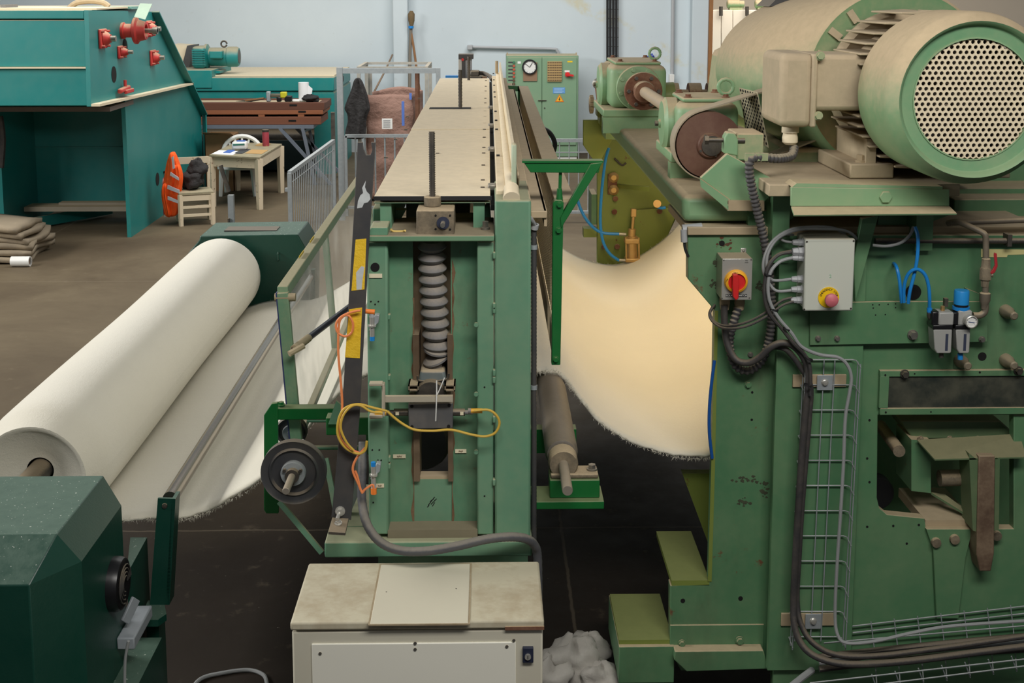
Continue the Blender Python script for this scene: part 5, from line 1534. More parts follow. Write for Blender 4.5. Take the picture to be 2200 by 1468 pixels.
# plinth and the foot plates
MB().box((xs_ - .02, yf_ - .1, 0), (xs_ + .10, yb_ + .1, .42)).build('plinth', dark_green, ns)
MB().prism([p(280, 1155, 5.2), p(316, 1155, 5.2), p(275, 1230, 4.9), p(272, 1230, 4.9)], (0, .01, -.5)).build('back_plate', dark_green, ns)
cable('plug_cable', [(276, 1378, 4.55), (270, 1410, 4.55), (268, 1440, 4.55), (268, 1500, 4.55)], .006, grey_cable, 'grey cable hanging from the plug on the near stand')
tag(MB().tube([V(*q) for q in [tuple(pZ(x, y, .01)) for x, y in ((400, 1500), (430, 1460), (480, 1446), (530, 1440), (560, 1447), (572, 1462), (575, 1500))]], .009, 8, smooth=6).build('floor_cable', grey_cable), 'grey cable lying in a curve on the floor beside the control box', 'cable')
fs2_ = thing('roll_stand', p(520, 640, 9.6), 'dark green chamfered bearing stand at the far end of the felt roll', 'stand')
Y3 = FY1 + .12
MB().plate([(404, 545), (428, 516), (430, 507), (640, 504), (666, 550), (666, 640), (660, 900), (340, 900), (372, 580)], Y3, .55).build('stand_body', dark_green, fs2_, bevel=.008)
a = p(430, 507, Y3)
MB().box((a.x + .15, Y3 + .15, a.z), (a.x + .55, Y3 + .32, a.z + .012)).build('slot_plate', black_paint, fs2_)
q = p(598, 551, Y3); MB().tube([q + V(0, -.0, .03), q + V(0, -.03, .02), q + V(0, -.03, -.02), q + V(0, 0, -.03)], .008, 6).build('hook', dark_green, fs2_)
pst = thing('galvanised_post', p(495, 505, 9.6), 'short galvanised post with a wheel fork standing behind the far stand', 'post')
MB().box((p(490, 460, 10.4).x, 10.4, 0), (p(502, 460, 10.4).x, 10.45, p(496, 420, 10.4).z)).build('tube', galv, pst)
MB().tube([p(492, 412, 10.42), p(487, 395, 10.42), p(478, 370, 10.42), p(474, 355, 10.42)], .018, 8).build('bent_arm', dark_steel, pst)
MB().pbox(489, 470, 494, 512, 10.38, 10.4).build('latch', dark_steel, pst)
# wool fluff on the floor
fl_ = MB()


def fluff(cx_, cy_, cz_, rx, ry, rz_, seed, n_=28, m_=18):
    rnd = random.Random(seed)
    ph = [rnd.uniform(0, 6.28) for _ in range(8)]
    vs2 = []
    for j in range(m_ + 1):
        th = math.pi * j / m_
        for i in range(n_):
            a2 = 2 * math.pi * i / n_
            k2 = 1 + .16 * math.sin(3 * a2 + ph[0] + 2 * th) + .12 * math.sin(5 * th + ph[1] + a2) + .09 * math.sin(7 * a2 + ph[2]) * math.sin(6 * th + ph[3])
            vs2.append((cx_ + rx * k2 * math.sin(th) * math.cos(a2), cy_ + ry * k2 * math.sin(th) * math.sin(a2), max(.002, cz_ + rz_ * k2 * math.cos(th))))
    return vs2, [(j * n_ + i, j * n_ + (i + 1) % n_, (j + 1) * n_ + (i + 1) % n_, (j + 1) * n_ + i) for j in range(m_) for i in range(n_)]


for cx_, cy_, cz_, r_, sd in ((0, 0, .07, .13, 1), (.08, .12, .06, .09, 2), (-.1, -.08, .05, .10, 3), (.12, -.12, .05, .09, 4)):
    q = pZ(1230, 1450, 0)
    fl_.add(*fluff(q.x + cx_, q.y + cy_, cz_, r_, r_, r_ * .75, sd))
t = NT('grey_wool'); t.base(t.mix(t.noise(9, 4), lin((150, 144, 136)), lin((206, 202, 194)))); t.rough(1.0); t.bump(t.noise(40, 6, .75), .5, .01)
tag(fl_.build('wool_fluff', t.m, sharp=180), 'grey white lump of loose wool lying on the floor', 'wool')
# ================================================================== boxes, cables and trays on the right machine
es = thing('emergency_stop_box', p(1780, 668, 4.95), 'pale grey plastic junction box with a red mushroom emergency stop', 'junction box')
EY = 4.87
a, b = p(1726, 669, EY), p(1838, 513, EY)
grey_box = paint('pale_grey_box', (200, 204, 192), dust=.5, film=.08, vary=.04)
bo_ = MB().box((a.x + .004, EY + .02, a.z + .004), (b.x - .004, Y2 - .005, b.z - .004)).build('box_body', grey_box, es, bevel=.008)
MB().box((a.x, EY, a.z), (b.x, EY + .025, b.z)).build('box_lid', grey_box, es, bevel=.007, seg=3)
for x, y in ((1733.5, 519.5), (1834, 518), (1728, 665), (1828, 663)):
    q = p(x, y, EY); MB().cyl(q, q + V(0, -.0015, 0), .004, n=10).build('lid_screw', dark_steel, es)
q = p(1780, 639, EY)
MB().cyl(q, q + V(0, -.004, 0), .0425, n=40).build('yellow_disc', yellow_pl, es)
MB().cyl(q + V(0, -.004, 0), q + V(.0, -.03, -.002), .014, n=20).build('button_neck', rubber, es)
MB().lathe([(.014, .028), (.024, .032), (.027, .04), (.026, .052), (.018, .058), (0, .060)], q, (0, -1, -.02), 28).build('mushroom_button', pink_pl, es)
word = 'EMERGENCY STOP'
for i, chx in enumerate(word):
    if chx == ' ': continue
    a_ = math.radians(166 - i * (152 / (len(word) - 1)))
    text(chx, q + V(.033 * math.cos(a_), -.0045, .033 * math.sin(a_)), .0115, ink, es, rot=(math.pi / 2, -(a_ - math.pi / 2), 0))
q = p(1784, 594, EY); text('2', q - V(0, .0008, 0), .02, plain('pale_green_ink', (150, 190, 160), .7), es)
gl_y = (521, 541, 554, 600, 622, 645)
for k, y in enumerate(gl_y):
    q = p(1716 if k != 0 else 1712, y, EY + .05)
    q.x = a.x + .004
    r_ = .020 if k == 1 else .014
    g_ = MB().lathe([(r_ * .55, .045), (r_ * .75, .043), (r_ * .9, .03), (r_ * .9, .022), (r_ * 1.05, .02), (r_ * 1.05, .006), (r_ * 1.2, .004), (r_ * 1.2, 0)], q, (-1, 0, 0), 8 if k != 1 else 6).build('cable_gland', grey_pl, es)
# isolator
iso = thing('isolator_switch', p(1580, 650, 5.04), 'stainless steel isolator switch with a red rotary handle on a yellow ring', 'switch')
IY = 4.97
a, b = p(1550, 645, IY), p(1617, 556, IY)
MB().box((a.x, IY + .008, a.z), (b.x, RY - .002, b.z)).build('case', paint('brushed_case', (176, 172, 160), dust=.75, film=.1, metal=.7, rough=.4), iso, bevel=.003)
MB().box((a.x, IY, a.z), (b.x, IY + .008, b.z)).build('front_plate', stainless, iso, bevel=.002)
for x, y in ((1555, 559), (1614, 558), (1551, 641), (1610, 640)):
    q = p(x, y, IY); MB().cyl(q, q + V(0, -.002, 0), .0035, n=8).build('screw', steel, iso)
q = p(1581, 604, IY)
MB().lathe([(.047, 0), (.049, .003), (.045, .018), (.036, .024), (.036, .012)], q, (0, -1, 0), 36, cap=False).build('yellow_ring', plain('amber_ring', (244, 176, 40), .45), iso)
MB().cyl(q, q + V(0, -.016, 0), .036, n=30).build('red_dial', red_pl, iso)
MB().plate([(1575, 590), (1586, 590), (1588, 610), (1587, 642), (1581, 646), (1575, 638), (1574, 612)], IY - .045, .032).build('red_handle', red_pl, iso, bevel=.003)
lb = MB().plate([(1559, 632), (1605, 632), (1605, 638.5), (1559, 638.5)], IY - .001, .001).build('name_plate', ink, iso)
q = p(1582, 635.3, IY - .0012); text('ISOLATOR SWITCH', q, .0098, white_pl, iso)
for s_, x, y, sz in (('ON 1', 1581, 586.5, .008), ('0 OFF', 1562, 602, .006)):
    q = p(x, y, IY - .0245); text(s_, q, sz, ink, iso, rot=(math.pi / 2, -.9 if s_[0] == '0' else 0, 0))
q = p(1604, 562, IY - .001)
text('VV', q + V(0, 0, .003), .009, ink, iso); text('MMMM', q - V(0, 0, .005), .0045, ink, iso)
q = p(1597, 539, RY); MB().box(q + V(-.012, -.004, -.012), q + V(.012, 0, .012)).build('lug', stainless, iso, bevel=.003)
MB().lathe([(.006, 0), (.004, .004), (0, .005)], q + V(0, -.004, 0), (0, -1, 0), 10).build('lug_screw', steel, iso)
for x in (1557, 1589):
    q = p(x, 650, RY - .05); MB().lathe([(.022, .02), (.022, -.005), (.018, -.03), (.016, -.03)], q, (0, 0, 1), 12).build('conduit_gland', dusty_brown, iso)

# corrugated hose: motor -> down the column -> isolator
def corr(name, pts, r, mat, label, step=.006, cat='conduit', Y=RY - .05):
    q = catmull([p(a_[0], a_[1], a_[2] if len(a_) > 2 else Y) for a_ in pts], 24)
    out_ = [q[0]]; acc = 0
    for i in range(1, len(q)):
        seg_ = q[i] - q[i - 1]; L_ = seg_.length; d0 = step - acc
        while d0 <= L_:
            out_.append(q[i - 1] + seg_ * (d0 / L_)); d0 += step
        acc = L_ - (d0 - step)
    return tag(MB().tube(out_, r, 12, rfun=lambda i: (1.0, .98, .76, .78)[i % 4]).build(name, mat, sharp=80), label, cat)


corr('corrugated_hose', [(1706, 318, 5.1), (1700, 335, 5.05), (1672, 341, 4.98), (1640, 338, 4.95), (1618, 340, 4.94), (1610, 352, 4.94), (1612, 385, 4.95), (1624, 440, 4.97), (1636, 490, 4.99), (1646, 540, 5.0), (1654, 600, 5.02), (1658, 660, 5.03), (1654, 720, 5.04), (1642, 765, 5.04), (1622, 790, 5.04), (1600, 797, 5.04), (1580, 785, 5.04), (1569, 755, 5.04), (1568, 725, 5.04), (1577, 690, 5.04), (1588, 656, 5.05)],
     .0195, paint('dark_corrugated', (64, 64, 68), dust=.85, film=.12, rough=.6, scale=6, dcol=(158, 146, 124)), 'dark corrugated hose hanging from the motor in a loop to the isolator', step=.0045)
tag(MB().box(p(1602, 330, 4.93), p(1650, 346, 4.93) + V(0, .02, 0)).build('hose_clip', motor_green), 'dusty clip holding the corrugated hose on the motor mount', 'clip')
CYc = Y2 - .06
cable('thick_cable', [(1556, 655, 5.03), (1557, 700, 5.03), (1563, 740, 5.02), (1580, 772, 5.0), (1606, 780, 4.98), (1632, 768, 4.96), (1655, 747, 4.94), (1680, 737, 4.93), (1705, 744, 4.93), (1726, 768, 4.93), (1735, 800, 4.93), (1732, 860, 4.93), (1724, 960, 4.93), (1716, 1080, 4.93), (1710, 1180, 4.93), (1705, 1290, 4.93), (1708, 1350, 4.90), (1730, 1395, 4.86), (1775, 1420, 4.82), (1840, 1428, 4.80), (1960, 1420, 4.80), (2100, 1402, 4.80), (2240, 1385, 4.80)], .0145, dark_cable, 'thick dark cable from the isolator down the wire tray', n=10)
cable('thick_cable', [(1660, 745, 4.97), (1690, 752, 4.95), (1720, 790, 4.95), (1741, 830, 4.95), (1738, 900, 4.95), (1730, 1000, 4.95), (1722, 1100, 4.95), (1716, 1200, 4.95), (1712, 1290, 4.95), (1722, 1345, 4.92), (1750, 1385, 4.88), (1800, 1408, 4.86), (1880, 1410, 4.85), (2000, 1396, 4.85), (2240, 1362, 4.85)], .012, dark_cable, 'second dark cable lying behind the thick one in the wire tray', n=10)
cable('grey_loop_cable', [(1705, 521, 4.93), (1685, 518, 4.94), (1675, 510, 4.96), (1678, 503, 4.98), (1705, 505, 5.0)], .0052, grey_cable, 'short grey cable loop into the topmost gland of the junction box')
cable('grey_loop_cable', [(1815, 503, 5.0), (1790, 490, 4.98), (1740, 488, 4.97), (1695, 495, 4.95), (1660, 518, 4.94), (1643, 550, 4.93), (1640, 580, 4.93), (1650, 605, 4.93), (1668, 625, 4.92), (1700, 624, 4.92)], .0062, grey_cable, 'grey cable bundle arching over the junction box')
cable('grey_loop_cable', [(1850, 522, 4.97), (1820, 497, 4.97), (1770, 492, 4.96), (1715, 494, 4.95), (1672, 512, 4.93), (1650, 545, 4.92), (1648, 580, 4.92), (1660, 602, 4.92), (1700, 600, 4.92)], .0062, grey_cable, 'second grey cable arching beside the bundle over the junction box')
cable('grey_loop_cable', [(1700, 541, 4.92), (1672, 548, 4.91), (1652, 570, 4.90), (1644, 600, 4.90), (1643, 640, 4.90), (1654, 675, 4.90), (1680, 706, 4.90), (1705, 738, 4.90), (1728, 762, 4.91), (1740, 790, 4.91), (1741, 850, 4.91)], .0085, dark_cable, 'dark cable bowing from the big gland down to the tray')
cable('grey_loop_cable', [(1702, 554, 4.91), (1676, 562, 4.90), (1657, 582, 4.89), (1650, 612, 4.89), (1654, 648, 4.89), (1672, 682, 4.89), (1700, 715, 4.89), (1722, 745, 4.90), (1760, 762, 4.91), (1800, 768, 4.92), (1820, 784, 4.92), (1829, 812, 4.92), (1824, 850, 4.92), (1816, 900, 4.92), (1812, 1000, 4.92), (1806, 1100, 4.92), (1798, 1220, 4.92), (1794, 1320, 4.92), (1800, 1365, 4.90), (1820, 1382, 4.88), (1880, 1378, 4.86), (1960, 1360, 4.86), (2050, 1345, 4.86), (2240, 1332, 4.86)], .0072, grey_cable, 'long light grey cable running down the right side of the wire tray')
cable('grey_loop_cable', [(1702, 640, 4.92), (1680, 646, 4.92), (1655, 665, 4.92), (1620, 686, 4.93), (1585, 698, 4.95), (1555, 700, 5.0), (1534, 690, 5.05), (1526, 672, 5.07), (1536, 655, 5.09)], .0055, dark_cable, 'dark thin cable swinging left past the isolator foot')
cable('grey_loop_cable', [(1705, 648, 4.91), (1682, 656, 4.91), (1650, 678, 4.91), (1615, 697, 4.92), (1580, 706, 4.94), (1550, 704, 5.0), (1530, 690, 5.05), (1524, 675, 5.07), (1530, 660, 5.09)], .0055, dark_cable, 'second thin cable swinging left past the isolator foot')
cable('grey_loop_cable', [(1962, 488, 4.98), (1955, 505, 4.95), (1935, 522, 4.94), (1905, 529, 4.94), (1875, 527, 4.95)], .0062, grey_cable, 'grey cable bend hanging under the motor mount')
cable('air_tube', [(1966, 488, 4.95), (1972, 510, 4.93), (1971, 550, 4.93), (1964, 590, 4.93), (1955, 625, 4.93), (1951, 652, 4.94)], .0072, blue_pl, 'blue air tube dropping straight from the mount', 'hose')
cable('air_tube', [(1942, 650, 4.94), (1942, 620, 4.93), (1948, 595, 4.92), (1960, 581, 4.91), (1975, 580, 4.91), (1988, 592, 4.91), (1995, 615, 4.91), (1997, 640, 4.91), (1997, 662, 4.92)], .0072, blue_pl, 'blue air tube arching over to the filter unit', 'hose')
cable('air_tube', [(1920, 566, Y2), (1926, 574, 4.96), (1932, 600, 4.94), (1935, 630, 4.94), (1937, 650, 4.95)], .0072, blue_pl, 'blue grey air tube coming out of a hole in the plate', 'hose')

# air filter regulator
fr = thing('air_filter_regulator', p(2045, 760, 4.93), 'grey compressed air filter regulator with a blue knob and a gauge', 'regulator')
FYr = 4.88
sil = plain('silver_plastic', (160, 160, 156), .45)
MB().pbox(2018, 672, 2049, 700, FYr, FYr + .07).build('lubricator_head', sil, fr, bevel=.006)
MB().pbox(2060, 668, 2088, 700, FYr, FYr + .07).build('regulator_head', sil, fr, bevel=.006)
MB().pbox(2049, 672, 2060, 698, FYr + .004, FYr + .065).build('joiner', black_gloss, fr, bevel=.003)
MB().pbox(2003, 670, 2018, 700, FYr + .01, FYr + .06).build('end_port', black_gloss, fr, bevel=.006)
for x0, x1 in ((2005, 2047), (2053, 2086)):
    MB().pbox(x0, 699, x1, 708, FYr - .003, FYr + .075).build('collar_ring', black_gloss, fr, bevel=.003)
    bw_ = MB().plate([(x0 + 1, 708), (x1 - 1, 708), (x1 - 3, 757), (x1 - 6, 760), (x0 + 8, 760), (x0 + 3, 750)], FYr, .07).build('bowl_guard', sil, fr, bevel=.006)
    MB().pbox(x1 - 15, 718, x1 - 11, 754, FYr - .001, FYr + .002).build('sight_slot', plain('slot_blue_grey', (60, 66, 84), .3), bw_)
q = p(2065, 652, FYr + .035)
MB().cyl(q + V(0, 0, -.025), q + V(0, 0, -.012), .034, n=26).build('blue_ring', blue_pl, fr)
MB().cyl(q + V(0, 0, -.012), q + V(0, 0, -.002), .028, n=26).build('knob_base', black_gloss, fr)
kb = MB().lathe([(.030, -.002), (.030, .05), (.028, .055), (0, .056)], q, (0, 0, 1), 28).build('blue_knob', plain('blue_knob', (36, 140, 210), .4), fr)
q = p(2025, 668, FYr + .035)
MB().cyl(q + V(0, 0, -.006), q, .018, n=18).build('blue_ring', blue_pl, fr)
MB().cyl(q, q + V(0, 0, .02), .009, n=8).build('oil_screw', brass, fr)
MB().box(p(2030, 642, FYr + .03), p(2037, 660, FYr + .03) + V(0, .02, 0)).build('lug', dark_steel, fr)
q = p(2087, 692, FYr - .03)
ga = MB().lathe([(.024, .05), (.026, .01), (.026, -.004), (.022, -.006), (.022, 0)], q, (0, 1, 0), 30, cap=False).build('gauge_case', stainless, fr)
MB().cyl(q, q + V(0, .002, 0), .022, n=28).build('gauge_face', white_pl, ga)
MB().bar(q + V(-.012, -.001, .001), q + V(.013, -.001, -.003), .002, .003, up=(0, 1, 0)).build('needle', plain('blue_ink', (40, 70, 120), .6), ga)
for k in range(9):
    a_ = math.radians(-40 + k * 32.5)
    MB().bar(q + V(.017 * math.cos(a_), -.0008, .017 * math.sin(a_)), q + V(.0205 * math.cos(a_), -.0008, .0205 * math.sin(a_)), .001, .001).build('tick', ink, ga)
MB().cyl(q + V(0, .05, 0), q + V(0, .07, 0), .012, n=12).build('gauge_stem', dark_steel, ga)
MB().cyl(p(2063, 760, FYr + .03), p(2063, 772, FYr + .03), .011, n=12).build('drain', blue_pl, fr)
MB().cyl(p(2022, 760, FYr + .03), p(2022, 768, FYr + .03), .010, n=10).build('drain', dark_steel, fr)
MB().cyl(p(1997, 662, FYr + .04), p(1997, 672, FYr + .04), .011, n=12).build('push_fitting', blue_pl, fr)
MB().tube([p(x, y, FYr + .04) for x, y in ((1997, 670), (1997, 680), (2003, 686), (2010, 688))], .011, 10, smooth=3).build('elbow', dark_steel, fr)
ap = thing('air_pipe', p(2115, 680, 4.92), 'dusty steel air pipe with a red ball valve feeding the regulator', 'pipe')
AYp = 4.93
ptm = paint('dusty_pipe', (112, 104, 92), dust=.8, film=.3, metal=.3)
MB().tube([p(x, y, Y) for x, y, Y in ((2036, 480, 5.02), (2052, 477, 4.99), (2065, 479, 4.97), (2105, 497, 4.94), (2116, 505, AYp), (2118, 520, AYp), (2118, 570, AYp))], .0125, 10, smooth=3).build('pipe', ptm, ap)
MB().tube([p(2042, 479, 5.0), p(2240, 472, 5.0)], .0115, 10).build('cross_pipe', ptm, ap)
MB().lathe([(.012, .07), (.018, .065), (.02, .03), (.024, .025), (.024, -.02), (.018, -.025), (.015, -.05)], p(2117, 590, AYp), (0, 0, 1), 8).build('valve_body', cast_dusty, ap)
MB().cyl(p(2117, 600, AYp), p(2117, 635, AYp), .013, n=12).build('nipple', ptm, ap)
MB().lathe([(.014, .02), (.022, .015), (.022, -.015), (.016, -.03), (.014, -.05)], p(2116, 638, AYp), (0, 0, 1), 10).build('union', ptm, ap)
MB().tube([p(x, y, AYp) for x, y in ((2117, 645), (2117, 662), (2114, 672), (2104, 678), (2090, 678))], .014, 10, smooth=4).build('elbow', ptm, ap)
vh = MB().plate([(2131, 590), (2138, 586), (2144, 572), (2142, 545), (2137, 543), (2136, 548), (2138, 570), (2133, 580), (2127, 586)], AYp - .02, .008).build('red_lever', plain('dark_red_paint', (168, 44, 50), .45), ap, bevel=.002)
MB().cyl(p(2117, 590, AYp), p(2134, 591, AYp - .012), .009, n=10).build('lever_stem', ptm, ap)

# wire cable trays
def wire(mb, pts, r=.0028):
    mb.tube(pts, r, 5)


tv = thing('upright_wire_tray', p(1760, 1300, 4.95), 'upright galvanised wire tray holding cables on the front plate', 'wire tray')
def tpx(t, side):  # pixel x of tray edges along y
    return (1716 + (1690 - 1716) * t, 1840 + (1808 - 1840) * t)[side]


TYb, TYf = Y2 - .045, Y2 - .115
yt0, yt1 = 772, 1378
for fx_, Yw in ((.0, TYf), (.0, TYf + .035), (.12, TYb), (.42, TYb), (.62, TYb), (1.0, TYf), (1.0, TYf + .035)):
    q0, q1 = [p(1722 + (1838 - 1722) * fx_, yt0, TYb), p(1694 + (1806 - 1694) * fx_, yt1, TYb)]
    q0.y = q1.y = Yw
    MB().tube([q0, q1], .0028, 5).build('long_wire', galv, tv)
for k in range(12):
    t_ = (k + .02) / 11.2
    y = yt0 + (yt1 - yt0) * t_
    xl2 = 1722 + (1694 - 1722) * t_; xr2 = 1838 + (1806 - 1838) * t_
    A_, B_ = p(xl2, y, TYb), p(xr2, y, TYb)
    MB().tube([V(A_.x, TYf - .005, A_.z - .01), V(A_.x, TYb - .005, A_.z), V(A_.x + .012, TYb, A_.z), V(B_.x - .012, TYb, B_.z), V(B_.x, TYb - .012, B_.z), V(B_.x, TYf - .005, B_.z - .01)], .0028, 5).build('rung', galv, tv)
for x, y in ((1772, 822), (1747, 1335)):
    MB().pbox(x - 68, y - 16, x + 46, y + 10, TYb + .004, Y2 - .03).build('support_rail', dusty_brown, tv, bevel=.002)
    w_ = MB().pbox(x - 16, y - 15, x + 17, y + 17, TYb - .008, TYb - .003).build('clamp_plate', galv, tv, bevel=.002)
    q = p(x, y, TYb - .008); MB().lathe([(.016, 0), (.014, .004), (.010, .006), (.010, .012), (0, .013)], q, (0, -1, 0), 16).build('clamp_bolt', stainless, w_)
th_ = thing('floor_wire_tray', p(2000, 1400, 4.9), 'wire tray full of dark cables running right along the machine foot', 'wire tray')


def hp_(x, y, Y):
    return p(x, y, Y)


def edge(y0, y1, Y, x0=1830, x1=2260):
    return [p(x0, y0, Y), p(x1, y1, Y)]


zt_t = p(1830, 1345, Y2 - .02).z
for (ya, yb2, Y, x0) in ((1346, 1296, Y2 - .02, 1830), (1360, 1312, Y2 - .02, 1832), (1382, 1340, Y2 - .03, 1770), (1468, 1410, Y2 - .30, 1740), (1482, 1424, Y2 - .30, 1800)):
    MB().tube(edge(ya, yb2, Y, x0), .0032, 5).build('long_wire', galv, th_)
for k in range(9):
    x = 1865 + k * 50
    t_ = (x - 1830) / 430
    A_ = p(x + 6, 1346 - 50 * t_ - 6, Y2 - .02); B_ = p(x + 14, 1372 - 48 * t_, Y2 - .03)
    C_ = p(x + 20, 1468 - 58 * t_ + 10, Y2 - .28); D_ = p(x + 8, 1462 - 56 * t_ - 8, Y2 - .30)
    MB().tube([A_, B_ + V(0, 0, -.05), C_ + V(0, 0, -.02), D_], .0026, 5).build('cross_wire', galv, th_)
for k, (ya, yb2, Y, r_, m_) in enumerate(((1412, 1362, 4.93, .013, dark_cable), (1424, 1376, 4.90, .011, grey_cable), (1438, 1392, 4.86, .013, dark_cable))):
    lab = ('dusty dark cable lying rearmost in the floor tray', 'grey cable lying in the middle of the floor tray', 'dark cable lying foremost in the floor tray')[k]
    tag(MB().tube([p(1760, ya, Y), p(1900, ya - 16, Y), p(2080, ya - 34, Y), p(2260, yb2, Y)], r_, 9, smooth=5).build('tray_cable', m_), lab, 'cable')
tag(MB().tube([p(1700, 1475, 4.8), p(1725, 1455, 4.85), p(1745, 1440, 4.9)], .014, 9).build('hose_end', grey_cable), 'grey hose stub under the foot of the upright tray', 'hose')
for x, y in ((1650, 590), (1664, 665), (1690, 707), (1738, 772), (1735, 828)):
    q = p(x, y, 4.895); tag(MB().lathe([(.015, -.003), (.017, -.003), (.017, .003), (.015, .003)], q, (.3, 0, 1), 12, cap=False).build('cable_tie', black_rub), f'black cable tie on the bowing cables, {dict([(590, "beside the isolator dial"), (665, "low on the bend"), (707, "where they turn right"), (772, "above the tray"), (828, "inside the tray top")])[y]}', 'cable tie')
# ================================================================== green electrical cabinet
eb = thing('electrical_cabinet', p(1165, 345, 22.9), 'pale green two door electrical cabinet against the back wall', 'cabinet')
KY = 22.8
a, b = p(1088, 345, KY), p(1243, 119, KY)
MB().box((a.x, KY, .06), (b.x, 23.5, b.z)).build('carcass', cab_green, eb, bevel=.012)
MB().box((a.x + .02, KY + .02, 0), (b.x - .02, 23.45, .08)).build('white_plinth', white_pl, eb)
dz0, dz1 = p(1100, 330, KY).z, p(1100, 124, KY).z
for x0, x1 in ((1091, 1163.3), (1164.7, 1239)):
    u, v = p(x0, 330, KY), p(x1, 124, KY)
    MB().box((u.x, KY - .025, .28), (v.x, KY, v.z)).build('door', cab_green, eb, bevel=.006)
for k in range(13):
    y = 134 + k * 7.7
    c = p(1104, y, KY - .03)
    cl_ = (plain('lamp_green', (60, 120, 90), .4) if k == 0 else plain('lamp_red', (190, 84, 60), .4) if k not in (5, 6) else plain('lamp_dark', (96, 70, 50), .5))
    MB().cyl(c, c + V(0, -.03, 0), .022, n=12).build('pilot_lamp', cl_, eb)
    l_ = p(1096, y, KY - .026); MB().box(l_ + V(-.035, -.004, -.012), l_ + V(.045, 0, .012)).build('lamp_tag', black_paint, eb)
u, v = p(1124, 174, KY - .03), p(1154, 134, KY - .03)
MB().box((u.x, KY - .05, u.z), (v.x, KY - .025, v.z)).build('brown_panel', plain('brown_card', (140, 112, 88), .8), eb)
u, v = p(1176, 175, KY - .05), p(1207, 132, KY - .05)
vp = MB().box((u.x, KY - .06, u.z), (v.x, KY - .025, v.z)).build('vent_panel', paint('tan_grille', (176, 146, 96), dust=0, film=.1), eb)
for j in range(8):
    for i in range(8):
        q = V(u.x + (v.x - u.x) * (i + .5) / 8, KY - .061, u.z + (v.z - u.z) * (j + .5) / 8)
        MB().box(q - V(.012, .002, .010), q + V(.012, .002, .010)).build('vent_hole', plain('grille_dark', (92, 74, 52), .8), vp)
q = p(1219, 160, KY - .03)
hw = MB().cyl(q, q + V(0, -.04, 0), .045, n=18).build('rotary_switch', red_pl, eb)
MB().bar(q + V(-.02, -.05, 0), q + V(.11, -.05, -.02), .03, .035).build('switch_handle', red_pl, hw)
MB().box(p(1213, 155, KY - .028), p(1224, 151, KY - .028) + V(0, .004, 0)).build('switch_plate', white_pl, eb)
MB().box(p(1219, 134, KY - .028), p(1230, 131, KY - .028) + V(0, .004, 0)).build('yellow_tag', yellow_pl, eb)
MB().box(p(1112, 137, KY - .028), p(1119, 132, KY - .028) + V(0, .004, 0)).build('white_tag', white_pl, eb)
u, v = p(1188, 201, KY - .03), p(1214, 188, KY - .03)
bl_ = MB().box((u.x, KY - .03, u.z), (v.x, KY - .025, v.z)).build('blue_notice', plain('blue_notice', (96, 150, 206), .6), eb)
for k in range(4):
    z = v.z - .025 - k * .022
    MB().box((u.x + .02, KY - .032, z - .004), (v.x - .02 - .03 * (k % 2), KY - .03, z + .004)).build('notice_line', plain('pale_blue', (170, 200, 226), .6), bl_)
for x in (1129, 1202):
    t0, t1, t2 = p(x, 202.5, KY - .03), p(x - 9.5, 219, KY - .03), p(x + 9.5, 219, KY - .03)
    w_ = MB().prism([t0, t1, t2], (0, .005, 0)).build('warning_sign', plain('sign_orange', (216, 106, 30), .5), eb)
    cc = (t0 + t1 + t2) / 3
    MB().prism([cc + (t - cc) * .78 - V(0, .002, 0) for t in (t0, t1, t2)], (0, .002, 0)).build('sign_field', plain('sign_yellow', (240, 180, 40), .5), w_)
    bo = [(.004, .05), (-.018, -.004), (-.002, -.002), (-.01, -.035), (.018, .010), (.003, .008), (.012, .05)]
    MB().prism([cc + V(dx, -.004, dz - .005) for dx, dz in bo], (0, .002, 0)).build('lightning_bolt', ink, w_)
MB().box(p(1156, 216.5, KY - .05), p(1174, 215, KY - .05) + V(0, .03, 0)).build('latch', dark_steel, eb)
q = p(1170, 232, KY - .03); MB().cyl(q, q + V(0, -.01, 0), .012, n=10).build('keyhole', dark_steel, eb)
for x in (1088, 1236):
    MB().cyl(p(x + 2, 119, KY + .3), p(x + 2, 113, KY + .3), .012, n=8).build('lifting_lug', dusty_brown, eb)
ck = thing('wall_clock', p(1138, 144, KY - .07), 'round white clock with a black rim on the green cabinet door', 'clock')
q = p(1138, 144, KY - .06)
MB().lathe([(.112, -.03), (.135, -.03), (.14, -.01), (.14, .03)], q, (0, 1, 0), 32, cap=False).build('rim', black_gloss, ck)
MB().cyl(q + V(0, -.01, 0), q + V(0, .03, 0), .118, n=32).build('dial', white_pl, ck)
MB().bar(q + V(0, -.018, 0), q + V(.045, -.018, .075), .008, .008, up=(0, 1, 0)).build('hour_hand', ink, ck)
MB().bar(q + V(0, -.02, 0), q + V(-.085, -.02, .065), .006, .006, up=(0, 1, 0)).build('minute_hand', ink, ck)
for k in range(12):
    a_ = k * math.pi / 6
    MB().bar(q + V(.095 * math.cos(a_), -.013, .095 * math.sin(a_)), q + V(.108 * math.cos(a_), -.013, .108 * math.sin(a_)), .006, .004, up=(0, 1, 0)).build('hour_mark', ink, ck)

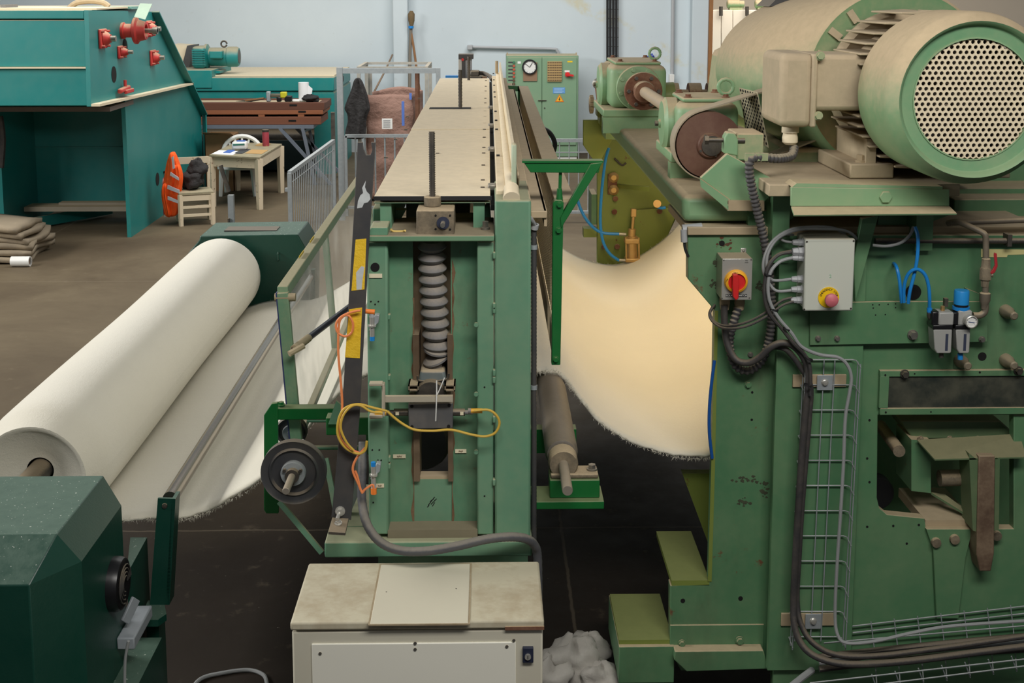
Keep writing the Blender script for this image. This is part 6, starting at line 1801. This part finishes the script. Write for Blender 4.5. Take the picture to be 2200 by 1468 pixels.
# device behind the loom end, dark hose
dv = thing('drive_unit', p(1010, 175, 10.7), 'black and silver drive unit standing behind the far end of the loom top', 'drive unit')
MB().pbox(985, 122, 993, 175, 10.7, 10.8).build('side_rail', stainless, dv)
MB().pbox(992, 120, 1000, 175, 10.68, 10.8).build('black_post', black_paint, dv)
MB().pbox(1000, 127, 1014, 175, 10.74, 10.8).build('silver_panel', plain('silver_sheet', (206, 210, 214), .4), dv)
MB().pbox(985, 117, 1017, 127, 10.68, 10.85).build('cap', black_paint, dv)
q = p(994, 128, 10.67); MB().cyl(q, q + V(0, -.01, 0), .012, n=12).build('red_button', red_pl, dv)
MB().pbox(1010, 153, 1030, 165, 10.55, 10.75).build('motor', dark_steel, dv, bevel=.01)
MB().pbox(1006, 165, 1036, 172, 10.5, 10.75).build('motor_foot', dark_steel, dv)
MB().tube([p(1030, 157, 10.6), p(1040, 158, 10.6), p(1052, 164, 10.5), p(1058, 172, 10.4)], .018, 8, smooth=4).build('cable', dark_cable, dv)
MB().pbox(1034, 165, 1047, 170, 10.5, 10.7).build('brown_block', rusty, dv)
MB().box((p(985, 175, 10.7).x, 10.42, .8), (p(1036, 175, 10.7).x, 10.9, p(1000, 173, 10.6).z)).build('stand', dark_steel, dv)
tag(MB().pbox(957, 163, 984, 167, 10.42, 10.5).build('blue_cloth', blue_pl), 'thin blue cloth lying behind the far edge of the loom top', 'cloth')
cable('black_hose', [(1140, 272), (1150, 274), (1168, 277), (1183, 288), (1192, 308), (1188, 328), (1176, 344)], .02, black_rub, 'thick black hose bending out behind the expanded metal guard', 'hose', Y=10.5)

# ================================================================== fences
def fence(name, A, B, z0, z1, n, label, group='galvanised fence panels', r=.006, wires=(.12,), post=.022, x_wire=0):
    t_ = thing(name, ((A[0] + B[0]) / 2, (A[1] + B[1]) / 2, 0), label, 'fence', group)
    A, B = V(*A, 0), V(*B, 0)
    up_ = V(0, 0, 1)
    for q in (A, B):
        MB().bar(q, q + up_ * z1, post * 2, post * 2, up=(B - A)).build('post', galv, t_)
    MB().bar(A + up_ * z1, B + up_ * z1, post * 2, post * 2).build('top_rail', galv, t_)
    MB().bar(A + up_ * z0, B + up_ * z0, post * 2, post * 1.6).build('bottom_rail', galv, t_)
    base_m = None
    for k in range(1, n):
        q = A + (B - A) * (k / n)
        if base_m is None:
            o = MB().cyl(q + up_ * z0, q + up_ * z1, r, n=6).build('bar', galv, t_)
            base_m = o
            o0 = q
        else:
            c_ = base_m.copy(); C.objects.link(c_)
            c_.location = base_m.location + (q - o0)
    for w_ in wires:
        MB().tube([A + up_ * (z1 - w_), B + up_ * (z1 - w_)], r * .9, 6).build('wire', galv, t_)
    return t_


q1, q2 = pZ(622, 372, 1.12), pZ(716, 303, 1.12)
fe = fence('mesh_fence', (q1.x, q1.y), (q2.x, q2.y), .12, 1.12, 26, 'galvanised fence panel running away from the viewer left of the loom')
MB().box(p(612, 405, q1.y - .02), p(625, 412, q1.y - .02) + V(0, .06, 0)).build('hinge_bracket', galv, fe)
MB().box((q2.x - .03, q2.y + .02, 0), (q2.x + .02, q2.y + .07, 1.5)).build('dark_post', dark_steel, fe)
q3 = pZ(742, 292, 1.12)
fence('mesh_fence', (q3.x, q3.y), (q3.x + 2.3, q3.y), .12, 1.12, 17, 'galvanised fence panel crossing in front of the brown bag', r=.013, wires=())
q4, q5 = pZ(1170, 302, 1.12), pZ(1285, 302, 1.12)
f3 = fence('mesh_fence', (q4.x - .7, q4.y), (q5.x + .9, q5.y), .15, 1.12, 18, 'galvanised fence panel standing in front of the green cabinet', r=.008, wires=(.16, .33))
# gate frame
gf = thing('gate_frame', p(730, 440, 16.8), 'tall galvanised gate frame with a long top bar beside the brown bag', 'frame')
GYf = 16.75
xg0, xg1, zg = p(729, 150, GYf).x, p(941, 150, GYf).x, p(729, 150, GYf).z
MB().box((xg0 - .04, GYf, 0), (xg0 + .04, GYf + .08, zg + .03)).build('post', galv, gf)
MB().box((xg1 - .03, GYf, 0), (xg1 + .03, GYf + .06, zg + .02)).build('post', galv, gf)
MB().box((xg0 + .041, GYf + .004, zg - .05), (xg1 - .031, GYf + .06, zg + .02)).build('top_bar', galv, gf)
# bag rack
br = thing('bag_rack', p(850, 330, 18.6), 'square steel rack with a metal top frame holding the brown bulk bag', 'rack')
BY0, BY1 = 18.2, 19.4
r0, r1 = p(770, 143, BY0), p(916, 142, BY0)
zr = r0.z
ww = paint('worn_rack', (150, 150, 144), dust=.4, film=.2, rust=.15, vary=.2, scale=14)
for x in (r0.x, r1.x):
    MB().box((x - .025, BY0 + .051, zr - .04), (x + .025, BY1 - .051, zr)).build('side_bar', ww, br)
    for y in (BY0, BY1 - .05):
        MB().box((x - .025, y, 0), (x + .025, y + .05, zr)).build('leg', ww, br)
for y in (BY0, BY1 - .05):
    MB().box((r0.x + .026, y + .003, zr - .038), (r1.x - .026, y + .047, zr - .002)).build('cross_bar', ww, br)
MB().bar(V(p(896, 200, BY0).x, BY0 + .1, .3), V(p(896, 200, BY0).x, BY0 + .1, zr - .04), .06, .04).build('wooden_stay', rusty, br)
MB().bar(V(p(793, 200, BY0).x, BY0 + .2, .3), V(p(793, 200, BY0).x, BY0 + .2, zr - .04), .04, .04).build('inner_stay', ww, br)
# bulk bag
bagm = NT('brown_bag_fabric')
bagm.base(bagm.mix(bagm.noise(2.5, 5), lin((126, 96, 84)), lin((160, 126, 112)))); bagm.rough(.8); bagm.bump(bagm.noise(7, 5, .6), .6, .05)
bb = thing('bulk_bag', p(850, 330, 18.8), 'large brownish pink bulk bag with blue straps and a white label', 'bag')
xb0_, xb1_ = p(788, 260, 18.3).x, p(884, 260, 18.3).x
zb1_ = p(830, 205, 18.3).z


def bag_fn(u, v):
    per = [(xb0_, 18.3), (xb1_, 18.3), (xb1_ + .12, 19.2), (xb0_ + .1, 19.2), (xb0_, 18.3)]
    k = min(int(u * 4), 3); f_ = u * 4 - k
    x = per[k][0] + (per[k + 1][0] - per[k][0]) * f_; y = per[k][1] + (per[k + 1][1] - per[k][1]) * f_
    bulge = math.sin(math.pi * v) * .035 * math.sin(math.pi * f_)
    nx, ny = ((0, -1), (1, 0), (0, 1), (-1, 0))[k]
    wr = .012 * math.sin(v * 22 + u * 9) + .010 * math.sin(v * 9 - u * 23)
    return V(x + nx * (bulge + wr), y + ny * (bulge + wr), .04 + (zb1_ - .04 + (.06 if k == 2 else .015) * math.sin(math.pi * f_)) * v)


MB().grid(bag_fn, 48, 30).build('bag_wall', bagm.m, bb, solid=.012, recalc=False, sharp=180)
MB().box((xb0_ + .05, 18.4, .04), (xb1_, 19.1, .25)).build('bag_bottom', bagm.m, bb)
u, v = p(821, 277, 18.16), p(843, 255, 18.16)
MB().box((u.x, 18.14, u.z), (v.x, 18.17, v.z)).build('white_label', white_pl, bb)
for k in range(4):
    z = u.z + .03 + k * .03
    MB().box((u.x + .02, 18.135, z), (v.x - .03, 18.139, z + .008)).build('print_line', plain('grey_ink', (130, 130, 134), .7), bb)
for x0, ya, yb2 in ((866, 218, 270), (882, 200, 214)):
    u, v = p(x0 - 2.5, yb2, 18.15), p(x0 + 2.5, ya, 18.15)
    MB().box((u.x, 18.13, u.z), (v.x, 18.16, v.z)).build('blue_strap', plain('strap_blue', (84, 116, 190), .6), bb)
# hanging black jacket
def cloth_lump(name, mat, label, cat, prof, Y, dy, seed, parent=None, fold=.04):
    """a hanging garment: prof = [(py, px_left, px_right)], closed tube with folds"""
    rnd = random.Random(seed)
    mb = MB(); n_ = 40; vs2 = []
    ph = [rnd.uniform(0, 6.3) for _ in range(6)]
    for j, (y, x0, x1) in enumerate(prof):
        a_, b_ = p(x0, y, Y), p(x1, y, Y)
        cx_, hw = (a_.x + b_.x) / 2, (b_.x - a_.x) / 2
        for i in range(n_):
            t_ = 2 * math.pi * i / n_
            k2 = 1 + fold / .04 * (.10 * math.sin(5 * t_ + ph[0] + j * .4) + .08 * math.sin(9 * t_ + ph[1] - j * .3))
            vs2.append((cx_ + hw * math.cos(t_) * (1 if abs(math.cos(t_)) > .9 else k2), Y + dy * math.sin(t_) * k2, a_.z))
    m_ = len(prof)
    fs2 = [(j * n_ + i, j * n_ + (i + 1) % n_, (j + 1) * n_ + (i + 1) % n_, (j + 1) * n_ + i) for j in range(m_ - 1) for i in range(n_)]
    fs2 += [tuple(range(n_)), tuple((m_ - 1) * n_ + i for i in range(n_))]
    o = mb.add(vs2, fs2).build(name, mat, parent, sharp=180, sub=1)
    return tag(o, label, cat) if label else o


blk = NT('black_fabric'); blk.base(lin((44, 42, 42))); blk.rough(.9); blk.bump(blk.noise(14, 4), .8, .03)
cloth_lump('hanging_jacket', blk.m, 'black jacket hanging from the rack corner beside the brown bag', 'jacket',
           [(167, 766, 771), (170, 762, 775), (176, 759, 778), (190, 756, 783), (204, 750, 787), (218, 744, 790), (232, 740, 794), (238, 742, 795), (244, 747, 790), (258, 748, 787), (272, 745, 787), (288, 742, 786), (300, 746, 784)], 18.1, .09, 5, fold=.07)
# broom, sticks
bm2 = thing('broom', p(885, 200, 23.6), 'brush with a brown handle leaning upright against the wall pillar', 'broom')
MB().tube([p(882, 62, 23.66), p(890, 110, 23.6), p(902, 200, 23.5), V(p(915, 345, 23.3).x, 23.3, .01)], .022, 8).build('handle', plain('brown_wood', (140, 98, 60), .6), bm2)
MB().tube([p(883, 60, 23.66), p(881, 110, 23.62), p(880, 200, 23.5), V(p(878, 345, 23.3).x, 23.3, .01)], .03, 8).build('stale', plain('grey_wood', (120, 112, 100), .7), bm2)
MB().lathe([(.03, 0), (.06, .12), (.065, .24), (.03, .3)], p(884, 58, 23.62), (0, 0, 1), 14).build('bristles', plain('bristle_brown', (112, 94, 66), .9, vary=.4, scale=60), bm2)
MB().cyl(p(883, 61, 23.63), p(883, 56, 23.63), .05, n=12).build('blue_ferrule', blue_pl, bm2)
tag(MB().tube([p(843, 118, 22), p(826, 155, 20.6), p(800, 205, 19.3), p(796, 240, 19.0)], .016, 7).build('stick', plain('stick_brown', (120, 100, 80), .7)), 'thin stick leaning out of the brown bag towards the wall', 'stick')

# ================================================================== wooden beams on a trestle
woodm = []
for nm, c0, c1 in (('dark_red_wood', (88, 52, 38), (108, 66, 48)), ('orange_wood', (130, 78, 50), (156, 96, 62)), ('brown_wood_beam', (106, 62, 44), (128, 80, 56))):
    t = NT(nm); t.base(t.mix(t.noise(3, 6, .7, stretch=(.4, 6, 6)), lin(c0), lin(c1))); t.rough(.7); woodm.append(t.m)
WY = 19.9
xw0 = -6.2
zA = [p(600, y, WY).z for y in (221, 237, 251, 268)]
labs = ('topmost dark red wooden beam of the stack on the trestle', 'middle orange wooden beam of the stack on the trestle', 'lowest brown wooden beam of the stack on the trestle')
for k in range(3):
    xe_ = p((697, 694, 689)[k], 240, WY).x
    z1_, z0_ = zA[k], zA[k + 1]
    wd = thing('wooden_beam', (-4.5, WY + .4, z0_), labs[k], 'beam', 'wooden beams on the trestle')
    gap = .035 if k == 1 else 0
    MB().box((xw0, WY, z0_ + gap), (xe_, WY + .16, z1_)).build('side_rail', woodm[k], wd, bevel=.006)
    MB().box((xw0, WY + .74, z0_ + gap), (xe_, WY + .9, z1_)).build('side_rail', woodm[k], wd, bevel=.006)
    MB().box((xe_ - .12, WY + .16, z0_ + gap), (xe_, WY + .74, z1_ - .01)).build('end_rail', woodm[k], wd, bevel=.006)
    MB().box((xw0, WY + .16, z0_ + gap + .02), (xe_ - .12, WY + .74, z1_ - .02)).build('deck', dusty_brown, wd)
    if gap:
        for x in (555, 640):
            q = p(x, 253, WY); MB().box((q.x, WY, z0_), (q.x + .1, WY + .9, z0_ + gap)).build('spacer', woodm[1], wd)
    for (x, y) in (((630, 226),), ((649, 240),), ((628, 259.5),))[k]:
        q = p(x, y, WY - .001); MB().box(q + V(-.06, -.004, -.014), q + V(.06, .004, .014)).build('hand_hole', hollow, wd)
lb_ = plain('blue_grey_steel', (118, 126, 138), .5, metal=.3)
tr = thing('trestle_table', (-3.6, 20.3, 0), 'grey steel trestle with folding legs under the wooden beams', 'trestle')
zt3 = zA[3] - .002
MB().box((xw0, WY - .02, zt3 - .06), (p(674, 270, WY).x, WY + .9, zt3)).build('top_frame', lb_, tr)
for x0, x1 in ((601, 658), (650, 664)):
    A_, B_ = p(x0, 275, WY), p(x1, 338, WY)
    d_ = B_ - A_; e_ = A_ + d_ * (A_.z / -d_.z)
    MB().bar(A_, e_, .05, .05).build('leg', lb_, tr)
for x0, x1 in ((636, 690), (664, 676)):
    A_, B_ = p(x0, 275, WY + .8), p(x1, 330, WY + .8)
    d_ = B_ - A_; e_ = A_ + d_ * (A_.z / -d_.z)
    MB().bar(A_, e_, .045, .045).build('leg', lb_, tr)
MB().bar(p(650, 283, WY + .1), p(668, 275, WY + .7), .04, .04).build('brace', lb_, tr)
for x0 in (-5.9, -5.2):
    MB().box((x0, WY, 0), (x0 + .06, WY + .06, zt3 - .06)).build('leg', lb_, tr)
# things on the beams
zt4 = zA[0]
tw = thing('paper_towel_roll', p(655, 219, 20.2), 'white paper towel roll standing on the wooden beams', 'paper roll')
q = p(653, 219, 20.25); q.z = zt4
MB().lathe([(.02, 0), (.085, 0), (.085, .30), (.02, .30)], q, (0, 0, 1), 24).build('paper', plain('white_paper', (236, 236, 236), .9, vary=.02), tw)
MB().prism([q + V(.07, -.05, .03), q + V(.13, -.06, .06), q + V(.15, -.05, .2), q + V(.08, -.04, .26)], (0, .004, 0)).build('loose_sheet', MATS['white_paper'], tw)
q = p(668, 219, 20.1); q.z = zt4 + .005
hat = MB(); hat.add(*fluff(q.x, 20.1, zt4 + .05, .13, .10, .06, 9))
tag(hat.build('cloth_hat', blk.m, sharp=180), 'black cloth cap lying beside the paper towel roll', 'cap')
dr = thing('power_tool', p(600, 220, 20.1), 'yellow and black cordless power tool lying on the wooden beams', 'tool')
q = V(0, 20.1, zt4)
for (x0, x1, z0_, z1_, m_, nm) in ((573, 582, 0, .17, galv, 'head'), (582, 604, .07, .13, plain('tool_grey', (92, 86, 70), .5), 'body'), (603, 617, .06, .16, plain('tool_yellow', (196, 190, 40), .5), 'motor_case'), (595, 605, 0, .08, black_gloss, 'grip'), (612, 628, 0, .10, black_gloss, 'battery')):
    MB().box((p(x0, 215, 20.1).x, 20.05, zt4 + z0_ + .001), (p(x1, 215, 20.1).x, 20.14, zt4 + z1_)).build(nm, m_, dr, bevel=.015)
hs2 = thing('hand_saw', p(540, 219, 20.2), 'hand saw and wooden slats lying flat on the beams', 'saw')
MB().prism([p(506, 218, 20.1), p(535, 214, 20.1), p(566, 210, 20.1), p(566, 214, 20.1), p(540, 219, 20.1)], (0, .1, 0)).build('blade', dark_steel, hs2)
MB().bar(p(527, 216, 20.05), p(566, 211, 20.05), .05, .02).build('handle', plain('brown_wood', (140, 98, 60)), hs2)
tag(MB().pbox(626, 214, 644, 220, 20.1, 20.2).build('crumpled_wrap', white_pl, bevel=.02), 'small crumpled plastic wrap beside the paper towel roll', 'wrap')

# ================================================================== cream table with things
CT = paint('chipped_cream_paint', (222, 206, 178), dust=0, film=.12, rust=.5, vary=.06, scale=6, rough=.6)
TOP = paint('worn_table_top', (150, 142, 116), dust=0, film=.2, rust=.3, vary=.3, scale=9, rough=.7)
tb_ = thing('cream_table', (-3.45, 17.9, 0), 'chipped cream wooden table with a worn top in front of the trestle', 'table')
Zt = .76
ta, tb2, tc = pZ(449, 333, Zt), pZ(557, 338, Zt), pZ(606, 309, Zt)
td = ta + (tc - tb2)
quad = [ta, tb2, tc, td]
MB().prism([q - V(0, 0, .03) for q in quad], (0, 0, .03)).build('table_top', TOP, tb_, bevel=.004)
cen = sum(quad, V(0, 0, 0)) / 4
ins = [q + (cen - q) * .06 for q in quad]
for i in range(4):
    A_, B_ = ins[i], ins[(i + 1) % 4]
    MB().bar(V(A_.x, A_.y, Zt - .10), V(B_.x, B_.y, Zt - .10), .03, .14).build('apron', CT, tb_)
    MB().lathe([(.046, -(Zt - .03)), (.062, 0)], V(A_.x, A_.y, Zt - .03), (0, 0, 1), 4).build('leg', CT, tb_, sharp=30)
e1 = (tb2 - ta).normalized(); e2 = (td - ta).normalized()


def on_table(u, v):
    return ta + (tb2 - ta) * u + (td - ta) * v


def sheet(name, u0, v0, u1, v1, h_, mat, label, cat):
    z_ = V(0, 0, .0012)
    return tag(MB().prism([on_table(u0, v0) + z_, on_table(u1, v0) + z_, on_table(u1, v1) + z_, on_table(u0, v1) + z_], (0, 0, h_)).build(name, mat), label, cat)


sheet('paper_sheet', .02, .05, .45, .32, .004, MATS['white_paper'], 'white sheet of paper on the near left corner of the cream table', 'paper')
sheet('blue_booklet', .2, .16, .34, .34, .012, plain('booklet_blue', (70, 110, 190), .5), 'blue booklet lying on the white sheet of paper', 'booklet')
sheet('dark_folder', .42, .16, .58, .5, .006, plain('dark_folder', (56, 56, 60), .5), 'dark folder on the cream table under the white tub', 'folder')
sheet('brown_envelope', .62, .2, .95, .48, .004, plain('kraft_brown', (190, 152, 98), .8), 'brown paper envelope on the right half of the cream table', 'envelope')
sheet('cardboard_scrap', .55, .75, .8, .92, .01, plain('kraft_brown', (190, 152, 98), .8), 'piece of brown cardboard at the back of the cream table', 'cardboard')
tub = thing('white_tub', on_table(.42, .45), 'white plastic tub with a green print on the cream table', 'tub')
q = on_table(.40, .42)
MB().box(q + V(-.11, -.07, .007), q + V(.11, .09, .13)).build('body', white_pl, tub, bevel=.03, seg=3)
MB().bar(q + V(-.085, -.073, .085), q + V(.085, -.073, .095), .004, .022).build('green_print', plain('print_green', (40, 110, 90), .5), tub)
MB().box(q + V(-.04, -.03, .13), q + V(.08, .06, .14)).build('lid_item', plain('booklet_blue', (70, 110, 190)), tub)
bt3 = thing('red_bottle', on_table(.78, .8), 'tall red bottle with a dark cap standing on the cream table', 'bottle')
q = on_table(.76, .78)
MB().lathe([(0, 0), (.05, 0), (.052, .01), (.052, .20), (.045, .22)], q, (0, 0, 1), 20).build('body', plain('bottle_red', (158, 62, 72), .35, vary=.25, scale=30), bt3)
MB().cyl(q + V(0, 0, .22), q + V(0, 0, .25), .05, n=18).build('cap', dark_steel, bt3)

# wooden chair with jackets
wc = thing('cream_wooden_chair', (-4.0, 16.9, 0), 'small chipped cream wooden chair beside the teal machine', 'chair')
ZS = .45
ca, cb2 = pZ(384, 415, ZS), pZ(459, 411, ZS)
cd = (cb2 - ca); cn = V(-cd.y, cd.x, 0).normalized() * .42
cq = [ca, cb2, cb2 + cn, ca + cn]
MB().prism([q - V(0, 0, .04) for q in cq], (0, 0, .04)).build('seat', TOP, wc, bevel=.006)
cc = sum(cq, V(0, 0, 0)) / 4
ci = [q + (cc - q) * .08 for q in cq]
for i, q in enumerate(ci):
    MB().lathe([(.032, 0), (.036, (ZS - .03) if i in (0, 1) else (ZS - .03))], V(q.x, q.y, 0), (0, 0, 1), 4).build('leg', CT, wc, sharp=30)
for i in range(4):
    A_, B_ = ci[i], ci[(i + 1) % 4]
    MB().bar(V(A_.x, A_.y, ZS - .08), V(B_.x, B_.y, ZS - .08), .025, .07).build('apron', CT, wc)
    for z in ((.14, .25) if i == 0 else (.2,)):
        MB().bar(V(A_.x, A_.y, z), V(B_.x, B_.y, z), .022, .035).build('rung', CT, wc)
for q in (ci[3], ci[2]):
    MB().bar(V(q.x, q.y, ZS - .05), V(q.x, q.y + .06, .86), .035, .035, up=(0, 1, 0)).build('back_post', CT, wc)
MB().bar(V(ci[3].x, ci[3].y + .05, .82), V(ci[2].x, ci[2].y + .05, .82), .03, .09).build('back_rail', CT, wc)
orm = NT('hi_vis_orange'); orm.base(lin((255, 96, 20))); orm.rough(.75); orm.bump(orm.noise(12, 4), .6, .02)
hv = cloth_lump('hi_vis_jacket', orm.m, 'orange high visibility jacket draped over the corner of the wooden chair', 'jacket',
                [(326, 367, 374), (334, 363, 379), (350, 358, 385), (372, 354, 391), (394, 351, 391), (415, 348, 388), (436, 352, 386), (452, 356, 384), (466, 360, 380)], 16.5, .09, 11, fold=.06)
for nm_, prof_, Yq_, sd_ in (('sleeve', [(352, 374, 386), (366, 377, 392), (384, 378, 394), (402, 374, 391), (416, 370, 386)], 16.46, 31), ('sleeve', [(392, 350, 362), (410, 347, 361), (430, 349, 364), (448, 354, 368), (468, 357, 370)], 16.44, 32)):
    put(cloth_lump(nm_, orm.m, None, None, prof_, Yq_, .06, sd_, fold=.08), hv)
for (pts_) in ([(368, 338), (372, 336), (375, 362), (371, 364)], [(366, 370), (383, 382), (384, 388), (365, 377)], [(360, 398), (385, 409), (385, 416), (359, 406)], [(360, 422), (384, 432), (384, 438), (360, 429)]):
    put(MB().plate(pts_, 16.36, .03).build('reflective_strip', plain('silver_tape', (196, 200, 206), .3, metal=.3), None), hv)
put(MB().plate([(356, 440), (361, 438), (357, 466), (353, 466)], 16.42, .03).build('grey_sleeve', white_pl, None), hv)
jk2 = MB(); q = cc + V(.0, .06, ZS + .16)
jk2.add(*fluff(q.x - .05, q.y, ZS + .13, .16, .14, .13, 21))
jk2.add(*fluff(q.x + .02, q.y + .03, ZS + .26, .13, .11, .13, 22))
tag(jk2.build('black_jacket', blk.m, sharp=180), 'black jacket bunched up on the seat of the wooden chair', 'jacket')
rb = thing('red_extinguisher', (-4.28, 17.6, 0), 'red fire extinguisher half hidden behind the orange jacket', 'extinguisher')
q = V(p(349, 440, 17.3).x, 17.3, 0)
MB().lathe([(0, 0), (.09, 0), (.095, .02), (.095, .42), (.06, .5), (.03, .52), (.03, .56), (0, .56)], q, (0, 0, 1), 20).build('tank', plain('extinguisher_red', (150, 24, 28), .4), rb)
MB().bar(q + V(-.02, 0, .58), q + V(.09, 0, .60), .03, .03).build('lever', black_gloss, rb)
# white plastic chair behind the table
pcx = thing('white_plastic_chair', (-3.4, 18.9, 0), 'white plastic garden chair tucked behind the cream table', 'chair')
q0 = V(p(514, 330, 19.0).x, 19.0, 0)
W = .26
MB().box(q0 + V(-W, -.22, .40), q0 + V(W, .22, .43)).build('seat', white_pl, pcx, bevel=.02)
for sx, sy in ((-1, -1), (1, -1), (-1, 1), (1, 1)):
    MB().lathe([(.03, 0), (.045, .42)], q0 + V(sx * (W - .0), sy * .2, 0), (-sx * .06, -sy * .04, 1), 6).build('leg', white_pl, pcx)
arc_ = [q0 + V(.30 * math.cos(a_), .24 + .02 * math.sin(a_), .60 + .27 * math.sin(a_)) for a_ in [k * math.pi / 14 for k in range(15)]]
MB().tube([q0 + V(.27, .22, .42)] + arc_ + [q0 + V(-.27, .22, .42)], .033, 8).build('back_rim', white_pl, pcx)
for k in range(7):
    a_ = math.pi * (k + 1) / 8
    MB().bar(q0 + V(.10 * math.cos(a_), .22, .47), q0 + V(.29 * math.cos(a_), .25, .60 + .26 * math.sin(a_)), .03, .012, up=(0, 1, 0)).build('back_slat', white_pl, pcx)
for sx in (-1, 1):
    MB().tube([q0 + V(sx * .28, .22, .64), q0 + V(sx * .30, 0, .64), q0 + V(sx * .29, -.18, .62), q0 + V(sx * .27, -.2, .42)], .025, 8, smooth=3).build('armrest', white_pl, pcx)
cbx = thing('cardboard_box', (-3.9, 19.3, 0), 'brown cardboard box behind the white plastic chair', 'box')
u, v = p(443, 400, 19.3), p(500, 290, 19.3)
kb_ = plain('cardboard', (142, 108, 74), .85)
for xx in (u.x, v.x - .01):
    MB().box((xx, 19.3, 0), (xx + .01, 19.75, v.z)).build('side', kb_, cbx)
MB().box((u.x, 19.3, 0), (v.x, 19.31, v.z)).build('front', kb_, cbx)
MB().box((u.x, 19.74, 0), (v.x, 19.75, v.z)).build('back', kb_, cbx)
MB().prism([V(u.x, 19.3, v.z), V(v.x, 19.3, v.z), V(v.x, 19.1, v.z + .06), V(u.x, 19.1, v.z + .06)], (0, .01, 0)).build('flap', kb_, cbx)
# floor stack at the far left
sk = thing('folded_cloth_stack', pZ(30, 540, 0), 'pile of folded grey brown cloth at the far left on the floor', 'cloth pile')
clm = paint('grey_cloth', (142, 130, 112), dust=.2, film=.3, vary=.15, scale=8, rough=.95)
for k in range(6):
    x1 = (62, 70, 74, 72, 66, 58)[k]
    q = pZ(x1, 520, .08)
    z = .0 + k * .07
    x1w = p(x1, 500, 14.3).x
    def layer(u_, v_, z=z, x1w=x1w, k=k):
        return V(-6.6 + (x1w + 6.6) * u_ + .03 * math.sin(v_ * 7 + k), 14.1 + .8 * v_ + .05 * math.sin(u_ * 6 + k), z + .06 + .03 * math.sin(u_ * 5 + k * 2) * math.sin(v_ * 4) - .10 * max(0, u_ - .75))
    MB().grid(layer, 14, 8).build('folded_layer', clm, sk, solid=.06, sharp=180)
tu = thing('white_tube', pZ(50, 545, 0), 'white cardboard tube lying on the floor in front of the cloth pile', 'tube')
A_, B_ = V(p(20, 540, 13.9).x, 13.95, .06), V(p(60, 536, 13.9).x, 13.95, .06)
MB().lathe([(.045, 0), (.058, 0), (.058, (B_ - A_).length), (.045, (B_ - A_).length)], A_, B_ - A_, 20, cap=False).build('wall', white_pl, tu)
MB().cyl(B_ - V(.03, 0, 0), B_ - V(.02, 0, 0), .046, n=16).build('core_shadow', plain('brown_card', (140, 112, 88)), tu)
